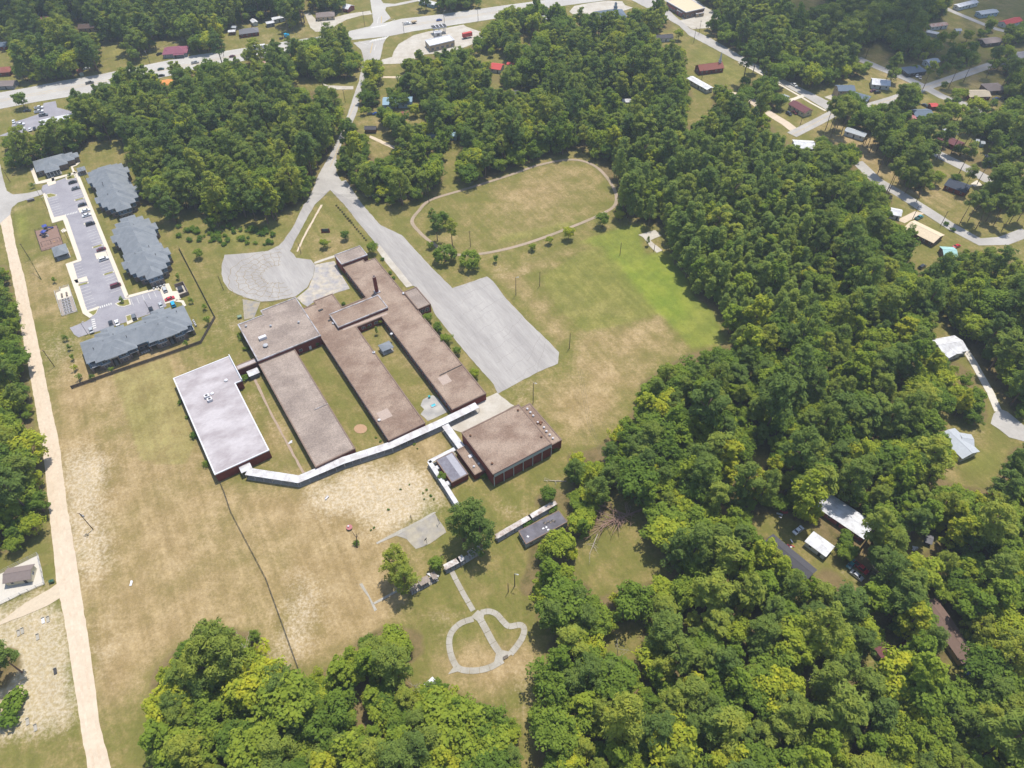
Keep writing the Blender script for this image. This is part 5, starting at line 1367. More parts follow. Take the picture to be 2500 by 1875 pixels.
H('mobile_home', 'light blue mobile home under tall pines near the track', 'mobile home', 'B', (1392,1025), (1635,1025), 6, 2.8, .8, 'blue', 'blue')
H('house', 'grey roofed cottage beside the bright lawn behind the track wood', 'house', 'C', (122,700), (208,698), 8, 2.8, 1.8, 'grey', 'grey')
H('shed', 'white roofed shed deep in the wood behind the track', 'shed', 'C', (1008,765), (1085,768), 5, 2.6, .8, 'white', 'white', wins=False)
H('house', 'tiny white cottage among trees near the highway car park', 'house', 'C', (388,122), (440,118), 6, 2.8, 1.5, 'white', 'white')
H('mobile_home', 'dark roofed white mobile home beside the diagonal street', 'mobile home', 'C', (1248,275), (1398,262), 7, 2.9, 1.2, 'dark', 'white')
H('mobile_home', 'long narrow white mobile home beside the brick church', 'mobile home', 'C', (1530,588), (1690,678), 6, 3.0, .6, 'white', 'white')
ch_ = H('church', 'brick church with brown gable roof and white steeple', 'church', 'C', (1592,500), (1782,476), 9, 3.0, 2.6, 'redbrown', 'brick')
L_ = (at('C',1592,500,5.6)-at('C',1782,476,5.6)).length/2
mb = MB(); mb.box((L_-2,0,4.6),(1.6,1.6,2.6)); mb.box((L_-2,0,7.2),(1.2,1.2,1.4),0,0,.8); mb.box((L_-2,0,8.6),(1.0,1.0,4.4),0,0,.03); mb.build('steeple', COPW, ch_, True)
H('hall', 'cream hall with plum roof at the street corner', 'hall', 'D', (432,772), (560,845), 8, 3.0, 1.6, 'plum', 'cream')
t2 = H('house', 'two storey tan house with slate roof and long wing', 'house', 'D', (770,662), (905,660), 9, 5.6, 1.6, 'slate', 'tan')
H('house', 'single storey slate roofed wing of the two storey tan house', 'house wing', 'D', (862,700), (1025,745), 9, 3.0, 1.6, 'slate', 'grey', True)
H('house', 'white metal roofed house with rust patch behind the slate roofed wing', 'house', 'D', (1040,608), (1185,622), 10, 3.0, 1.6, 'white', 'white')
H('house', 'dark grey hip roofed house with parked cars in its yard', 'house', 'D', (1292,525), (1442,505), 10, 2.8, 1.8, 'slate', 'dark', True)
H('house', 'pale roofed house at the wood edge behind the dark grey house', 'house', 'D', (1460,468), (1548,448), 7, 2.8, 1.2, 'metal', 'white')
H('house', 'cream roofed brick house on the corner lawn', 'house', 'D', (1775,705), (1945,702), 10, 2.8, 1.4, 'beige', 'brick')
H('house', 'taupe roofed house behind the cream roofed house', 'house', 'D', (1920,655), (2058,645), 11, 2.8, 1.8, 'taupe', 'brown', True)
H('house', 'blue grey roofed brick house below the dark round tree', 'house', 'D', (1355,855), (1500,848), 10, 2.8, 1.6, 'slate', 'brick')
H('shed', 'small red roofed shed beside the blue grey brick house', 'shed', 'D', (1488,802), (1548,798), 5, 2.6, .8, 'red', 'brick', wins=False)
H('carport', 'pink roofed carport beside the shaded brick house', 'carport', 'D', (1302,895), (1375,893), 6, 2.5, .6, 'pinkish', 'pink', wins=False)
H('mobile_home', 'shaded white mobile home beneath tall pines at the corner', 'mobile home', 'D', (842,985), (1000,1035), 6, 3.0, .8, 'metal', 'white')
H('carport', 'arched metal carport in the shaded yard', 'carport', 'D', (1592,1000), (1692,1000), 7, 2.6, 1.2, 'metal', 'grey', wins=False)
H('house', 'long plum roofed house among tall pines', 'house', 'D', (1568,1032), (1745,1105), 8, 2.8, 1.4, 'plum', 'brick')
H('shed', 'pale blue shed in the dark yard, nearer the plum roofed house', 'shed', 'D', (1842,1072), (1872,1075), 3.4, 2.3, .8, 'metal', 'blue', wins=False)
H('shed', 'pale blue shed in the dark yard, farther from the plum roofed house', 'shed', 'D', (1880,1088), (1915,1090), 3.6, 2.4, .8, 'metal', 'blue', wins=False)
H('house', 'charcoal gable roofed brick house beside the pine street', 'house', 'D', (1632,1378), (1800,1440), 10, 2.8, 1.8, 'charcoal', 'brick')
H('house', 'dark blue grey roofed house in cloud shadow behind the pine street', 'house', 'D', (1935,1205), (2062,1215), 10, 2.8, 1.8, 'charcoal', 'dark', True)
H('mobile_home', 'white mobile home at the top right edge beside the far lane', 'mobile home', 'D', (1692,38), (1848,0), 6, 3.0, .8, 'white', 'white')
H('mobile_home', 'pale blue mobile home by the far lane', 'mobile home', 'D', (1862,92), (2002,72), 7, 3.0, .8, 'metal', 'blue')
H('mobile_home', 'mobile home with rusty brown roof on the shaded far lawn', 'mobile home', 'D', (1482,190), (1618,172), 6, 2.8, .8, 'rust', 'white')
H('carport', 'white roofed carport below the rusty roofed mobile home', 'carport', 'D', (1462,232), (1558,252), 5, 2.4, .6, 'white', 'white', wins=False)
H('house', 'crimson roofed white house at the right edge by the far lane', 'house', 'D', (2055,165), (2180,130), 8, 2.8, 1.6, 'red', 'white')
H('shed', 'small white shed on the shaded far lawn', 'shed', 'D', (1682,222), (1730,220), 4.5, 2.4, .8, 'metal', 'white', wins=False)
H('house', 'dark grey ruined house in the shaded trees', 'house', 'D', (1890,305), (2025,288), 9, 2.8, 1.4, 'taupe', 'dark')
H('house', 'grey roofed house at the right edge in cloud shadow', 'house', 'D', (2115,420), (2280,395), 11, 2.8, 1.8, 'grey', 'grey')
H('house', 'white roofed house half hidden by trees at the dirt lane corner', 'house', 'D', (435,1092), (602,1102), 10, 2.8, 1.4, 'white', 'white')
H('shed', 'brown shed under the tall pines', 'shed', 'D', (1242,1215), (1310,1228), 5, 2.6, 1.0, 'brown', 'brick', wins=False)
H('house', 'long cream roofed house beside the rear street', 'house', 'N', (668,292), (822,368), 11, 2.8, 1.6, 'beige', 'brown')
H('house', 'pale teal roofed cottage with red car beside it', 'house', 'N', (832,432), (905,436), 8, 2.8, 1.2, 'teal', 'brown')
H('house', 'white roofed cottage at the tree edge on the rear street', 'house', 'N', (572,228), (630,240), 7, 2.8, 1.2, 'white', 'white')
H('house', 'white metal roofed house with side wing at the top of the gravel drive', 'house', 'N', (808,918), (935,895), 10, 3.0, 1.4, 'white', 'white')
H('house', 'white roofed wing beside the gravel drive', 'house wing', 'N', (862,925), (905,962), 8, 2.8, 1.1, 'white', 'white')
H('house', 'pale blue white metal roofed house near the cul de sac', 'house', 'N', (858,1345), (985,1465), 9, 3.0, 1.3, 'metal', 'white')
H('house', 'short cross wing of the pale metal roofed house', 'house wing', 'N', (930,1385), (992,1395), 7, 2.9, 1.1, 'metal', 'white')
H('mobile_home', 'long white roofed mobile home with brick red wall in the wood', 'mobile home', 'M', (708,318), (1040,540), 9, 3.0, .7, 'white', 'rosy')
H('mobile_home', 'long dark grey roofed mobile home in the wood', 'mobile home', 'M', (350,585), (650,832), 6, 3.0, .9, 'dark', 'grey')
H('camper_trailer', 'old white travel trailer with soot stained end', 'trailer', 'M', (625,575), (770,680), 6, 2.9, .3, 'white', 'white')
H('mobile_home', 'long brown roofed mobile home in the lower right wood', 'mobile home', 'M', (1435,1005), (1725,1415), 6.5, 3.0, .9, 'brown', 'tan')
H('mobile_home', 'ochre sided trailer home half hidden by trees near the red pickup', 'mobile home', 'M', (1110,1300), (1190,1400), 6, 3.0, .6, 'plum', 'tan')
H('pump_house', 'brown gabled pump house on the fenced concrete pad', 'pump house', 'K', (15,715), (178,688), 6, 2.8, 1.4, 'taupe', 'cream')
H('shed', 'small collapsed grey shed roof in the wood by the junk pile', 'shed', 'M', (1415,580), (1465,600), 4, 1.8, .8, 'grey', 'dark', wins=False)
H('shed', 'ragged white shed roof in the wood below the garden loop', 'shed', 'L', (805,1425), (875,1360), 3.4, 2.4, .5, 'white', 'grey', wins=False)
H('lean_to_shed', 'low grey lean to with blue siding beside the cream hall', 'shed', 'D', (345,725), (395,745), 5, 2.4, .8, 'metal', 'blue', wins=False)

# ------------------------------------------------------------------ commercial buildings
def flat_shop(name, label, cat, s, pts, h, wall, roof, coping=COPW):
    P = ats(s, pts, h); P = [Vector((p.x, p.y, 0)) for p in P]
    c = centre(P); root = thing(name, label, cat, (c.x, c.y, 0))
    flat_block(root, P, h, wall=wall, roof=roof, coping=coping, lip=.25)
    area = sum(P[i].x*P[(i+1) % len(P)].y-P[(i+1) % len(P)].x*P[i].y for i in range(len(P)))
    if area < 0: P = P[::-1]
    for i in range(len(P)):
        a, b = P[i], P[(i+1) % len(P)]; d = (b-a); n = int(d.length/4)
        if n: window_row(root, a, b, Vector((d.y, -d.x, 0)).normalized(), n, 2.2, 1.8, .8)
    return root
flat_shop('store', 'white flat roofed store behind the fuel canopy', 'store', 'B', [(1383,310),(1420,355),(1610,310),(1570,270)], 4.5, WALLS['tan'], ROOFS['white'])
fc = thing('fuel_canopy', 'flat fuel station canopy with dark hollow top', 'canopy', at('B', 1488, 232))
P = [at('B',1428,200,5), at('B',1445,220,5), at('B',1552,206,5), at('B',1535,184,5)]
mb = MB(); mb.prism(P, 4.4, 5.2, 0, 1, True); mb.build('roof', [COPW, DARKM], fc)
for t in (.12, .5, .88):
    for e in (.2, .8):
        p = (P[0]+(P[3]-P[0])*t)+((P[1]-P[0])*e); mb = MB(); mb.box((p.x,p.y,0),(.4,.4,4.4)); mb.build('post', STEEL, fc)
for t in (.25, .5, .75):
    a = P[0]+(P[3]-P[0])*t; b = P[1]+(P[2]-P[1])*t; mb = MB(); mb.beam((a.x,a.y,5.2),(b.x,b.y,5.2),.5,.25); mb.build('roof_beam', COPW, fc)
flat_shop('kiosk', 'small pale pay kiosk under the fuel canopy', 'kiosk', 'B', [(1450,243),(1455,258),(1512,250),(1505,236)], 3.0, WALLS['white'], ROOFS['metal'])
rst = H('restaurant', 'dark hip roofed restaurant with white cupola at the highway car park', 'restaurant', 'C', (820,80), (1035,62), 18, 3.4, 4.0, 'slate', 'tan', True)
mb = MB(); mb.box((3,0,6.6),(2.4,2.4,2.4)); mb.box((3,0,9.0),(2.8,2.8,.3),0,1); mb.box((3,0,9.3),(1.6,1.6,2.2)); mb.box((3,0,11.5),(2.0,2.0,1.2),0,1,.1); mb.build('cupola', [COPW, ROOFS['slate']], rst, True)
sto = flat_shop('store', 'large brick store with red awnings and white roof by the diagonal street', 'store', 'C', [(1352,10),(1500,95),(1645,62),(1500,-30)], 5.0, WALLS['brown'], ROOFS['beige'], COPW)
for a, b in (((1372,38),(1420,68)), ((1440,78),(1490,105))):
    A, B = at('C',*a,3), at('C',*b,3); mb = MB(); mb.beam((A.x,A.y,2.8),(B.x,B.y,2.8),2.4,.5); mb.build('awning', ROOFS['red'], sto)
flat_shop('shop_extension', 'small red brown store room against the brick store', 'annex', 'C', [(1432,78),(1470,98),(1495,88),(1455,66)], 3.4, WALLS['rosy'], ROOFS['pinkish'])
flat_shop('storage_container', 'tan storage box behind the brick store', 'container', 'C', [(1575,98),(1580,108),(1640,98),(1632,84)], 2.6, WALLS['tan'], ROOFS['tan'])

# ------------------------------------------------------------------ vehicles
TYRE = mat('tyre_rubber', (.02,.02,.022), .9, .1, 4.0)
AGLASS = glass('car_glass', (.02,.025,.03))
def car_parts(kind):
    key = ('car', kind)
    if key in MATS: return MATS[key]
    S = {'sedan': (4.7,1.82,.30,.82,.95,1.44,(-1.55,-.95,.55,1.25)), 'suv': (4.8,1.92,.36,.95,1.05,1.75,(-2.2,-1.9,.7,1.3)), 'van': (5.1,1.98,.34,.98,1.08,1.82,(-2.4,-2.15,1.2,1.9)), 'pickup': (5.6,1.95,.42,1.02,1.08,1.82,(-.7,-.45,.95,1.5))}[kind]
    L, W, z0, z1, z2, zr, cab = S
    h = L/2
    body = MB()
    prof = [(-h,z0+.1),(-h+.05,z1-.02),(-h+.25,z1+.03),(cab[0]-.1 if kind != 'pickup' else -h+.3,z2),(cab[3]+.1,z2),(h-.35,z1-.02),(h-.05,z1-.15),(h,z0+.1),(h-.1,z0),(-h+.1,z0)]
    for sg in (-1, 1):
        body.face([(x, sg*W/2*(1 if z < z1 else .95), z) for x, z in (prof if sg < 0 else prof[::-1])])
    for i in range(len(prof)):
        a, b = prof[i], prof[(i+1) % len(prof)]
        ka, kb = (1 if a[1] < z1 else .95), (1 if b[1] < z1 else .95)
        body.face([(a[0],-W/2*ka,a[1]),(a[0],W/2*ka,a[1]),(b[0],W/2*kb,b[1]),(b[0],-W/2*kb,b[1])])
    if kind == 'pickup':
        body.box((-1.75,0,z2+.01),(1.7,1.5,.012),0,1)
        for y in (-.88,.88): body.box((-1.75,y,z2),(2.0,.1,.22))
        body.box((-2.72,0,z2-.05),(.08,1.8,.27))
    cabin = MB()
    wb, wt = W/2*.93, W/2*.76
    B_ = [(cab[0],-wb,z2),(cab[3],-wb,z2),(cab[3],wb,z2),(cab[0],wb,z2)]
    T_ = [(cab[1],-wt,zr-.05),(cab[2],-wt,zr-.05),(cab[2],wt,zr-.05),(cab[1],wt,zr-.05)]
    for i in range(4): cabin.face([B_[i],B_[(i+1)%4],T_[(i+1)%4],T_[i]])
    roof = MB()
    R1 = [(x*1.0,y*1.02,zr-.06) for x,y,_ in T_]; R2 = [(x*.95,y*.9,zr) for x,y,_ in T_]
    roof.face(R2)
    for i in range(4): roof.face([R1[i],R1[(i+1)%4],R2[(i+1)%4],R2[i]])
    for i in range(4):
        roof.beam(B_[i], Vector(T_[i])+Vector((0,0,-.02)), .07, .05)
    wheel = MB(); wheel.tube((0,-.11,0),(0,.11,0),.34,.34,12,0); wheel.tube((0,.11,0),(0,.12,0),.2,.2,8,1); wheel.tube((0,-.11,0),(0,-.12,0),.2,.2,8,1)
    lamp = MB(); lamp.box((0,0,0),(.06,.35,.14))
    MATS[key] = (body.data('body',[TYRE,mat('bed_liner',(.05,.05,.05))]), cabin.data('cabin_glass',AGLASS), roof.data('roof_panel',[TYRE]), wheel.data('wheel',[TYRE,STEEL]), lamp.data('headlight',[WFRAME]), S)
    return MATS[key]
PAINTS = dict(black=(.012,.012,.014), dark=(.03,.032,.038), grey=(.13,.14,.15), silver=(.42,.43,.44), white=(.72,.72,.72), red=(.45,.02,.03), maroon=(.12,.015,.025), blue=(.02,.07,.32), sky=(.02,.36,.62), teal=(.03,.22,.24), green=(.02,.07,.05), tan=(.4,.33,.24))
def car(kind, colour, label, s, x, y, rz, z=.07, group='parked cars'):
    bd, cb, rf, wh, lm, S = car_parts(kind)
    p = at(s, x, y, z+.6); p.z = z
    r = thing({'sedan':'sedan','suv':'sport_utility_car','van':'minivan','pickup':'pickup_truck'}[kind], label, 'car' if kind in ('sedan','suv') else ('van' if kind == 'van' else 'pickup'), p, rz, group)
    pm = paint('car_paint_'+colour, PAINTS[colour])
    for n, d in (('body',bd),('roof_panel',rf)):
        o = obj(n, d, r); o.material_slots[0].link = 'OBJECT'; o.material_slots[0].material = pm
    obj('cabin_glass', cb, r)
    for a in (-1,1):
        for b in (-1,1): obj('wheel', wh, r, (a*S[0]*.31, b*(S[1]/2-.1), .34))
    for b in (-1,1): obj('headlight', lm, r, (S[0]/2-.04, b*S[1]*.34, S[3]-.22))
    return r
AR = RZ_A; AW_ = RZ_A+math.pi/2
apt = 'cars in the apartment car park'
for k, c_, lb, x, y, rz in [('sedan','black','black sedan in the bay nearest the clubhouse',490,262,AR), ('sedan','grey','grey sedan, second car down from the clubhouse',510,303,AR), ('sedan','dark','dark sedan just above the white crosswalk bays',555,413,AR), ('sedan','white','white sedan on the pale accessible bay by the crosswalk',578,453,AR), ('sedan','white','white sedan just below the accessible bay and crosswalk',585,484,AR), ('suv','black','black sport utility car beside the small grass island',610,543,AR), ('sedan','maroon','dark plum sedan above the lower accessible bay',683,715,AR), ('suv','white','white sport utility car at the lower accessible bay',700,780,AR), ('van','maroon','dark red minivan alone in the lower bays',780,960,AR), ('suv','silver','silver car on the concrete pad by the refuse enclosure',1113,987,AW_), ('sedan','red','bright red car parked across the refuse enclosure entrance',1145,1048,AR), ('suv','sky','sky blue car at the corner of the long apartment block',1168,1085,AW_), ('sedan','silver','silver car with dark windows behind the long apartment roof',1085,1090,AW_), ('sedan','black','black car half hidden by the long apartment roof',1020,1122,AW_), ('suv','grey','grey car beside the small grass island by the long block',905,1172,AW_), ('sedan','white','white car in the bays above the long apartment block',790,1210,AW_), ('sedan','dark','dark car beside the white one above the long block',748,1215,AW_), ('sedan','silver','silver car nearest the dirt road exit',615,1260,AW_)]:
    car(k, c_, lb, 'E', x, y, rz, group=apt)
d_ = at('A',155,958)-at('A',105,935); LR = math.atan2(d_.y, d_.x)
def pxdir(s, a, b): d = at(s,*b)-at(s,*a); return math.atan2(d.y, d.x)
r1, r2 = pxdir('A',(270,835),(340,825)), pxdir('A',(190,1018),(180,980))
for k, c_, lb, x, y, rz in [('pickup','white','white pickup nearest the highway in the small car lot',300,830,r1), ('pickup','white','white pickup, second from the highway in the small car lot',300,860,r1), ('pickup','grey','grey pickup beside the white roofed office',335,887,r1), ('sedan','white','white hatchback at the outer corner of the small car lot',105,936,r2), ('pickup','white','white pickup across the lower end of the small car lot',155,960,r1), ('sedan','red','red car alone in the lowest row of the small car lot',125,1016,r2), ('suv','white','white car in the lowest row, next to the red one',190,1000,r2), ('sedan','white','white car between a white and a black car in the lowest row',232,997,r2), ('sedan','black','black car at the end of the lowest row by the trees',266,990,r2), ('sedan','dark','dark car parked under the roadside oak',210,852,r1)]:
    car(k, c_, lb, 'A', x, y, rz, group='cars in the small car lot')
rh = pxdir('A',(1000,560),(1500,465)); rh2 = pxdir('B',(1100,200),(1700,110))
for s, k, c_, lb, x, y, rz in [('A','pickup','silver','silver pickup driving on the highway past the maroon roof',1505,482,rh), ('A','sedan','maroon','dark red car on the highway near the big trailer',1792,434,rh), ('A','pickup','grey','dark grey pickup on the open stretch of highway',692,638,rh), ('A','sedan','green','dark green car on the highway behind a bare tree',1240,532,rh), ('A','sedan','black','black car on the highway seen through the tree gap',1245,583,rh), ('B','pickup','white','white pickup towing a tan trailer on the highway',1245,182,rh2), ('B','sedan','blue','dark blue car on the highway above the fuel canopy',1492,154,rh2)]:
    car(k, c_, lb, s, x, y, rz, .08, 'cars on the highway')
rd = pxdir('D',(330,620),(560,735))
for s, k, c_, lb, x, y, rz in [('D','pickup','white','white pickup on the diagonal street above the cream hall',437,656,rd), ('D','suv','black','black car on the lawn beside the cream hall',398,876,rd-.1), ('D','sedan','maroon','dark red car on the lawn beside the cream hall',440,867,rd-.1), ('D','sedan','white','white car by the dark grey hip roofed house',1386,583,rd-.9), ('D','sedan','tan','tan car next to a white car by the dark grey house',1411,598,rd-.9), ('D','sedan','blue','blue car in the shaded yard behind the cream roofed house',1996,762,rh2), ('D','suv','dark','dark car next to the blue one in the shaded yard',2056,766,rd), ('D','suv','black','black car in front of the white metal roofed house',1082,712,rh2), ('D','sedan','maroon','dark red car in front of the white metal roofed house',1050,700,rh2), ('D','sedan','dark','dark car beside the small red roofed shed',1450,812,rd), ('N','pickup','teal','teal pickup in the drive of the long cream roofed house',712,272,pxdir('N',(690,280),(740,255))), ('N','sedan','red','red car beside the pale teal roofed cottage',903,416,pxdir('N',(870,430),(930,405))), ('N','suv','black','black car at the wood edge below the teal cottage',728,521,pxdir('N',(700,535),(750,505))), ('M','sedan','white','white car on the grass by the old travel trailer',550,537,pxdir('M',(520,565),(590,510))), ('M','sedan','silver','silver car on the sand between the trailers',945,842,pxdir('M',(900,810),(990,880))), ('M','pickup','red','red pickup on the sand between the trailers',972,792,pxdir('M',(940,770),(1005,825))), ('M','sedan','teal','blue green covered car between the trailers',910,766,pxdir('M',(890,785),(930,745))), ('M','suv','blue','blue car at the end of the brown mobile home',1696,1492,pxdir('M',(1690,1530),(1705,1455))), ('M','pickup','maroon','dark red pickup under the trees by the ochre trailer home',1250,1322,pxdir('M',(1210,1350),(1290,1300))), ('B','sedan','dark','dark car in the shaded yard beside the school street',962,878,0.2), ('B','sedan','blue','dark blue car in the shaded yard, nearer the oak',1005,876,0.2), ('A','sedan','black','black car beside the maroon roofed house',1228,415,1.0), ('A','sedan','white','white car on the verge by the red roofed shed',668,528,rh)]:
    car(k, c_, lb, s, x, y, rz, .02)
def trailer(label, s, a, b, W, h, m, cab=None, wheels=True):
    A, B = at(s,*a,0), at(s,*b,0); c = (A+B)/2; L = (B-A).length; rz = math.atan2((B-A).y,(B-A).x)
    r = thing('box_trailer', label, 'trailer', (c.x,c.y,.07), rz)
    mb = MB(); mb.box((0,0,1.2),(L,W,h)); mb.build('box', m, r, True)
    mb = MB(); mb.beam((-L/2,0,1.0),(L/2,0,1.0),1.2,.2); mb.build('chassis', DARKM, r, True)
    for x in (-L/2+1.2,-L/2+2.5):
        for y in (-W/2+.2,W/2-.2): mb = MB(); mb.tube((x,y-.15,.5),(x,y+.15,.5),.5,.5,10); mb.build('wheel', TYRE, r, True)
    if cab:
        mb = MB(); mb.box((L/2+2.0,0,.6),(2.6,2.4,2.5),0,0,.9); mb.box((L/2+3.6,0,.6),(1.4,2.0,1.4)); mb.build('cab', cab, r, True)
    return r
trailer('long white box trailer of a lorry on the highway', 'A', (2055,385), (1945,398), 2.6, 2.9, COPW, paint('cab_white',(.6,.6,.6)))
trailer('red box trailer parked at the edge of the store forecourt', 'B', (1675,300), (1745,285), 2.5, 2.8, ROOFS['red'])
trailer('tan flat trailer towed on the highway', 'B', (1280,185), (1318,178), 2.3, .8, WALLS['tan'])
bt = thing('tractor', 'blue truck tractor parked on the sandy shoulder', 'truck', at('B',312,288), rh+.3)
mb = MB(); mb.box((0,0,.6),(2.4,2.2,2.2),0,0,.88); mb.box((1.9,0,.6),(1.6,1.9,1.3)); mb.build('cab', paint('car_paint_sky', PAINTS['sky']), bt, True)
mb = MB(); mb.beam((-1,0,.7),(-6,0,.7),1.0,.25); mb.build('chassis', DARKM, bt, True)
for x in (2,-4,-5.2):
    for y in (-1,1): mb = MB(); mb.tube((x,y-.15,.5),(x,y+.15,.5),.5,.5,10); mb.build('wheel', TYRE, bt, True)

# ------------------------------------------------------------------ poles and wires
POLE = mat('pole_wood', col(112,94,80), .95, .15, 2.0)
WIRE = mat('wire_dark', (.06,.06,.06), .6, .05, 1.0)
def pole(label, s, base, h, arm=0, rz=0.0, lamp=False, trafo=0, group='utility poles', r=.17):
    p = at(s, *base)
    t = thing('utility_pole' if not lamp else 'light_pole', label, 'pole', p, rz, group)
    mb = MB(); mb.tube((0,0,-.2),(0,0,h),r,r*.7,7); mb.build('pole', POLE if not lamp else DARKM, t, True)
    if arm:
        mb = MB(); mb.beam((-arm/2,0,h-.6),(arm/2,0,h-.6),.12,.14); mb.build('crossarm', POLE, t, True)
    for k in range(trafo):
        mb = MB(); mb.tube((.5*(1 if k % 2 else -1),.25,h-2.2-.3*k),(.5*(1 if k % 2 else -1),.25,h-1.2-.3*k),.28,.28,8); mb.build('transformer', STEEL, t, True)
    if lamp:
        mb = MB(); mb.beam((0,0,h-.1),(1.0,0,h+.05),.12,.1); mb.box((1.1,0,h),(.7,.35,.14)); mb.build('lamp_head', STEEL, t, True)
    return t
for lb, s, b, hh, arm, lamp, tr in [
 ('wooden utility pole with crossarm and transformers beside the dirt road in the south field','K',(538,455),11.0,2.4,0,3),
 ('wooden pole at the fence corner by the dirt road','E',(368,1507),10.5,1.6,0,0), ('leaning wooden pole between the playground and the dirt road','E',(203,783),10.0,1.6,0,0),
 ('wooden pole beside the upper street near the clubhouse','E',(70,262),9.5,1.2,0,0),
 ('tall light pole at the top corner of the mown field','H',(300,890),9.0,0,0,0), ('tall pole with lamp at the car park corner','H',(152,945),11.0,0,1,0), ('wooden pole in the mown field beside the car park edge','H',(485,1278),9.5,0,0,0), ('dark pole on the green strip by the field','H',(800,698),8.0,0,0,0), ('short pole beside the bare concrete pad','H',(1012,672),4.5,0,0,0),
 ('pole with lamp arm by the gym corner','J',(1332,280),13.0,0,1,0), ('short wooden post in the grass above the garden loop','L',(1463,648),6.5,0,0,0), ('lamp post in the grass above the garden loop, the taller one','L',(1515,600),9.0,0,1,0),
 ('wooden pole in front of the running track','G',(1157,175),10.0,1.8,0,0), ('wooden pole at the top left of the running track','B',(1415,1565),10.5,1.8,0,0), ('pole in the lawn by the turning circle neck','F',(780,395),7.0,0,0,0), ('short leaning pole beside the turning circle','F',(152,690),9.0,0,0,0),
 ('utility pole by the highway near the red shed','A',(455,600),11.0,2.2,0,0), ('utility pole on the highway verge by the maroon house','A',(1158,490),10.0,2.0,0,1), ('utility pole right of the maroon house','A',(1495,405),12.0,2.2,0,0), ('utility pole on the sandy verge before the big trailer','A',(1728,435),13.0,2.2,0,0),
 ('utility pole on the grass island north of the highway','B',(920,208),12.0,2.2,0,0), ('utility pole at the store side of the highway','B',(1222,262),9.0,1.6,0,0), ('signal pole beside the fuel canopy','B',(1532,175),9.0,0,1,0), ('twin utility pole further along the highway','B',(1793,162),10.0,2.2,0,0), ('utility pole on the sandy shoulder','B',(595,240),9.0,1.8,0,0), ('utility pole by the blue tractor','B',(288,300),10.0,1.8,0,0), ('lamp pole on the lawn beside the school street','B',(768,790),9.0,0,1,0),
 ('utility pole beside the diagonal street by the church lawn','C',(1560,328),11.0,1.8,0,0), ('utility pole at the store car park corner','C',(1600,262),10.0,1.8,0,0), ('pole behind the long white mobile home','C',(1622,612),7.0,0,0,0), ('utility pole by the tall dark oak near the dirt lane','C',(1885,758),7.0,1.4,0,0),
 ('utility pole at the hall corner','D',(485,965),9.5,1.8,0,0), ('utility pole on the sandy lot by the side street','D',(990,445),8.0,1.6,0,0), ('utility pole beside the rear street drive','N',(680,278),8.0,1.6,0,0), ('utility pole by the hedge on the rear street','N',(822,312),9.0,1.6,0,0)]:
    pole(lb, s, b, hh, arm, rnd.uniform(-.5,.5), bool(lamp), tr)
for k, (x, y, hh) in enumerate(((172,385,7.5),(270,360,7),(310,430,7),(465,660,6.5),(575,1270,6),(1000,1120,6))):
    pole(['slim car park lamp near the mail kiosk','slim car park lamp beside the entrance drive','slim car park lamp by the upper bays','slim car park lamp beside the playground gate','slim car park lamp at the dirt road exit of the long block','slim car park lamp by the right end of the long block'][k], 'E', [(590,262),(272,360),(325,450),(468,665),(592,1288),(1012,1135)][k], hh+1, 0, 1.0, True, 0, 'apartment car park lamps', .1)
def wires(label, s, pts, z):
    P = [at(s, *p, z) for p in pts]
    t = thing('power_line', label, 'wire', (P[0].x, P[0].y, 0))
    for off in (-.8, 0, .8):
        mb = MB()
        for a, b in zip(P[:-1], P[1:]):
            d = (b-a).normalized(); sd = Vector((-d.y, d.x, 0))*off; prev = None
            for k in range(9):
                u = k/8; q = a+(b-a)*u+sd; q.z = z-1.2*4*u*(1-u)
                if prev is not None: mb.tube(prev, q, .03, .03, 4, 0, False)
                prev = q
        mb.build('wire', WIRE, t)
wires('overhead wires along the far side of the highway', 'A', [(-60,560),(420,505),(1135,390),(1470,275),(1690,290)], 11)
wires('overhead wires over the top of the running track', 'B', [(440,1480),(1000,1505),(1415,1465)], 10)
wires('overhead wires crossing the fallen tree clearing', 'J', [(1710,0),(1800,480),(2050,1000)], 9)

# ------------------------------------------------------------------ small things around the grounds
fence('chain_link_fence', 'chain link fence running down the south field from the white roofed block', [sw(-33.6,16.6), at('I',545,1480), at('I',605,1659), at('W',575,1250), at('W',650,1458)], 1.5, 3.0, DARKM, (.1,.45,.8,1.1,1.42), DARKM)
fence('pad_fence', 'low chain fence round the concrete pump house pad', [at('K',-60,745), at('K',0,712), at('K',222,602), at('K',260,774), at('K',120,835), at('K',0,893), at('K',-60,920)], 1.6, 3.0, STEEL, (.2,.8,1.5), STEEL)
sgn = thing('school_sign', 'brown framed school notice sign on the front lawn', 'sign', at('F',980,222), pxdir('F',(955,222),(1005,220)))
mb = MB(); mb.box((0,0,.6),(3.8,.3,1.6)); mb.build('board', mat('sign_board', col(90,96,96)), sgn, True)
for x in (-2.0,2.0): mb = MB(); mb.box((x,0,0),(.5,.5,2.2)); mb.build('pillar', BRICK, sgn, True)
mb = MB(); mb.box((0,0,-.05),(4.6,1.0,.6)); mb.build('plinth', BRICK, sgn, True)
es = thing('entrance_sign', 'low stone entrance sign beside the apartment drive', 'sign', at('T',635,1085), pxdir('T',(560,1100),(700,1065)))
mb = MB(); mb.box((0,0,0),(3.6,.8,1.1)); mb.build('base', APBRICK, es, True); mb = MB(); mb.box((0,0,1.1),(3.8,1.0,.2)); mb.build('cap', GREYROOF, es, True)
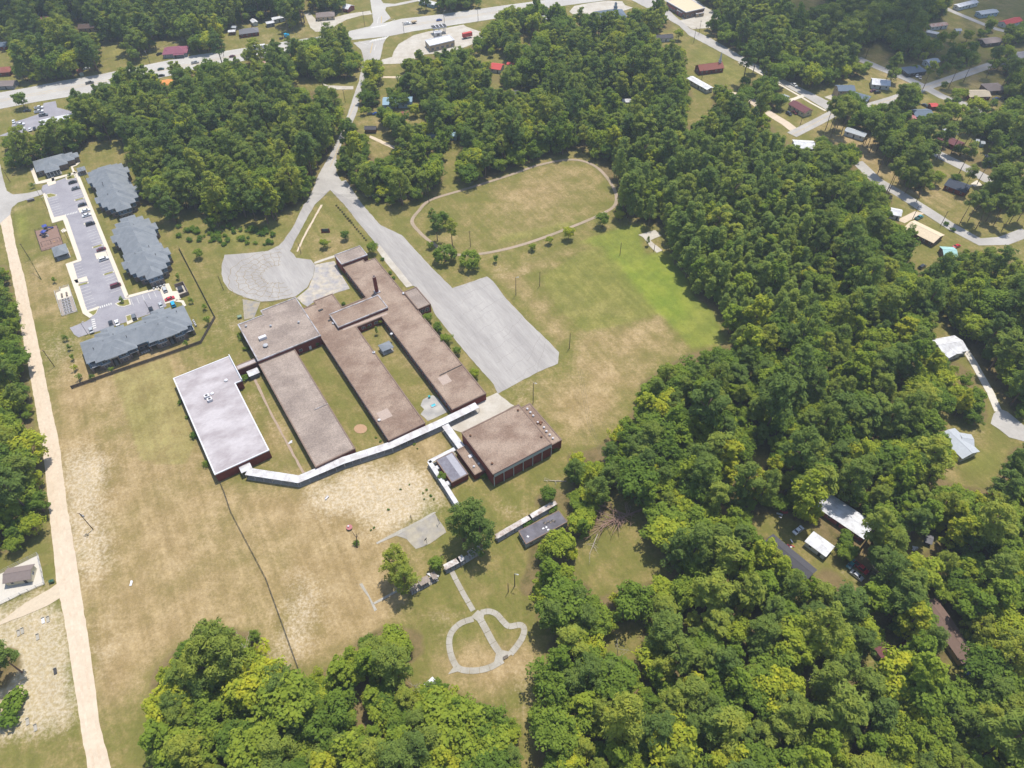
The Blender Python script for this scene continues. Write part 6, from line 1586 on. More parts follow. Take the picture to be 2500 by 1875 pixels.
def bench(label, p, rz, m, group=None):
    b = thing('park_bench', label, 'bench', p, rz, group)
    for k in range(3): mb = MB(); mb.box((0,-.2+k*.2,.45),(1.8,.16,.05)); mb.build('seat_slat', m, b, True)
    mb = MB(); mb.box((0,.32,.7),(1.8,.06,.35)); mb.build('backrest', m, b, True)
    for x in (-.7,.7): mb = MB(); mb.box((x,.05,0),(.1,.55,.45)); mb.build('leg', DARKM, b, True)
bench('dark bench on the lower slab of the garden loop', at('L',1442,1182), pxdir('L',(1425,1190),(1460,1172)), WOOD)
bench('pale bench lying in the sandy yard below the canopy', at('I',1470,1535), pxdir('I',(1455,1550),(1488,1515)), COPW)
bt_ = thing('basketball_hoop', 'basketball hoop post on the old court, nearer the big pine', 'hoop', at('L',905,95), 2.0)
bt2 = thing('basketball_hoop', 'basketball hoop post on the old court, nearer the broken walkway', 'hoop', at('L',805,258), 1.0)
bt3 = thing('basketball_hoop', 'basketball hoop post behind the long court walk', 'hoop', at('L',684,75), 1.4)
for b in (bt_, bt2, bt3):
    mb = MB(); mb.tube((0,0,0),(0,0,3.1),.07); mb.build('post', DARKM, b, True)
    mb = MB(); mb.box((0,.3,2.6),(1.2,.06,.8)); mb.build('backboard', DARKM, b, True)
    mb = MB(); [mb.tube((.23*math.cos(i*.785),.55+.23*math.sin(i*.785),2.75),(.23*math.cos((i+1)*.785),.55+.23*math.sin((i+1)*.785),2.75),.02,.02,4) for i in range(8)]; mb.build('rim', RUST, b, True)
rp = thing('spring_rider', 'pink and white round play rider in the sandy yard', 'play equipment', at('L',178,132))
mb = MB(); mb.tube((0,0,0),(0,0,.5),.25,.2,8); mb.build('spring', DARKM, rp, True)
mb = MB(); mb.tube((0,0,.5),(0,0,.85),1.0,1.15,14); mb.build('seat', ROOFS['pinkish'], rp, True); mb = MB(); mb.box((-.3,.2,.85),(.6,.5,.5),.4); mb.build('handle_block', COPW, rp, True)
ap = thing('paddling_pool', 'small turquoise paddling pool on the courtyard patio', 'pool', at('J',525,300), .5)
mb = MB(); [mb.box(c,s) for c,s in (((0,-.7,0),(2,.15,.4)),((0,.7,0),(2,.15,.4)),((-1,0,0),(.15,1.55,.4)),((1,0,0),(.15,1.55,.4)))]; mb.build('rim', CANOPY, ap, True)
mb = MB(); mb.box((0,0,.02),(1.9,1.3,.2)); mb.build('water', paint('pool_water',(.06,.42,.5)), ap, True)
for k, (s, x, y, lb) in enumerate((('J',492,235,'teal bin on the courtyard patio'), ('F',1425,1160,'dark green bin beside the courtyard pavilion'), ('F',285,915,'green metal bin on the old driveway behind the cafeteria'))):
    b = thing('waste_bin', lb, 'bin', at(s,x,y), .4); m_ = [paint('bin_teal',(.02,.3,.3)), paint('bin_green',(.03,.09,.05)), mat('bin_pale_green', col(128,150,128))][k]; sc = (1,1,2.0)[k]
    mb = MB(); mb.box((0,0,0),(.8*sc,.7*sc,1.0),0,0,1.1); mb.build('bin', m_, b, True); mb = MB(); mb.box((0,0,1.0),(.95*sc,.85*sc,.1)); mb.build('lid', m_, b, True)
for k, (x, y) in enumerate(((250,985),(278,978),(108,1058),(130,1045),(218,1080),(320,1278),(160,1570),(205,1605))):
    g_ = thing('grave_slab', ['white grave slab nearest the track','grey grave slab beside the white one','grey grave slab of the pair nearest the bush, left one','grey grave slab of the pair nearest the bush, right one','lone tan grave slab','small dark grave slab far from the others','pale grave slab beside the low bush','pale grave slab below the low bush'][k], 'grave', at('K',x,y), pxdir('K',(108,1075),(104,1040)), 'cemetery slabs')
    mb = MB(); mb.box((0,0,-.05),(2.1,.9,.25)); mb.build('slab', COPW if k in (0,) else (DARKM if k == 5 else M_PATH), g_, True)
    mb = MB(); mb.box((1.05,0,0),(.2,.9,.6)); mb.build('headstone', M_PATH, g_, True)
for k in (0, 1):
    wb_ = thing('wheeled_bin', 'dark green wheeled bin at the dirt road junction, ' + ('nearer the pump house' if k == 0 else 'nearer the road'), 'bin', at('K',297+k*13,764-k*4), .3, 'wheeled bins')
    mb = MB(); mb.box((0,0,0),(.7,.8,1.1),0,0,1.15); mb.build('bin', paint('bin_green',(.03,.09,.05)), wb_, True); mb = MB(); mb.box((0,0,1.1),(.85,.95,.08)); mb.build('lid', paint('bin_green',(.03,.09,.05)), wb_, True)
for s, x, y, lb, a in (('K',755,770,'pale wooden board lying in the south field',0.2), ('I',1120,1030,'white scrap on the courtyard walk',0.6), ('M',1340,655,'white junk boards piled in the wood, larger heap',0.3), ('M',1850,290,'white boards scattered among trees near the cul de sac',.5), ('M',500,640,'red and white clutter beside the dark grey mobile home',.8), ('M',440,430,'red clutter at the shaded edge of the trailer yard',.4), ('M',655,960,'white clutter under trees below the trailers',.9)):
    jk = thing('scrap_pile', lb, 'scrap', at(s,x,y), a)
    for k in range(6 if s == 'M' else 2):
        mb = MB(); mb.box((rnd.uniform(-1.6,1.6),rnd.uniform(-.9,.9),.02+.09*k),(rnd.uniform(.6,1.9),rnd.uniform(.3,.8),.08),rnd.uniform(0,3)); mb.build('board', ROOFS['red'] if 'red' in lb and k % 2 else COPW, jk, True)
# crack joints of the worn turning circle and the car park
ck = MB()
ctr = at('F', 600, 560)
for r in (8, 11.5, 15, 18.5, 22):
    pts = []
    for k in range(40):
        a = math.radians(95+k*5.2); w_ = .55*math.sin(k*1.7+r)+.5*math.sin(k*.6+r*2)
        pts.append(ctr+AU*0+Vector((math.cos(a)*(r*1.15+w_), math.sin(a)*(r*.95+w_), 0)))
    ribbon(ck, pts, .22, .066)
for k in range(16):
    a = math.radians(100+k*12); q = [ctr+Vector((math.cos(a+.03*math.sin(j*2+k))*(7+j*2.6)*1.12, math.sin(a+.03*math.sin(j*2+k))*(7+j*2.6)*.95, 0)) for j in range(6)]
    ribbon(ck, q, .17, .067)
for k in range(9):
    a, b = at('G',1180+k*72,560+k*62), at('G',980+k*52+k*k*2,700+k*70)
    q = [a+(b-a)*(j/8)+Vector((.5*math.sin(j*1.9+k), .4*math.cos(j*2.3+k), 0)) for j in range(9)]
    ribbon(ck, q, .16, .069, 1)
for k in range(12):
    a, b = at('G',1030+k*66,520+k*66-(k % 2)*20), at('G',1290+k*48,420+k*52)
    q = [a+(b-a)*(j/8)+Vector((.4*math.sin(j*1.3+k*2), .5*math.cos(j*1.7+k), 0)) for j in range(9)]
    if k in (0, 1, 3, 6, 9, 10): ribbon(ck, q, .22, .070, 1)
struct(ck.build('pavement_cracks', [M_CRACK, M_TAR]))
# ------------------------------------------------------------------ trees
BARK = mat('pine_bark', col(128,104,88), 1, .2, 3.0)
LEAF_OAK = leaf_material('broad_leaves', [(0, (0.110,0.181,0.033)), (.28, (0.173,0.256,0.040)), (.55, (0.246,0.326,0.046)), (.8, (0.364,0.419,0.046)), (1, (0.598,0.558,0.044))], .45)
LEAF_PINE = leaf_material('pine_needles', [(0, (0.129,0.198,0.053)), (.4, (0.204,0.275,0.058)), (.75, (0.310,0.360,0.062)), (1, (0.459,0.461,0.062))], .45)
LEAF_SLIM = leaf_material('young_pine_needles', [(0, (0.187,0.268,0.066)), (.5, (0.265,0.340,0.075)), (1, (0.354,0.408,0.066))], .45)
LEAF_GUM = leaf_material('sweetgum_leaves', [(0, (0.149,0.226,0.033)), (.35, (0.217,0.301,0.039)), (.7, (0.343,0.398,0.044)), (1, (0.526,0.484,0.044))], .45)
LEAF_TALL = leaf_material('longleaf_needles', [(0, (0.149,0.210,0.051)), (.5, (0.223,0.280,0.056)), (1, (0.327,0.363,0.064))], .45)
LEAF_RUSSET = leaf_material('russet_leaves', [(0, (.11,.08,.05)), (.5, (.13,.11,.05)), (1, (.12,.15,.04))], .3)
LEAF_SHRUB = leaf_material('shrub_leaves', [(0, (.070,.140,.026)), (.5, (.120,.200,.030)), (1, (.22,.29,.034))], .35)

def leaf_cloud(clumps, leaf, seed, needle=False, up=.35):
    """leaf-sized faces spread over many clumps; clumps = (centre, radius, squash, count)"""
    r = np.random.RandomState(seed)
    V, F = [], []
    n0 = 0
    for (c, rad, sq, cnt) in clumps:
        d = r.normal(size=(cnt, 3))
        d[:, 2] += up
        d /= np.linalg.norm(d, axis=1)[:, None]
        rr = rad*(.62+.42*r.rand(cnt)**.6)
        lump = 1+.22*np.sin(d[:, 0]*5+seed)+.18*np.cos(d[:, 1]*6+c[0]*3)
        p = np.array(c)+d*np.stack([rr*lump, rr*lump, rr*lump*sq], -1)
        nrm = d+r.normal(size=(cnt, 3))*.55
        nrm[:, 2] += .75
        nrm /= np.linalg.norm(nrm, axis=1)[:, None]
        t = np.cross(nrm, r.normal(size=(cnt, 3)))
        t /= np.linalg.norm(t, axis=1)[:, None]+1e-6
        b = np.cross(nrm, t)
        s = leaf*(.6+.8*r.rand(cnt))[:, None]
        w = (.34 if needle else .75)
        droop = nrm*s*.12
        q = np.stack([p-t*s, p-b*s*w+droop, p+t*s, p+b*s*w+droop], 1)
        V.append(q.reshape(-1, 3))
        F.append((n0+np.arange(cnt*4)).reshape(-1, 4))
        n0 += cnt*4
    return np.concatenate(V), np.concatenate(F)

def np_mesh(name, V, F, mats):
    me = bpy.data.meshes.new(name)
    me.vertices.add(len(V)); me.vertices.foreach_set('co', V.ravel())
    me.loops.add(F.size); me.loops.foreach_set('vertex_index', F.ravel())
    me.polygons.add(len(F)); me.polygons.foreach_set('loop_start', np.arange(len(F))*4)
    for m in mats: me.materials.append(m)
    me.update(calc_edges=True)
    return me

def trunk_mb(h, r, limbs, seed, lean=0.0):
    q = random.Random(seed)
    mb = MB()
    p = Vector((0, 0, -.3)); k = 5
    for i in range(k):
        z1 = h*(i+1)/k
        n_ = Vector((lean*z1+q.uniform(-.12, .12)*h/12, q.uniform(-.12, .12)*h/12, z1))
        mb.tube(p, n_, r*(1-.16*i), r*(1-.16*(i+1)), 7, 0, i == k-1); p = n_
    for (z0, z1, rr) in limbs:
        a = q.uniform(0, 6.28)
        mb.tube((lean*z0, 0, z0), (math.cos(a)*rr+lean*z0, math.sin(a)*rr, z1), r*.42, r*.12, 5)
    return mb

PROTO = {}
def proto(kind, i):
    """crown and trunk meshes of one tree form"""
    key = (kind, i)
    if key in PROTO: return PROTO[key]
    r = np.random.RandomState(100+i*7+len(kind)*13)
    cl = []
    if kind == 'oak':          # rounded broad crown of unequal boughs, 9 m wide
        nb = 11
        for b in range(nb):
            a = b*2.399+r.rand()*.8
            rad = r.uniform(.3, 1.0)**.5*3.0 if b else 0
            zc = 8.2+r.uniform(-1.6, 1.8)-rad*.35
            R = r.uniform(1.35, 2.1)
            for k in range(4):
                off = r.normal(size=3)*R*.45
                cl.append(((math.cos(a)*rad+off[0], math.sin(a)*rad+off[1], zc+off[2]*.7), R*r.uniform(.5, .85), .8, 88))
        for k in range(8):
            a = r.rand()*6.28; cl.append(((math.cos(a)*2.6, math.sin(a)*2.6, r.uniform(3.4, 5.4)), 1.2, .8, 40))
        V, F = leaf_cloud(cl, .31, i+5); lm = LEAF_OAK
        tr = trunk_mb(7.0, .28, [(3.5,7.5,2.2),(4.2,8.2,2.0),(3.0,6.5,2.6),(5,9,1.5)], i)
    elif kind == 'gum':        # upright oval crown, looser and more ragged
        for b in range(24):
            t = b/23.0
            z = 3.6+t*9.6
            rad = 2.6*math.sin(math.pi*(.16+.78*t))**.8*r.uniform(.3, 1.05)
            a = b*2.4+r.rand()*1.2
            R = r.uniform(.7, 1.35)
            for k in range(2):
                off = r.normal(size=3)*R*.5
                cl.append(((math.cos(a)*rad+off[0], math.sin(a)*rad+off[1], z+off[2]*.8), R*r.uniform(.5, .9), .85, 70))
        V, F = leaf_cloud(cl, .28, i+205); lm = LEAF_GUM
        tr = trunk_mb(11.0, .24, [(4,6.5,1.8),(5.5,8,1.8),(7,9.5,1.5)], i+69)
    elif kind == 'pine':       # tall pine, high rounded tiers of needle puffs
        hh = 15.5
        for b in range(17):
            t = b/16.0
            z = 7.6+t*7.8
            rad = (2.9*math.sin(math.pi*(.22+.72*t))**.9)*r.uniform(.35, 1.0)
            a = b*2.4+r.rand()
            R = r.uniform(.95, 1.45)*(1-.25*t)
            for k in range(2):
                off = r.normal(size=3)*R*.4
                cl.append(((math.cos(a)*rad+off[0], math.sin(a)*rad+off[1], z+off[2]*.5), R*r.uniform(.7, 1.0), .62, 66))
        V, F = leaf_cloud(cl, .42, i+31, True, .5); lm = LEAF_PINE
        tr = trunk_mb(14.5, .26, [(7,8.2,2.0),(8,9.4,2.2),(9,10.6,2.2),(10.4,11.6,2.0),(11.5,12.8,1.6)], i+9)
    elif kind == 'bigpine':    # full crowned old pine, foliage nearly to the ground
        for b in range(34):
            t = b/33.0
            z = 4.5+t*12.0
            rad = 3.7*math.sin(math.pi*(.2+.72*t))**.8*r.uniform(.35, 1.0)
            a = b*2.4+r.rand()
            R = r.uniform(1.0, 1.6)*(1-.2*t)
            for k in range(2):
                off = r.normal(size=3)*R*.45
                cl.append(((math.cos(a)*rad+off[0], math.sin(a)*rad+off[1], z+off[2]*.6), R*r.uniform(.6, 1.0), .66, 62))
        V, F = leaf_cloud(cl, .36, i+231, True, .45); lm = LEAF_PINE
        tr = trunk_mb(15.5, .36, [(5,6.4,2.4),(7,8.4,2.6),(9,10.6,2.6),(11,12.4,2.0)], i+79)
    elif kind == 'tall':       # longleaf pine: long bare stem, open crown at the top
        for b in range(12):
            t = b/11.0
            z = 12.2+t*6.0
            rad = 2.9*math.sin(math.pi*(.25+.65*t))*r.uniform(.4, 1.0)
            a = b*2.4+r.rand()
            R = r.uniform(1.2, 1.7)
            off = r.normal(size=3)*.3
            cl.append(((math.cos(a)*rad+off[0], math.sin(a)*rad+off[1], z+off[2]), R, .6, 175))
        V, F = leaf_cloud(cl, .48, i+61, True, .6); lm = LEAF_TALL
        tr = trunk_mb(17.2, .24, [(12,13,1.8),(13,14.2,2.2),(14,15.2,2.2),(15,16.4,1.8),(9,9.5,1.0)], i+19, .012*(i-1))
    elif kind == 'slim':       # plantation pine: narrow feathery spire
        for b in range(20):
            t = b/19.0
            z = 4.2+t*9.6
            rad = (2.1*(1-t)**.6+.25)*r.uniform(.4, 1.0)
            a = b*2.4+r.rand()
            R = .95*(1-.3*t)+.25
            cl.append(((math.cos(a)*rad, math.sin(a)*rad, z), R, .8, 74))
        V, F = leaf_cloud(cl, .38, i+91, True, .5); lm = LEAF_SLIM
        tr = trunk_mb(13.2, .16, [], i+29)
    elif kind == 'round':      # dense domed lawn tree down to the grass
        for b in range(46):
            d = r.normal(size=3); d[2] = abs(d[2])*.9-.15; d /= np.linalg.norm(d)
            cl.append(((d[0]*3.6, d[1]*3.6, 3.2+d[2]*3.0), r.uniform(.9, 1.4), .85, 52))
        V, F = leaf_cloud(cl, .32, i+121); lm = LEAF_OAK
        tr = trunk_mb(4.5, .35, [(1.5,4,2),(1.8,4.2,2)], i+39)
    elif kind == 'sapling':
        for b in range(9):
            d = r.normal(size=3)
            cl.append(((d[0]*.55, d[1]*.55, 2.3+d[2]*.6), r.uniform(.45, .7), .9, 40))
        V, F = leaf_cloud(cl, .2, i+151); lm = LEAF_OAK
        tr = trunk_mb(2.0, .08, [], i+49)
    elif kind == 'shrub':
        for b in range(9):
            a = r.rand()*6.28; q = r.rand()**.5
            cl.append(((math.cos(a)*q*.9, math.sin(a)*q*.9, .6+r.rand()*.5), r.uniform(.4, .7), .8, 36))
        V, F = leaf_cloud(cl, .2, i+181); lm = LEAF_SHRUB
        tr = trunk_mb(.7, .06, [], i+59)
    PROTO[key] = (np_mesh(kind+'_crown', V, F, [lm]), tr.data(kind+'_trunk', BARK), V, F, lm, tr)
    return PROTO[key]

NAMES = dict(bigpine='full_crowned_pine_tree', gum='sweetgum_tree', oak='broadleaf_tree', pine='pine_tree', tall='longleaf_pine_tree', slim='plantation_pine_tree', round='domed_tree', sapling='sapling', shrub='shrub')
NV = dict(bigpine=3, gum=4, oak=6, pine=5, tall=3, slim=4, round=2, sapling=2, shrub=3)
def tree(kind, label, p, scale, rz=0.0, group=None, i=None, cat='tree', tall=1.0):
    i = rnd.randrange(NV[kind]) if i is None else i
    cr, tk = proto(kind, i)[:2]
    r = thing(NAMES[kind], label, cat, (p[0], p[1], -.05), rz, group)
    r.scale = (scale, scale, scale*tall)
    obj('crown', cr, r); obj('trunk', tk, r)
    return r
def tree_at(kind, label, s, x, y, scale, group=None, **k):
    """placed by the foot of its trunk"""
    return tree(kind, label, at(s, x, y), scale, rnd.uniform(0, 6.28), group, **k)

# trees that stand on their own
for a in [
 ('oak','rounded young tree on the front lawn, the darker one','F',978,350,.52), ('oak','bright green young tree on the front lawn','F',1145,285,.50), ('oak','bushy grey green tree at the front corner of the school','F',1360,395,.62),
 ('round','large domed tree touching its twin, nearer the school drive','G',955,290,1.3), ('round','large domed dark tree standing nearest the car park','G',1160,335,1.28), ('pine','tall pine behind the domed trees, left of the pair','G',890,130,1.05), ('pine','tall pine behind the domed trees, right of the pair','G',1010,160,1.05), ('oak','small tree left of the domed trees','G',838,190,.40), ('pine','pine at the back of the lawn clump by the track','G',860,40,.85), ('oak','broad tree at the back of the lawn clump by the track','G',930,20,.95),
 ('sapling','slim sapling between the domed tree and the track','G',1360,298,1.3), ('oak','small open tree beside the track, the nearer of two','G',1660,205,.42), ('oak','small open tree beside the track, the farther of two','G',1795,150,.42), ('oak','full rounded tree beside the track','H',478,600,.70), ('oak','broad tree at the track bend','H',692,520,.78), ('oak','small tree at the wood edge by the track bend','H',792,480,.55), ('slim','dark cone shaped tree on the bare concrete pad','H',972,638,.42),
 ('oak','leafy tree against the school wing below the entrance block','G',815,790,.50), ('oak','leafy tree against the school wing, second from the entrance block','G',895,870,.52), ('oak','leafy tree against the school wing, third from the entrance block','G',965,965,.58), ('oak','leafy tree against the school wing, farthest from the entrance block','G',1048,1050,.42), ('oak','dark rounded tree at the far corner of the school wing','G',1195,1240,.48),
 ('oak','bright leafy tree growing through the annex canopy','J',597,905,.42), ('bigpine','massive pine over the broken walkway, left stem','J',770,1400,1.3), ('bigpine','massive pine over the broken walkway, right stem','J',915,1480,1.3), ('bigpine','massive pine over the broken walkway, rear stem','J',860,1330,1.2), ('bigpine','twin topped pine west of the broken walkway, upper top','L',580,540,1.15), ('bigpine','twin topped pine west of the broken walkway, lower top','L',650,640,1.05), ('oak','ragged half dead tree beside the broken walkway','L',880,460,.62),
 ('oak','courtyard shrub tree beside the dark brick recess','F',1322,1000,.24), ('slim','dark conical courtyard tree','F',1397,1050,.36), ('oak','rounded courtyard shrub in the inner corner','F',1418,965,.26), ('oak','small bright tree in the corner by the cafeteria wall','F',915,1145,.25), ('oak','pale green bush tree on the rough ground by the turning circle','E',1355,775,.52),
 ('oak','roadside oak between the highway and the small car lot','A',195,835,1.0), ('oak','golden green oak by the red roofed shed','A',735,545,.95), ('oak','olive green tree on the far meadow beside the highway','A',1050,480,.95), ('oak','broad oak beside the highway hiding the lorry front','A',1925,495,.95), ('oak','bright crowned oak at the top of the school street','B',965,640,1.05), ('oak','dark tall oak by the dirt lane','C',1960,800,1.05), ('oak','golden yellow tree above the sandy lot','D',980,340,.9), ('oak','dark round tree above the blue grey brick house','D',1300,880,1.25), ('oak','yellow tree beside the far shaded lawn','D',1760,330,.85), ('pine','small pine at the store car park corner','C',1700,240,.75), ('oak','olive tree beside the dark roofed mobile home','C',1440,310,.75), ('oak','small dark tree on the lawn of the red roofed clearing','B',1895,440,.6), ('oak','dark tree beside the red roofed house','B',1862,560,.75)]:
    tree_at(*a)
for k, (x, y) in enumerate(((455,1330),(475,1395),(497,1460),(517,1530),(547,1590),(630,1600),(762,1550),(1262,1368),(1412,1225),(1385,1122),(1300,1078),(1210,918),(372,940),(833,1075),(228,300),(480,228))):
    tree_at('sapling', ['young tree in the row by the dirt road, topmost','young tree in the row by the dirt road, second','young tree in the row by the dirt road, third','young tree in the row by the dirt road, fourth','young tree in the row by the dirt road, lowest','young tree at the fence below the block, leftmost','young tree below the stair bay of the long block','young tree below the right end of the long block','rounded young tree at the fence bend','small tree on the lawn above the fence bend','small tree on the lawn by the gable end','small tree on the lawn beside the refuse enclosure','small tree above the vegetable garden','young tree on the rounded car park island','small round tree beside the entrance drive','young tree on the clubhouse island'][k], 'E', x, y, 1.0 if k != 8 else 1.5, 'apartment lawn saplings')
# row of low bushes beside the east drive
for k in range(17):
    b_ = tree_at('shrub', 'low reddish bush in the row along the east drive', 'F', 1068+k*15, 8+k*17.5, rnd.uniform(.38,.62), 'bush row along the drive', cat='shrub')
    cr_ = [c for c in b_.children if c.name.startswith('crown')][0]; cr_.material_slots[0].link = 'OBJECT'; cr_.material_slots[0].material = LEAF_RUSSET
q = random.Random(3)
rough = [('F',(40,170,560,330),34,'weedy bush on the rough ground above the turning circle'), ('E',(1200,560,1640,680),26,'weedy bush at the wood edge above the turning circle')]
for s, (x0, y0, x1, y1), n, lb in rough:
    for k in range(n):
        tree_at('shrub', lb, s, q.uniform(x0, x1), q.uniform(y0, y1), q.uniform(.7, 1.5), lb.replace('weedy bush', 'bushes'), cat='shrub')
for k, (s, x, y, sc, lb) in enumerate((('I',155,680,1.0,'bush against the white roofed block, topmost'),('I',215,810,.8,'bush against the white roofed block, second'),('I',285,980,1.5,'tall bush against the white roofed block'),('I',390,1240,1.3,'bush at the lower corner of the white roofed block'),('I',740,470,1.6,'bush in the angle behind the storage shed'),('I',850,400,1.2,'bush beside the storage shed'),('I',705,100,1.2,'ivy bush against the cafeteria wall, upper'),('I',745,200,1.2,'ivy bush against the cafeteria wall, lower'),('F',290,1060,1.1,'bush at the cafeteria corner'),('F',1440,450,.9,'clipped bush by the front wing'),('G',510,390,.9,'bush along the front wing lawn, upper'),('G',535,430,.8,'bush along the front wing lawn, lower'),('J',940,880,1.0,'weeds at the gym corner'),('J',1500,650,1.4,'bush at the far gym corner'),('K',110,1470,3.2,'spreading low bush in the sandy cemetery, upper part'),('K',70,1560,2.8,'spreading low bush in the sandy cemetery, lower part'),('G',130,640,.8,'grey bush in the inner lawn corner'),('G',305,580,.7,'bush against the low wing by the chimney'),('J',1280,1260,1.6,'bush growing over the derelict hut roof'),('J',1495,1150,1.5,'bush over the broken canopy end'),('N',845,310,1.2,'clipped hedge bush on the rear street, upper'),('N',880,340,1.2,'clipped hedge bush on the rear street, lower'))):
    tree_at('shrub', lb, s, x, y, sc, cat='shrub')
for k, (x, y) in enumerate(((330,940),(260,980),(160,1145),(372,615),(395,650),(440,1010),(470,985),(505,1030),(450,1060),(530,1060),(60,560),(95,590),(20,1310),(45,1290))):
    tree_at('shrub', 'tiny weed tuft in the bare sandy yard below the canopy', 'J', x, y, .3+.06*(k % 4), 'weed tufts in the sandy yard', cat='weed')
# tall pines scattered among the houses
TP = [(680,1000),(715,1010),(745,1020),(770,985),(720,1060),(800,1040),(985,1110),(1000,1140),(965,1130),(1085,1335),(1150,1280),(1190,1270),(1150,1490),(1240,1420),(1330,1450),(1400,1380),(1535,1230),(1630,680),(1745,630),(1130,665),(1160,670),(1430,690),(1710,1340),(1850,1420),(1930,1420),(1650,1180),(1560,1200),(1760,1180),(1900,1240),(2000,1420),(2060,1500),(2120,1440),(1960,1520),(2180,1480),(1890,1560),(2140,1560),(2050,700),(1920,600),(1020,1180),(1500,1150),(1420,1130),(1380,1230),(1300,1330),(1460,1260)]
for k, (x, y) in enumerate(TP):
    px, py = spx('D', x, y)
    tree_at('tall', 'tall bare stemmed pine standing among the houses east of the wood', 'D', x, y, rnd.uniform(.95, 1.2), 'tall pines among the houses')
for k, (x, y) in enumerate(((560,140),(640,150),(700,190),(920,300),(960,290),(1000,330),(1050,290),(1090,310),(1130,340),(1170,300),(1210,290),(1110,260),(930,150),(690,140),(1000,240),(1060,230),(1200,200))):
    tree_at('tall', 'tall bare stemmed pine beside the rear street', 'N', x, y, rnd.uniform(.85, 1.05), 'tall pines by the rear street')

for k, (s, x, y, sc) in enumerate([('D',1180,640,1.0),('D',1345,470,.8),('D',1640,470,1.05),('D',1700,430,.9),('D',1790,430,.95),('D',1660,790,.9),('D',1600,930,1.1),('D',1690,940,1.0),('D',1800,900,1.15),('D',1880,900,.8),('D',1860,980,.9),('D',2000,1000,1.1),('D',2090,930,1.2),('D',2150,640,1.1),('D',2050,480,1.1),('D',1960,470,.9),('D',2100,560,1.0),('D',1540,600,.55),('D',950,590,.8),('D',985,560,.7),('D',1420,480,.7),('D',1520,420,.9),('D',2180,780,1.2),('D',2120,1080,1.1),('D',2180,1180,1.2),('D',1480,990,1.0),('D',1400,1010,.9),('D',1270,960,.9),('D',1180,930,.9),('D',1100,900,.8),('D',860,820,.9),('D',790,830,.8),('D',930,850,.8),('D',1740,760,.6),('D',1960,840,.6),('D',1560,350,.9),('D',1640,330,.8),('D',2090,300,1.0),('D',1930,240,.9),('D',2180,260,.9),('D',1020,1000,.8),('D',1660,1420,.6),('D',1520,1430,.8),('D',1440,1480,.7),('D',1350,560,.5),('D',1580,690,.5)]):
    tree_at('oak', 'broadleaf tree standing among the houses by the street corner', s, x, y, sc, 'broadleaf trees among the houses')
for k, (s, x, y, sc) in enumerate([('B',1150,845,.9),('B',1235,825,.9),('B',1090,975,1.2),('B',1250,1130,1.1),('B',1480,1010,1.2),('B',1560,1090,.9),('B',1400,800,.8),('B',950,810,1.0),('B',1010,790,.8),('B',1180,790,.8),('B',1120,760,.7),('B',1310,900,.8),('B',1500,1090,.8),('B',1420,1060,.9)]):
    tree_at('oak', 'broadleaf tree in the shaded yards beside the school street', s, x, y, sc, 'broadleaf trees in the street yards')
# dead wood
DEAD = mat('bleached_dead_wood', col(196,184,172), 1, .15, 3.0)
def dead_tree(name, label, s, base, tip, zt, n, seed, m=DEAD, r0=.25):
    a, b = at(s, *base), at(s, *tip, zt)
    t = thing(name, label, 'dead tree', a); qq = random.Random(seed)
    mb = MB(); mb.tube(a, b, r0, r0*.3, 6); mb.build('trunk', m, t)
    for k in range(n):
        u = qq.uniform(.35, .98); p = a+(b-a)*u; L = (b-a).length*qq.uniform(.15, .38)
        d = Vector((qq.uniform(-1,1), qq.uniform(-1,1), qq.uniform(.0,.9) if zt > 2 else qq.uniform(0,.35))).normalized()+(b-a).normalized()*.6
        e = p+d*L; mb = MB(); mb.tube(p, e, r0*.32, r0*.08, 5)
        for j in range(3):
            f_ = p+(e-p)*qq.uniform(.4,.95); mb.tube(f_, f_+Vector((qq.uniform(-1,1),qq.uniform(-1,1),qq.uniform(-.1,.7)))*L*.35, r0*.12, r0*.03, 4)
        mb.build('branch', m, t)
dead_tree('fallen_tree', 'large fallen dead tree with tangled bare branches in the small clearing', 'W', (1400,1095), (1300,1135), 1.6, 60, 5, mat('fallen_bark', col(168,138,122), 1, .2, 3.0), .45)
dead_tree('fallen_tree', 'bleached fallen branch at the pine clearing edge', 'J', (1855,1340), (1790,1500), .5, 8, 8, DEAD, .18)
dead_tree('fallen_tree', 'pale fallen trunk beside the gym bush', 'J', (1600,912), (1420,905), .6, 8, 9, DEAD, .2)
dead_tree('dead_tree', 'bleached bare tree at the edge of the clearing behind the gym', 'J', (1810,1080), (1770,970), 7, 7, 12, DEAD, .2)
dead_tree('dead_tree', 'white bare dead tree standing in the wood below the garden loop', 'L', (760,1510), (700,1400), 8, 12, 14, DEAD, .2)
dead_tree('dead_tree', 'bare dead branches above the trailer yard', 'M', (1085,915), (1120,830), 10, 9, 15, DEAD, .2)
dead_tree('dead_tree', 'grey bare dead crown in the wood west of the trailers', 'W', (1330,1440), (1335,1400), 12, 12, 31, DEAD, .2)
dead_tree('dead_tree', 'small white snag in the lower wood', 'W', (1452,1450), (1447,1420), 11, 11, 33, DEAD, .2)
dead_tree('dead_tree', 'leaning grey snag at the wood edge over the south field', 'W', (560,1450), (515,1380), 10, 10, 35, DEAD, .25)
dead_tree('snapped_tree', 'snapped dark stump with green tuft in the sandy field', 'L', (238,285), (232,175), 6, 5, 18, POLE, .3)
dead_tree('fallen_tree', 'thin fallen trunk leaning through the lower right wood', 'M', (665,1640), (630,1520), 6, 5, 19, DEAD, .25)
tree_at('shrub', 'dark vine tuft round the snapped stump', 'L', 236, 262, 1.0, cat='shrub')
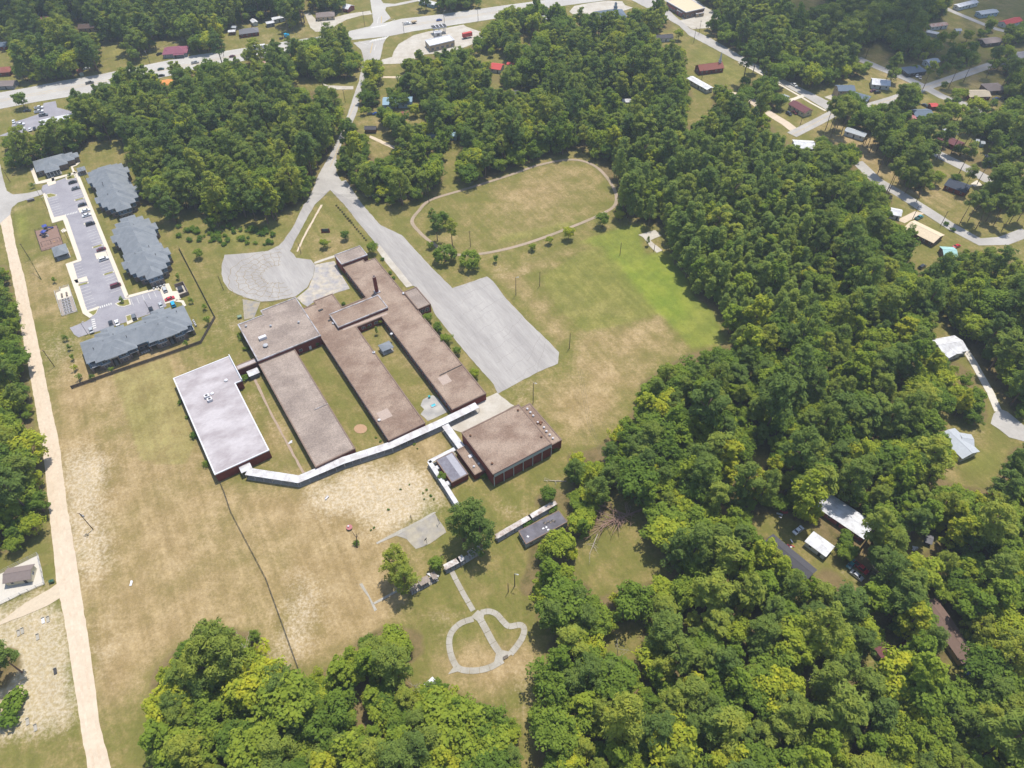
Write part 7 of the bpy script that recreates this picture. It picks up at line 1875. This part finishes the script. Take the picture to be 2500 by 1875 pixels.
for k_, (x_, y_, s_) in enumerate(((850,1500,.7),(920,1470,.6))): tree_at('oak', 'tree shading the ragged white shed, ' + ('nearer the dead tree' if k_ == 0 else 'nearer the loop'), 'L', x_, y_, s_)
dead_tree('climber_pole', 'vine covered leaning pole on the lawn by the playground', 'U', (170,1010), (20,740), 7, 7, 22, mat('vine_green', col(70,84,40), 1, .3, 3.0), .22)

# ------------------------------------------------------------------ the woods
def kind_at(px, py, u):
    if 1500 < px < 1960 and 360 < py < 800 and (px-1500) > (py-800)*.2+60:
        return 'slim' if u < .84 else ('gum' if u < .93 else 'pine')
    if px < 830 and py < 640: return 'pine' if u < .34 else ('bigpine' if u < .66 else ('gum' if u < .76 else 'oak'))
    if px < 130: return 'oak' if u < .7 else 'pine'
    if py > 1480 and px < 1290: return 'oak' if u < .5 else ('gum' if u < .68 else 'bigpine')
    if 1380 < px < 1650 and 1300 < py < 1560: return 'bigpine' if u < .7 else 'oak'
    if px > 1980 and py < 640: return 'tall' if u < .3 else 'oak'
    if py < 420: return 'pine' if u < .45 else ('gum' if u < .6 else 'oak')
    return 'oak' if u < .36 else ('gum' if u < .60 else ('bigpine' if u < .84 else 'pine'))
R0 = dict(bigpine=4.4, gum=3.4, oak=4.3, pine=3.3, tall=3.4, slim=2.0)
ZC = dict(bigpine=10.5, gum=8.6, oak=8.0, pine=11.5, tall=15.0, slim=8.5)
cand = []
sp = 6.3
for iy, y in enumerate(np.arange(22, 735, sp*.866)):
    for x in np.arange(-500, 500, sp):
        cand.append((x+(sp/2 if iy % 2 else 0), y))
for iy, y in enumerate(np.arange(200, 480, 4.4)):
    for x in np.arange(40, 240, 4.8):
        qx, qy = project(np.array([x]), np.array([y]), np.array([8.0]))
        if 1520 < qx[0] < 1950 and 370 < qy[0] < 790 and (qx[0]-1500) > (qy[0]-800)*.2+60: cand.append((x, y))
cand = np.array(cand)+rs.uniform(-.42, .42, (len(cand), 2))*sp
U = rs.rand(len(cand)); SC = rs.uniform(.62, 1.0, len(cand))+.75*rs.rand(len(cand))**1.8; TL = rs.uniform(.72, 1.15, len(cand))
px0, py0 = project(cand[:, 0], cand[:, 1], np.full(len(cand), 8.0))
keep = (px0 > -170) & (px0 < 2670) & (py0 > -60) & (py0 < 1990)
woods = []
GAP = blur(rs.rand(RH, RW), 3, 2)      # natural unevenness of the canopy
for i in np.where(keep)[0]:
    k = kind_at(px0[i], py0[i], U[i])
    s = SC[i]*dict(bigpine=1.02, oak=1.08, gum=1.08, pine=1.25, slim=1.0, tall=1.0)[k]; zc = ZC[k]*s*TL[i]
    x, y = cand[i]
    P = np.array([[x, y, zc]])
    cx, cy = project(P[:, 0], P[:, 1], P[:, 2])
    cx, cy = cx[0], cy[0]
    dist = math.sqrt(x*x+y*y+(CAM_H-zc)**2)
    rp_ = R0[k]*s*FPX/dist
    t = np.array([[0, 0], [.75, 0], [-.75, 0], [0, .8], [0, -.8], [.5, .5], [-.5, .5], [.5, -.5], [-.5, -.5]])*rp_
    if look(FOREST, cx+t[:, 0], cy+t[:, 1]).mean() < .93: continue
    lx, ly = project(np.array([x]), np.array([y]), np.array([zc*.3]))
    if not look(FOREST, lx, ly)[0]: continue
    bi, bj = int(y-BY0), int(x-BX0)
    if 0 <= bi < BM and 0 <= bj < BN and BLOCK[max(0,bi-1):bi+2, max(0,bj-1):bj+2].any(): continue
    woods.append((dist, k, x, y, s, TL[i], cx, cy))
# second pass: small understorey trees that fill ragged edges and gaps
occ = {}
for w_ in woods: occ.setdefault((int(w_[2]//4), int(w_[3]//4)), 1)
c2 = rs.uniform([-480, 25], [480, 720], (26000, 2))
p2x, p2y = project(c2[:, 0], c2[:, 1], np.full(len(c2), 3.5))
ok2 = (p2x > -100) & (p2x < 2600) & (p2y > -40) & (p2y < 1960)
for i in np.where(ok2)[0]:
    x, y = c2[i]; key = (int(x//4), int(y//4))
    if key in occ: continue
    s = rs.uniform(.36, .78); zc = 8.0*s
    cx, cy = project(np.array([x]), np.array([y]), np.array([zc])); cx, cy = cx[0], cy[0]
    dist = math.sqrt(x*x+y*y+(CAM_H-zc)**2); rp_ = 4.3*s*FPX/dist
    t = np.array([[0, 0], [.8, 0], [-.8, 0], [0, .8], [0, -.8]])*rp_
    if not look(FOREST, cx+t[:, 0], cy+t[:, 1]).all(): continue
    bi, bj = int(y-BY0), int(x-BX0)
    if 0 <= bi < BM and 0 <= bj < BN and BLOCK[max(0,bi-1):bi+2, max(0,bj-1):bj+2].any(): continue
    occ[key] = 1
    woods.append((dist*1.6, 'oak', x, y, s, 1.0, cx, cy))
woods.sort(key=lambda w_: w_[0])
LAND = [(o.location.x, o.location.y, o['label'].split(',')[0].split(' in the ')[0].split(' at the ')[0]) for o in ROOTS if o['category'] in ('house', 'mobile home', 'shed', 'trailer', 'church', 'hall', 'hut', 'gymnasium', 'store', 'office', 'clubhouse', 'apartments', 'dead tree', 'pump house') and len(o['label'].split()) <= 14]
LAND = [m_ for m_ in LAND if len(m_[2].split()) <= 10]
count = {}
rest = []
WORD = dict(bigpine='full crowned old pine', gum='upright ragged crowned tree', oak='rounded broadleaf tree', pine='dark needled pine tree', tall='tall bare stemmed pine', slim='slim feathery young pine')
LIMIT = dict(bigpine=280, gum=290, oak=300, pine=285, slim=300, tall=0)
for (dist, k, x, y, s, tl, cx, cy) in woods:
    infr = 8 < cx < 2492 and 8 < cy < 1867
    if infr and count.get(k, 0) < LIMIT[k]:
        count[k] = count.get(k, 0)+1
        reg = region_name(cx, cy)
        size = 'large ' if s > 1.42 else ('small ' if s < .8 else '')
        near = min(LAND, key=lambda m_: (m_[0]-x)**2+(m_[1]-y)**2)
        if (near[0]-x)**2+(near[1]-y)**2 < 24**2:
            lb = '%s%s near the %s' % (size, WORD[k], near[2])
        else:
            lb = '%s%s %s' % (size, WORD[k], ('in the wood '+reg) if not reg.startswith(('in ', 'along', 'among')) else reg)
        tree(k, lb, (x, y), s, rs.rand()*6.28, lb.replace(WORD[k], WORD[k]+'s')[:58], tall=tl)
    else:
        rest.append((k, x, y, s, tl))
print('WOODS', len(woods), count, 'mass', len(rest))

# the remaining far woodland reads as one mass: one object of scattered trees
lib = bpy.data.collections.new('woodland_tree_forms')
order = []
for k in ('oak', 'gum', 'pine', 'bigpine', 'slim', 'tall'):
    for i in range(NV[k]):
        _, _, V, F, lm, tr = proto(k, i)
        nv = len(V)
        tv = np.array(tr.v); vv_ = np.concatenate([V, tv])
        me = bpy.data.meshes.new('form')
        me.from_pydata(vv_.tolist(), [], F.tolist()+[tuple(nv+j for j in f_) for f_ in tr.f])
        me.materials.append(lm); me.materials.append(BARK)
        me.polygons.foreach_set('material_index', [0]*len(F)+[1]*len(tr.f)); me.update()
        o = bpy.data.objects.new('form_%02d_%s' % (len(order), k), me); lib.objects.link(o); order.append((k, i))
idx = {}
for n, (k, i) in enumerate(order): idx.setdefault(k, []).append(n)
pm_ = bpy.data.meshes.new('far_woodland')
pm_.from_pydata([(x, y, -.05) for _, x, y, _, _ in rest], [], [])
at1 = pm_.attributes.new('form', 'INT', 'POINT'); at1.data.foreach_set('value', [idx[k][rnd.randrange(len(idx[k]))] for k, *_ in rest])
at2 = pm_.attributes.new('turn', 'FLOAT', 'POINT'); at2.data.foreach_set('value', [rnd.uniform(0, 6.28) for _ in rest])
at3 = pm_.attributes.new('size', 'FLOAT_VECTOR', 'POINT'); at3.data.foreach_set('vector', [c_ for _, _, _, s, tl in rest for c_ in (s, s, s*tl)])
fwood = struct(obj('far_woodland', pm_), 'stuff')
fwood['label'] = 'distant mixed woodland of pines and broadleaf trees'
ng = bpy.data.node_groups.new('scatter_trees', 'GeometryNodeTree')
ng.interface.new_socket('Geometry', in_out='INPUT', socket_type='NodeSocketGeometry')
ng.interface.new_socket('Geometry', in_out='OUTPUT', socket_type='NodeSocketGeometry')
gi, go = ng.nodes.new('NodeGroupInput'), ng.nodes.new('NodeGroupOutput')
ci = ng.nodes.new('GeometryNodeCollectionInfo'); ci.inputs['Collection'].default_value = lib
ci.inputs['Separate Children'].default_value = True; ci.inputs['Reset Children'].default_value = True
ip = ng.nodes.new('GeometryNodeInstanceOnPoints'); ip.inputs['Pick Instance'].default_value = True
def named(n, t):
    a = ng.nodes.new('GeometryNodeInputNamedAttribute'); a.data_type = t; a.inputs['Name'].default_value = n
    return a
ai, at_, as_ = named('form', 'INT'), named('turn', 'FLOAT'), named('size', 'FLOAT_VECTOR')
cx_ = ng.nodes.new('ShaderNodeCombineXYZ')
er = ng.nodes.new('FunctionNodeEulerToRotation')
ng.links.new(at_.outputs['Attribute'], cx_.inputs['Z']); ng.links.new(cx_.outputs[0], er.inputs[0])
ng.links.new(gi.outputs[0], ip.inputs['Points']); ng.links.new(ci.outputs[0], ip.inputs['Instance'])
ng.links.new(ai.outputs['Attribute'], ip.inputs['Instance Index']); ng.links.new(er.outputs[0], ip.inputs['Rotation']); ng.links.new(as_.outputs['Attribute'], ip.inputs['Scale'])
ng.links.new(ip.outputs[0], go.inputs[0])
md = fwood.modifiers.new('scatter', 'NODES'); md.node_group = ng

for o in ROOTS:
    if '_at' in o: del o['_at']

# ------------------------------------------------------------------ cumulus clouds (they throw the soft shade on the far corners) and the summer haze
def cloud(label, p, r, n, seed):
    q = np.random.RandomState(seed)
    V, F, n0 = [], [], 0
    bm = bmesh.new()
    for k in range(n):
        a, d = q.rand()*6.28, q.rand()**.6
        c = Vector((math.cos(a)*d*r*1.1, math.sin(a)*d*r*.8, q.uniform(-.1, .25)*r*.5))
        s = r*q.uniform(.28, .5)*(1.15-.5*d)
        bmesh.ops.create_icosphere(bm, subdivisions=3, radius=1.0, matrix=Matrix.Translation(c) @ Matrix.Diagonal((s, s, s*.6, 1)))
    for v in bm.verts:
        co = v.co
        w = math.sin(co.x*.09+seed)*math.cos(co.y*.11)+.6*math.sin(co.x*.23+co.z*.2)*math.sin(co.y*.27)
        v.co = co*(1+.06*w)
    me = bpy.data.meshes.new('cumulus_cloud'); bm.to_mesh(me); bm.free()
    m = MATS.get('cloud')
    if m is None:
        m = bpy.data.materials.new('cloud_white'); m.use_nodes = True
        nt = m.node_tree; nt.nodes.remove(nt.nodes['Principled BSDF'])
        d_ = nt.nodes.new('ShaderNodeBsdfDiffuse'); d_.inputs[0].default_value = (.8, .8, .8, 1)
        t_ = nt.nodes.new('ShaderNodeBsdfTransparent'); x_ = nt.nodes.new('ShaderNodeMixShader'); x_.inputs[0].default_value = .74
        nt.links.new(d_.outputs[0], x_.inputs[1]); nt.links.new(t_.outputs[0], x_.inputs[2]); nt.links.new(x_.outputs[0], nt.nodes['Material Output'].inputs[0])
        MATS['cloud'] = m
    me.materials.append(m)
    o = obj('cumulus_cloud', me, None, p)
    tag(o, label, 'cloud')
    return o
def cloud_over(s, x, y, z):
    g = at(s, x, y); k = z/math.tan(SUN_EL)
    return (g.x+math.cos(SUN_AZ)*k, g.y+math.sin(SUN_AZ)*k, z)
cloud('thin cumulus cloud drifting over the eastern houses', cloud_over('P', 2330, 60, 700), 130, 26, 3)
cloud('thin cumulus cloud drifting beyond the highway', cloud_over('P', 120, 20, 700), 105, 20, 5)

hz = MB(); hz.box((0, 2500, -1.5), (9000, 9000, 246.5))
haze = struct(hz.build('haze', []), 'stuff')
hm = bpy.data.materials.new('summer_haze'); hm.use_nodes = True
hn = hm.node_tree; hn.nodes.remove(hn.nodes['Principled BSDF'])
pv = hn.nodes.new('ShaderNodeVolumePrincipled')
pv.inputs['Color'].default_value = (.80, .90, 1.0, 1)
pv.inputs['Density'].default_value = HAZE
pv.inputs['Anisotropy'].default_value = .2
hn.links.new(pv.outputs[0], hn.nodes['Material Output'].inputs['Volume'])
haze.data.materials.append(hm)
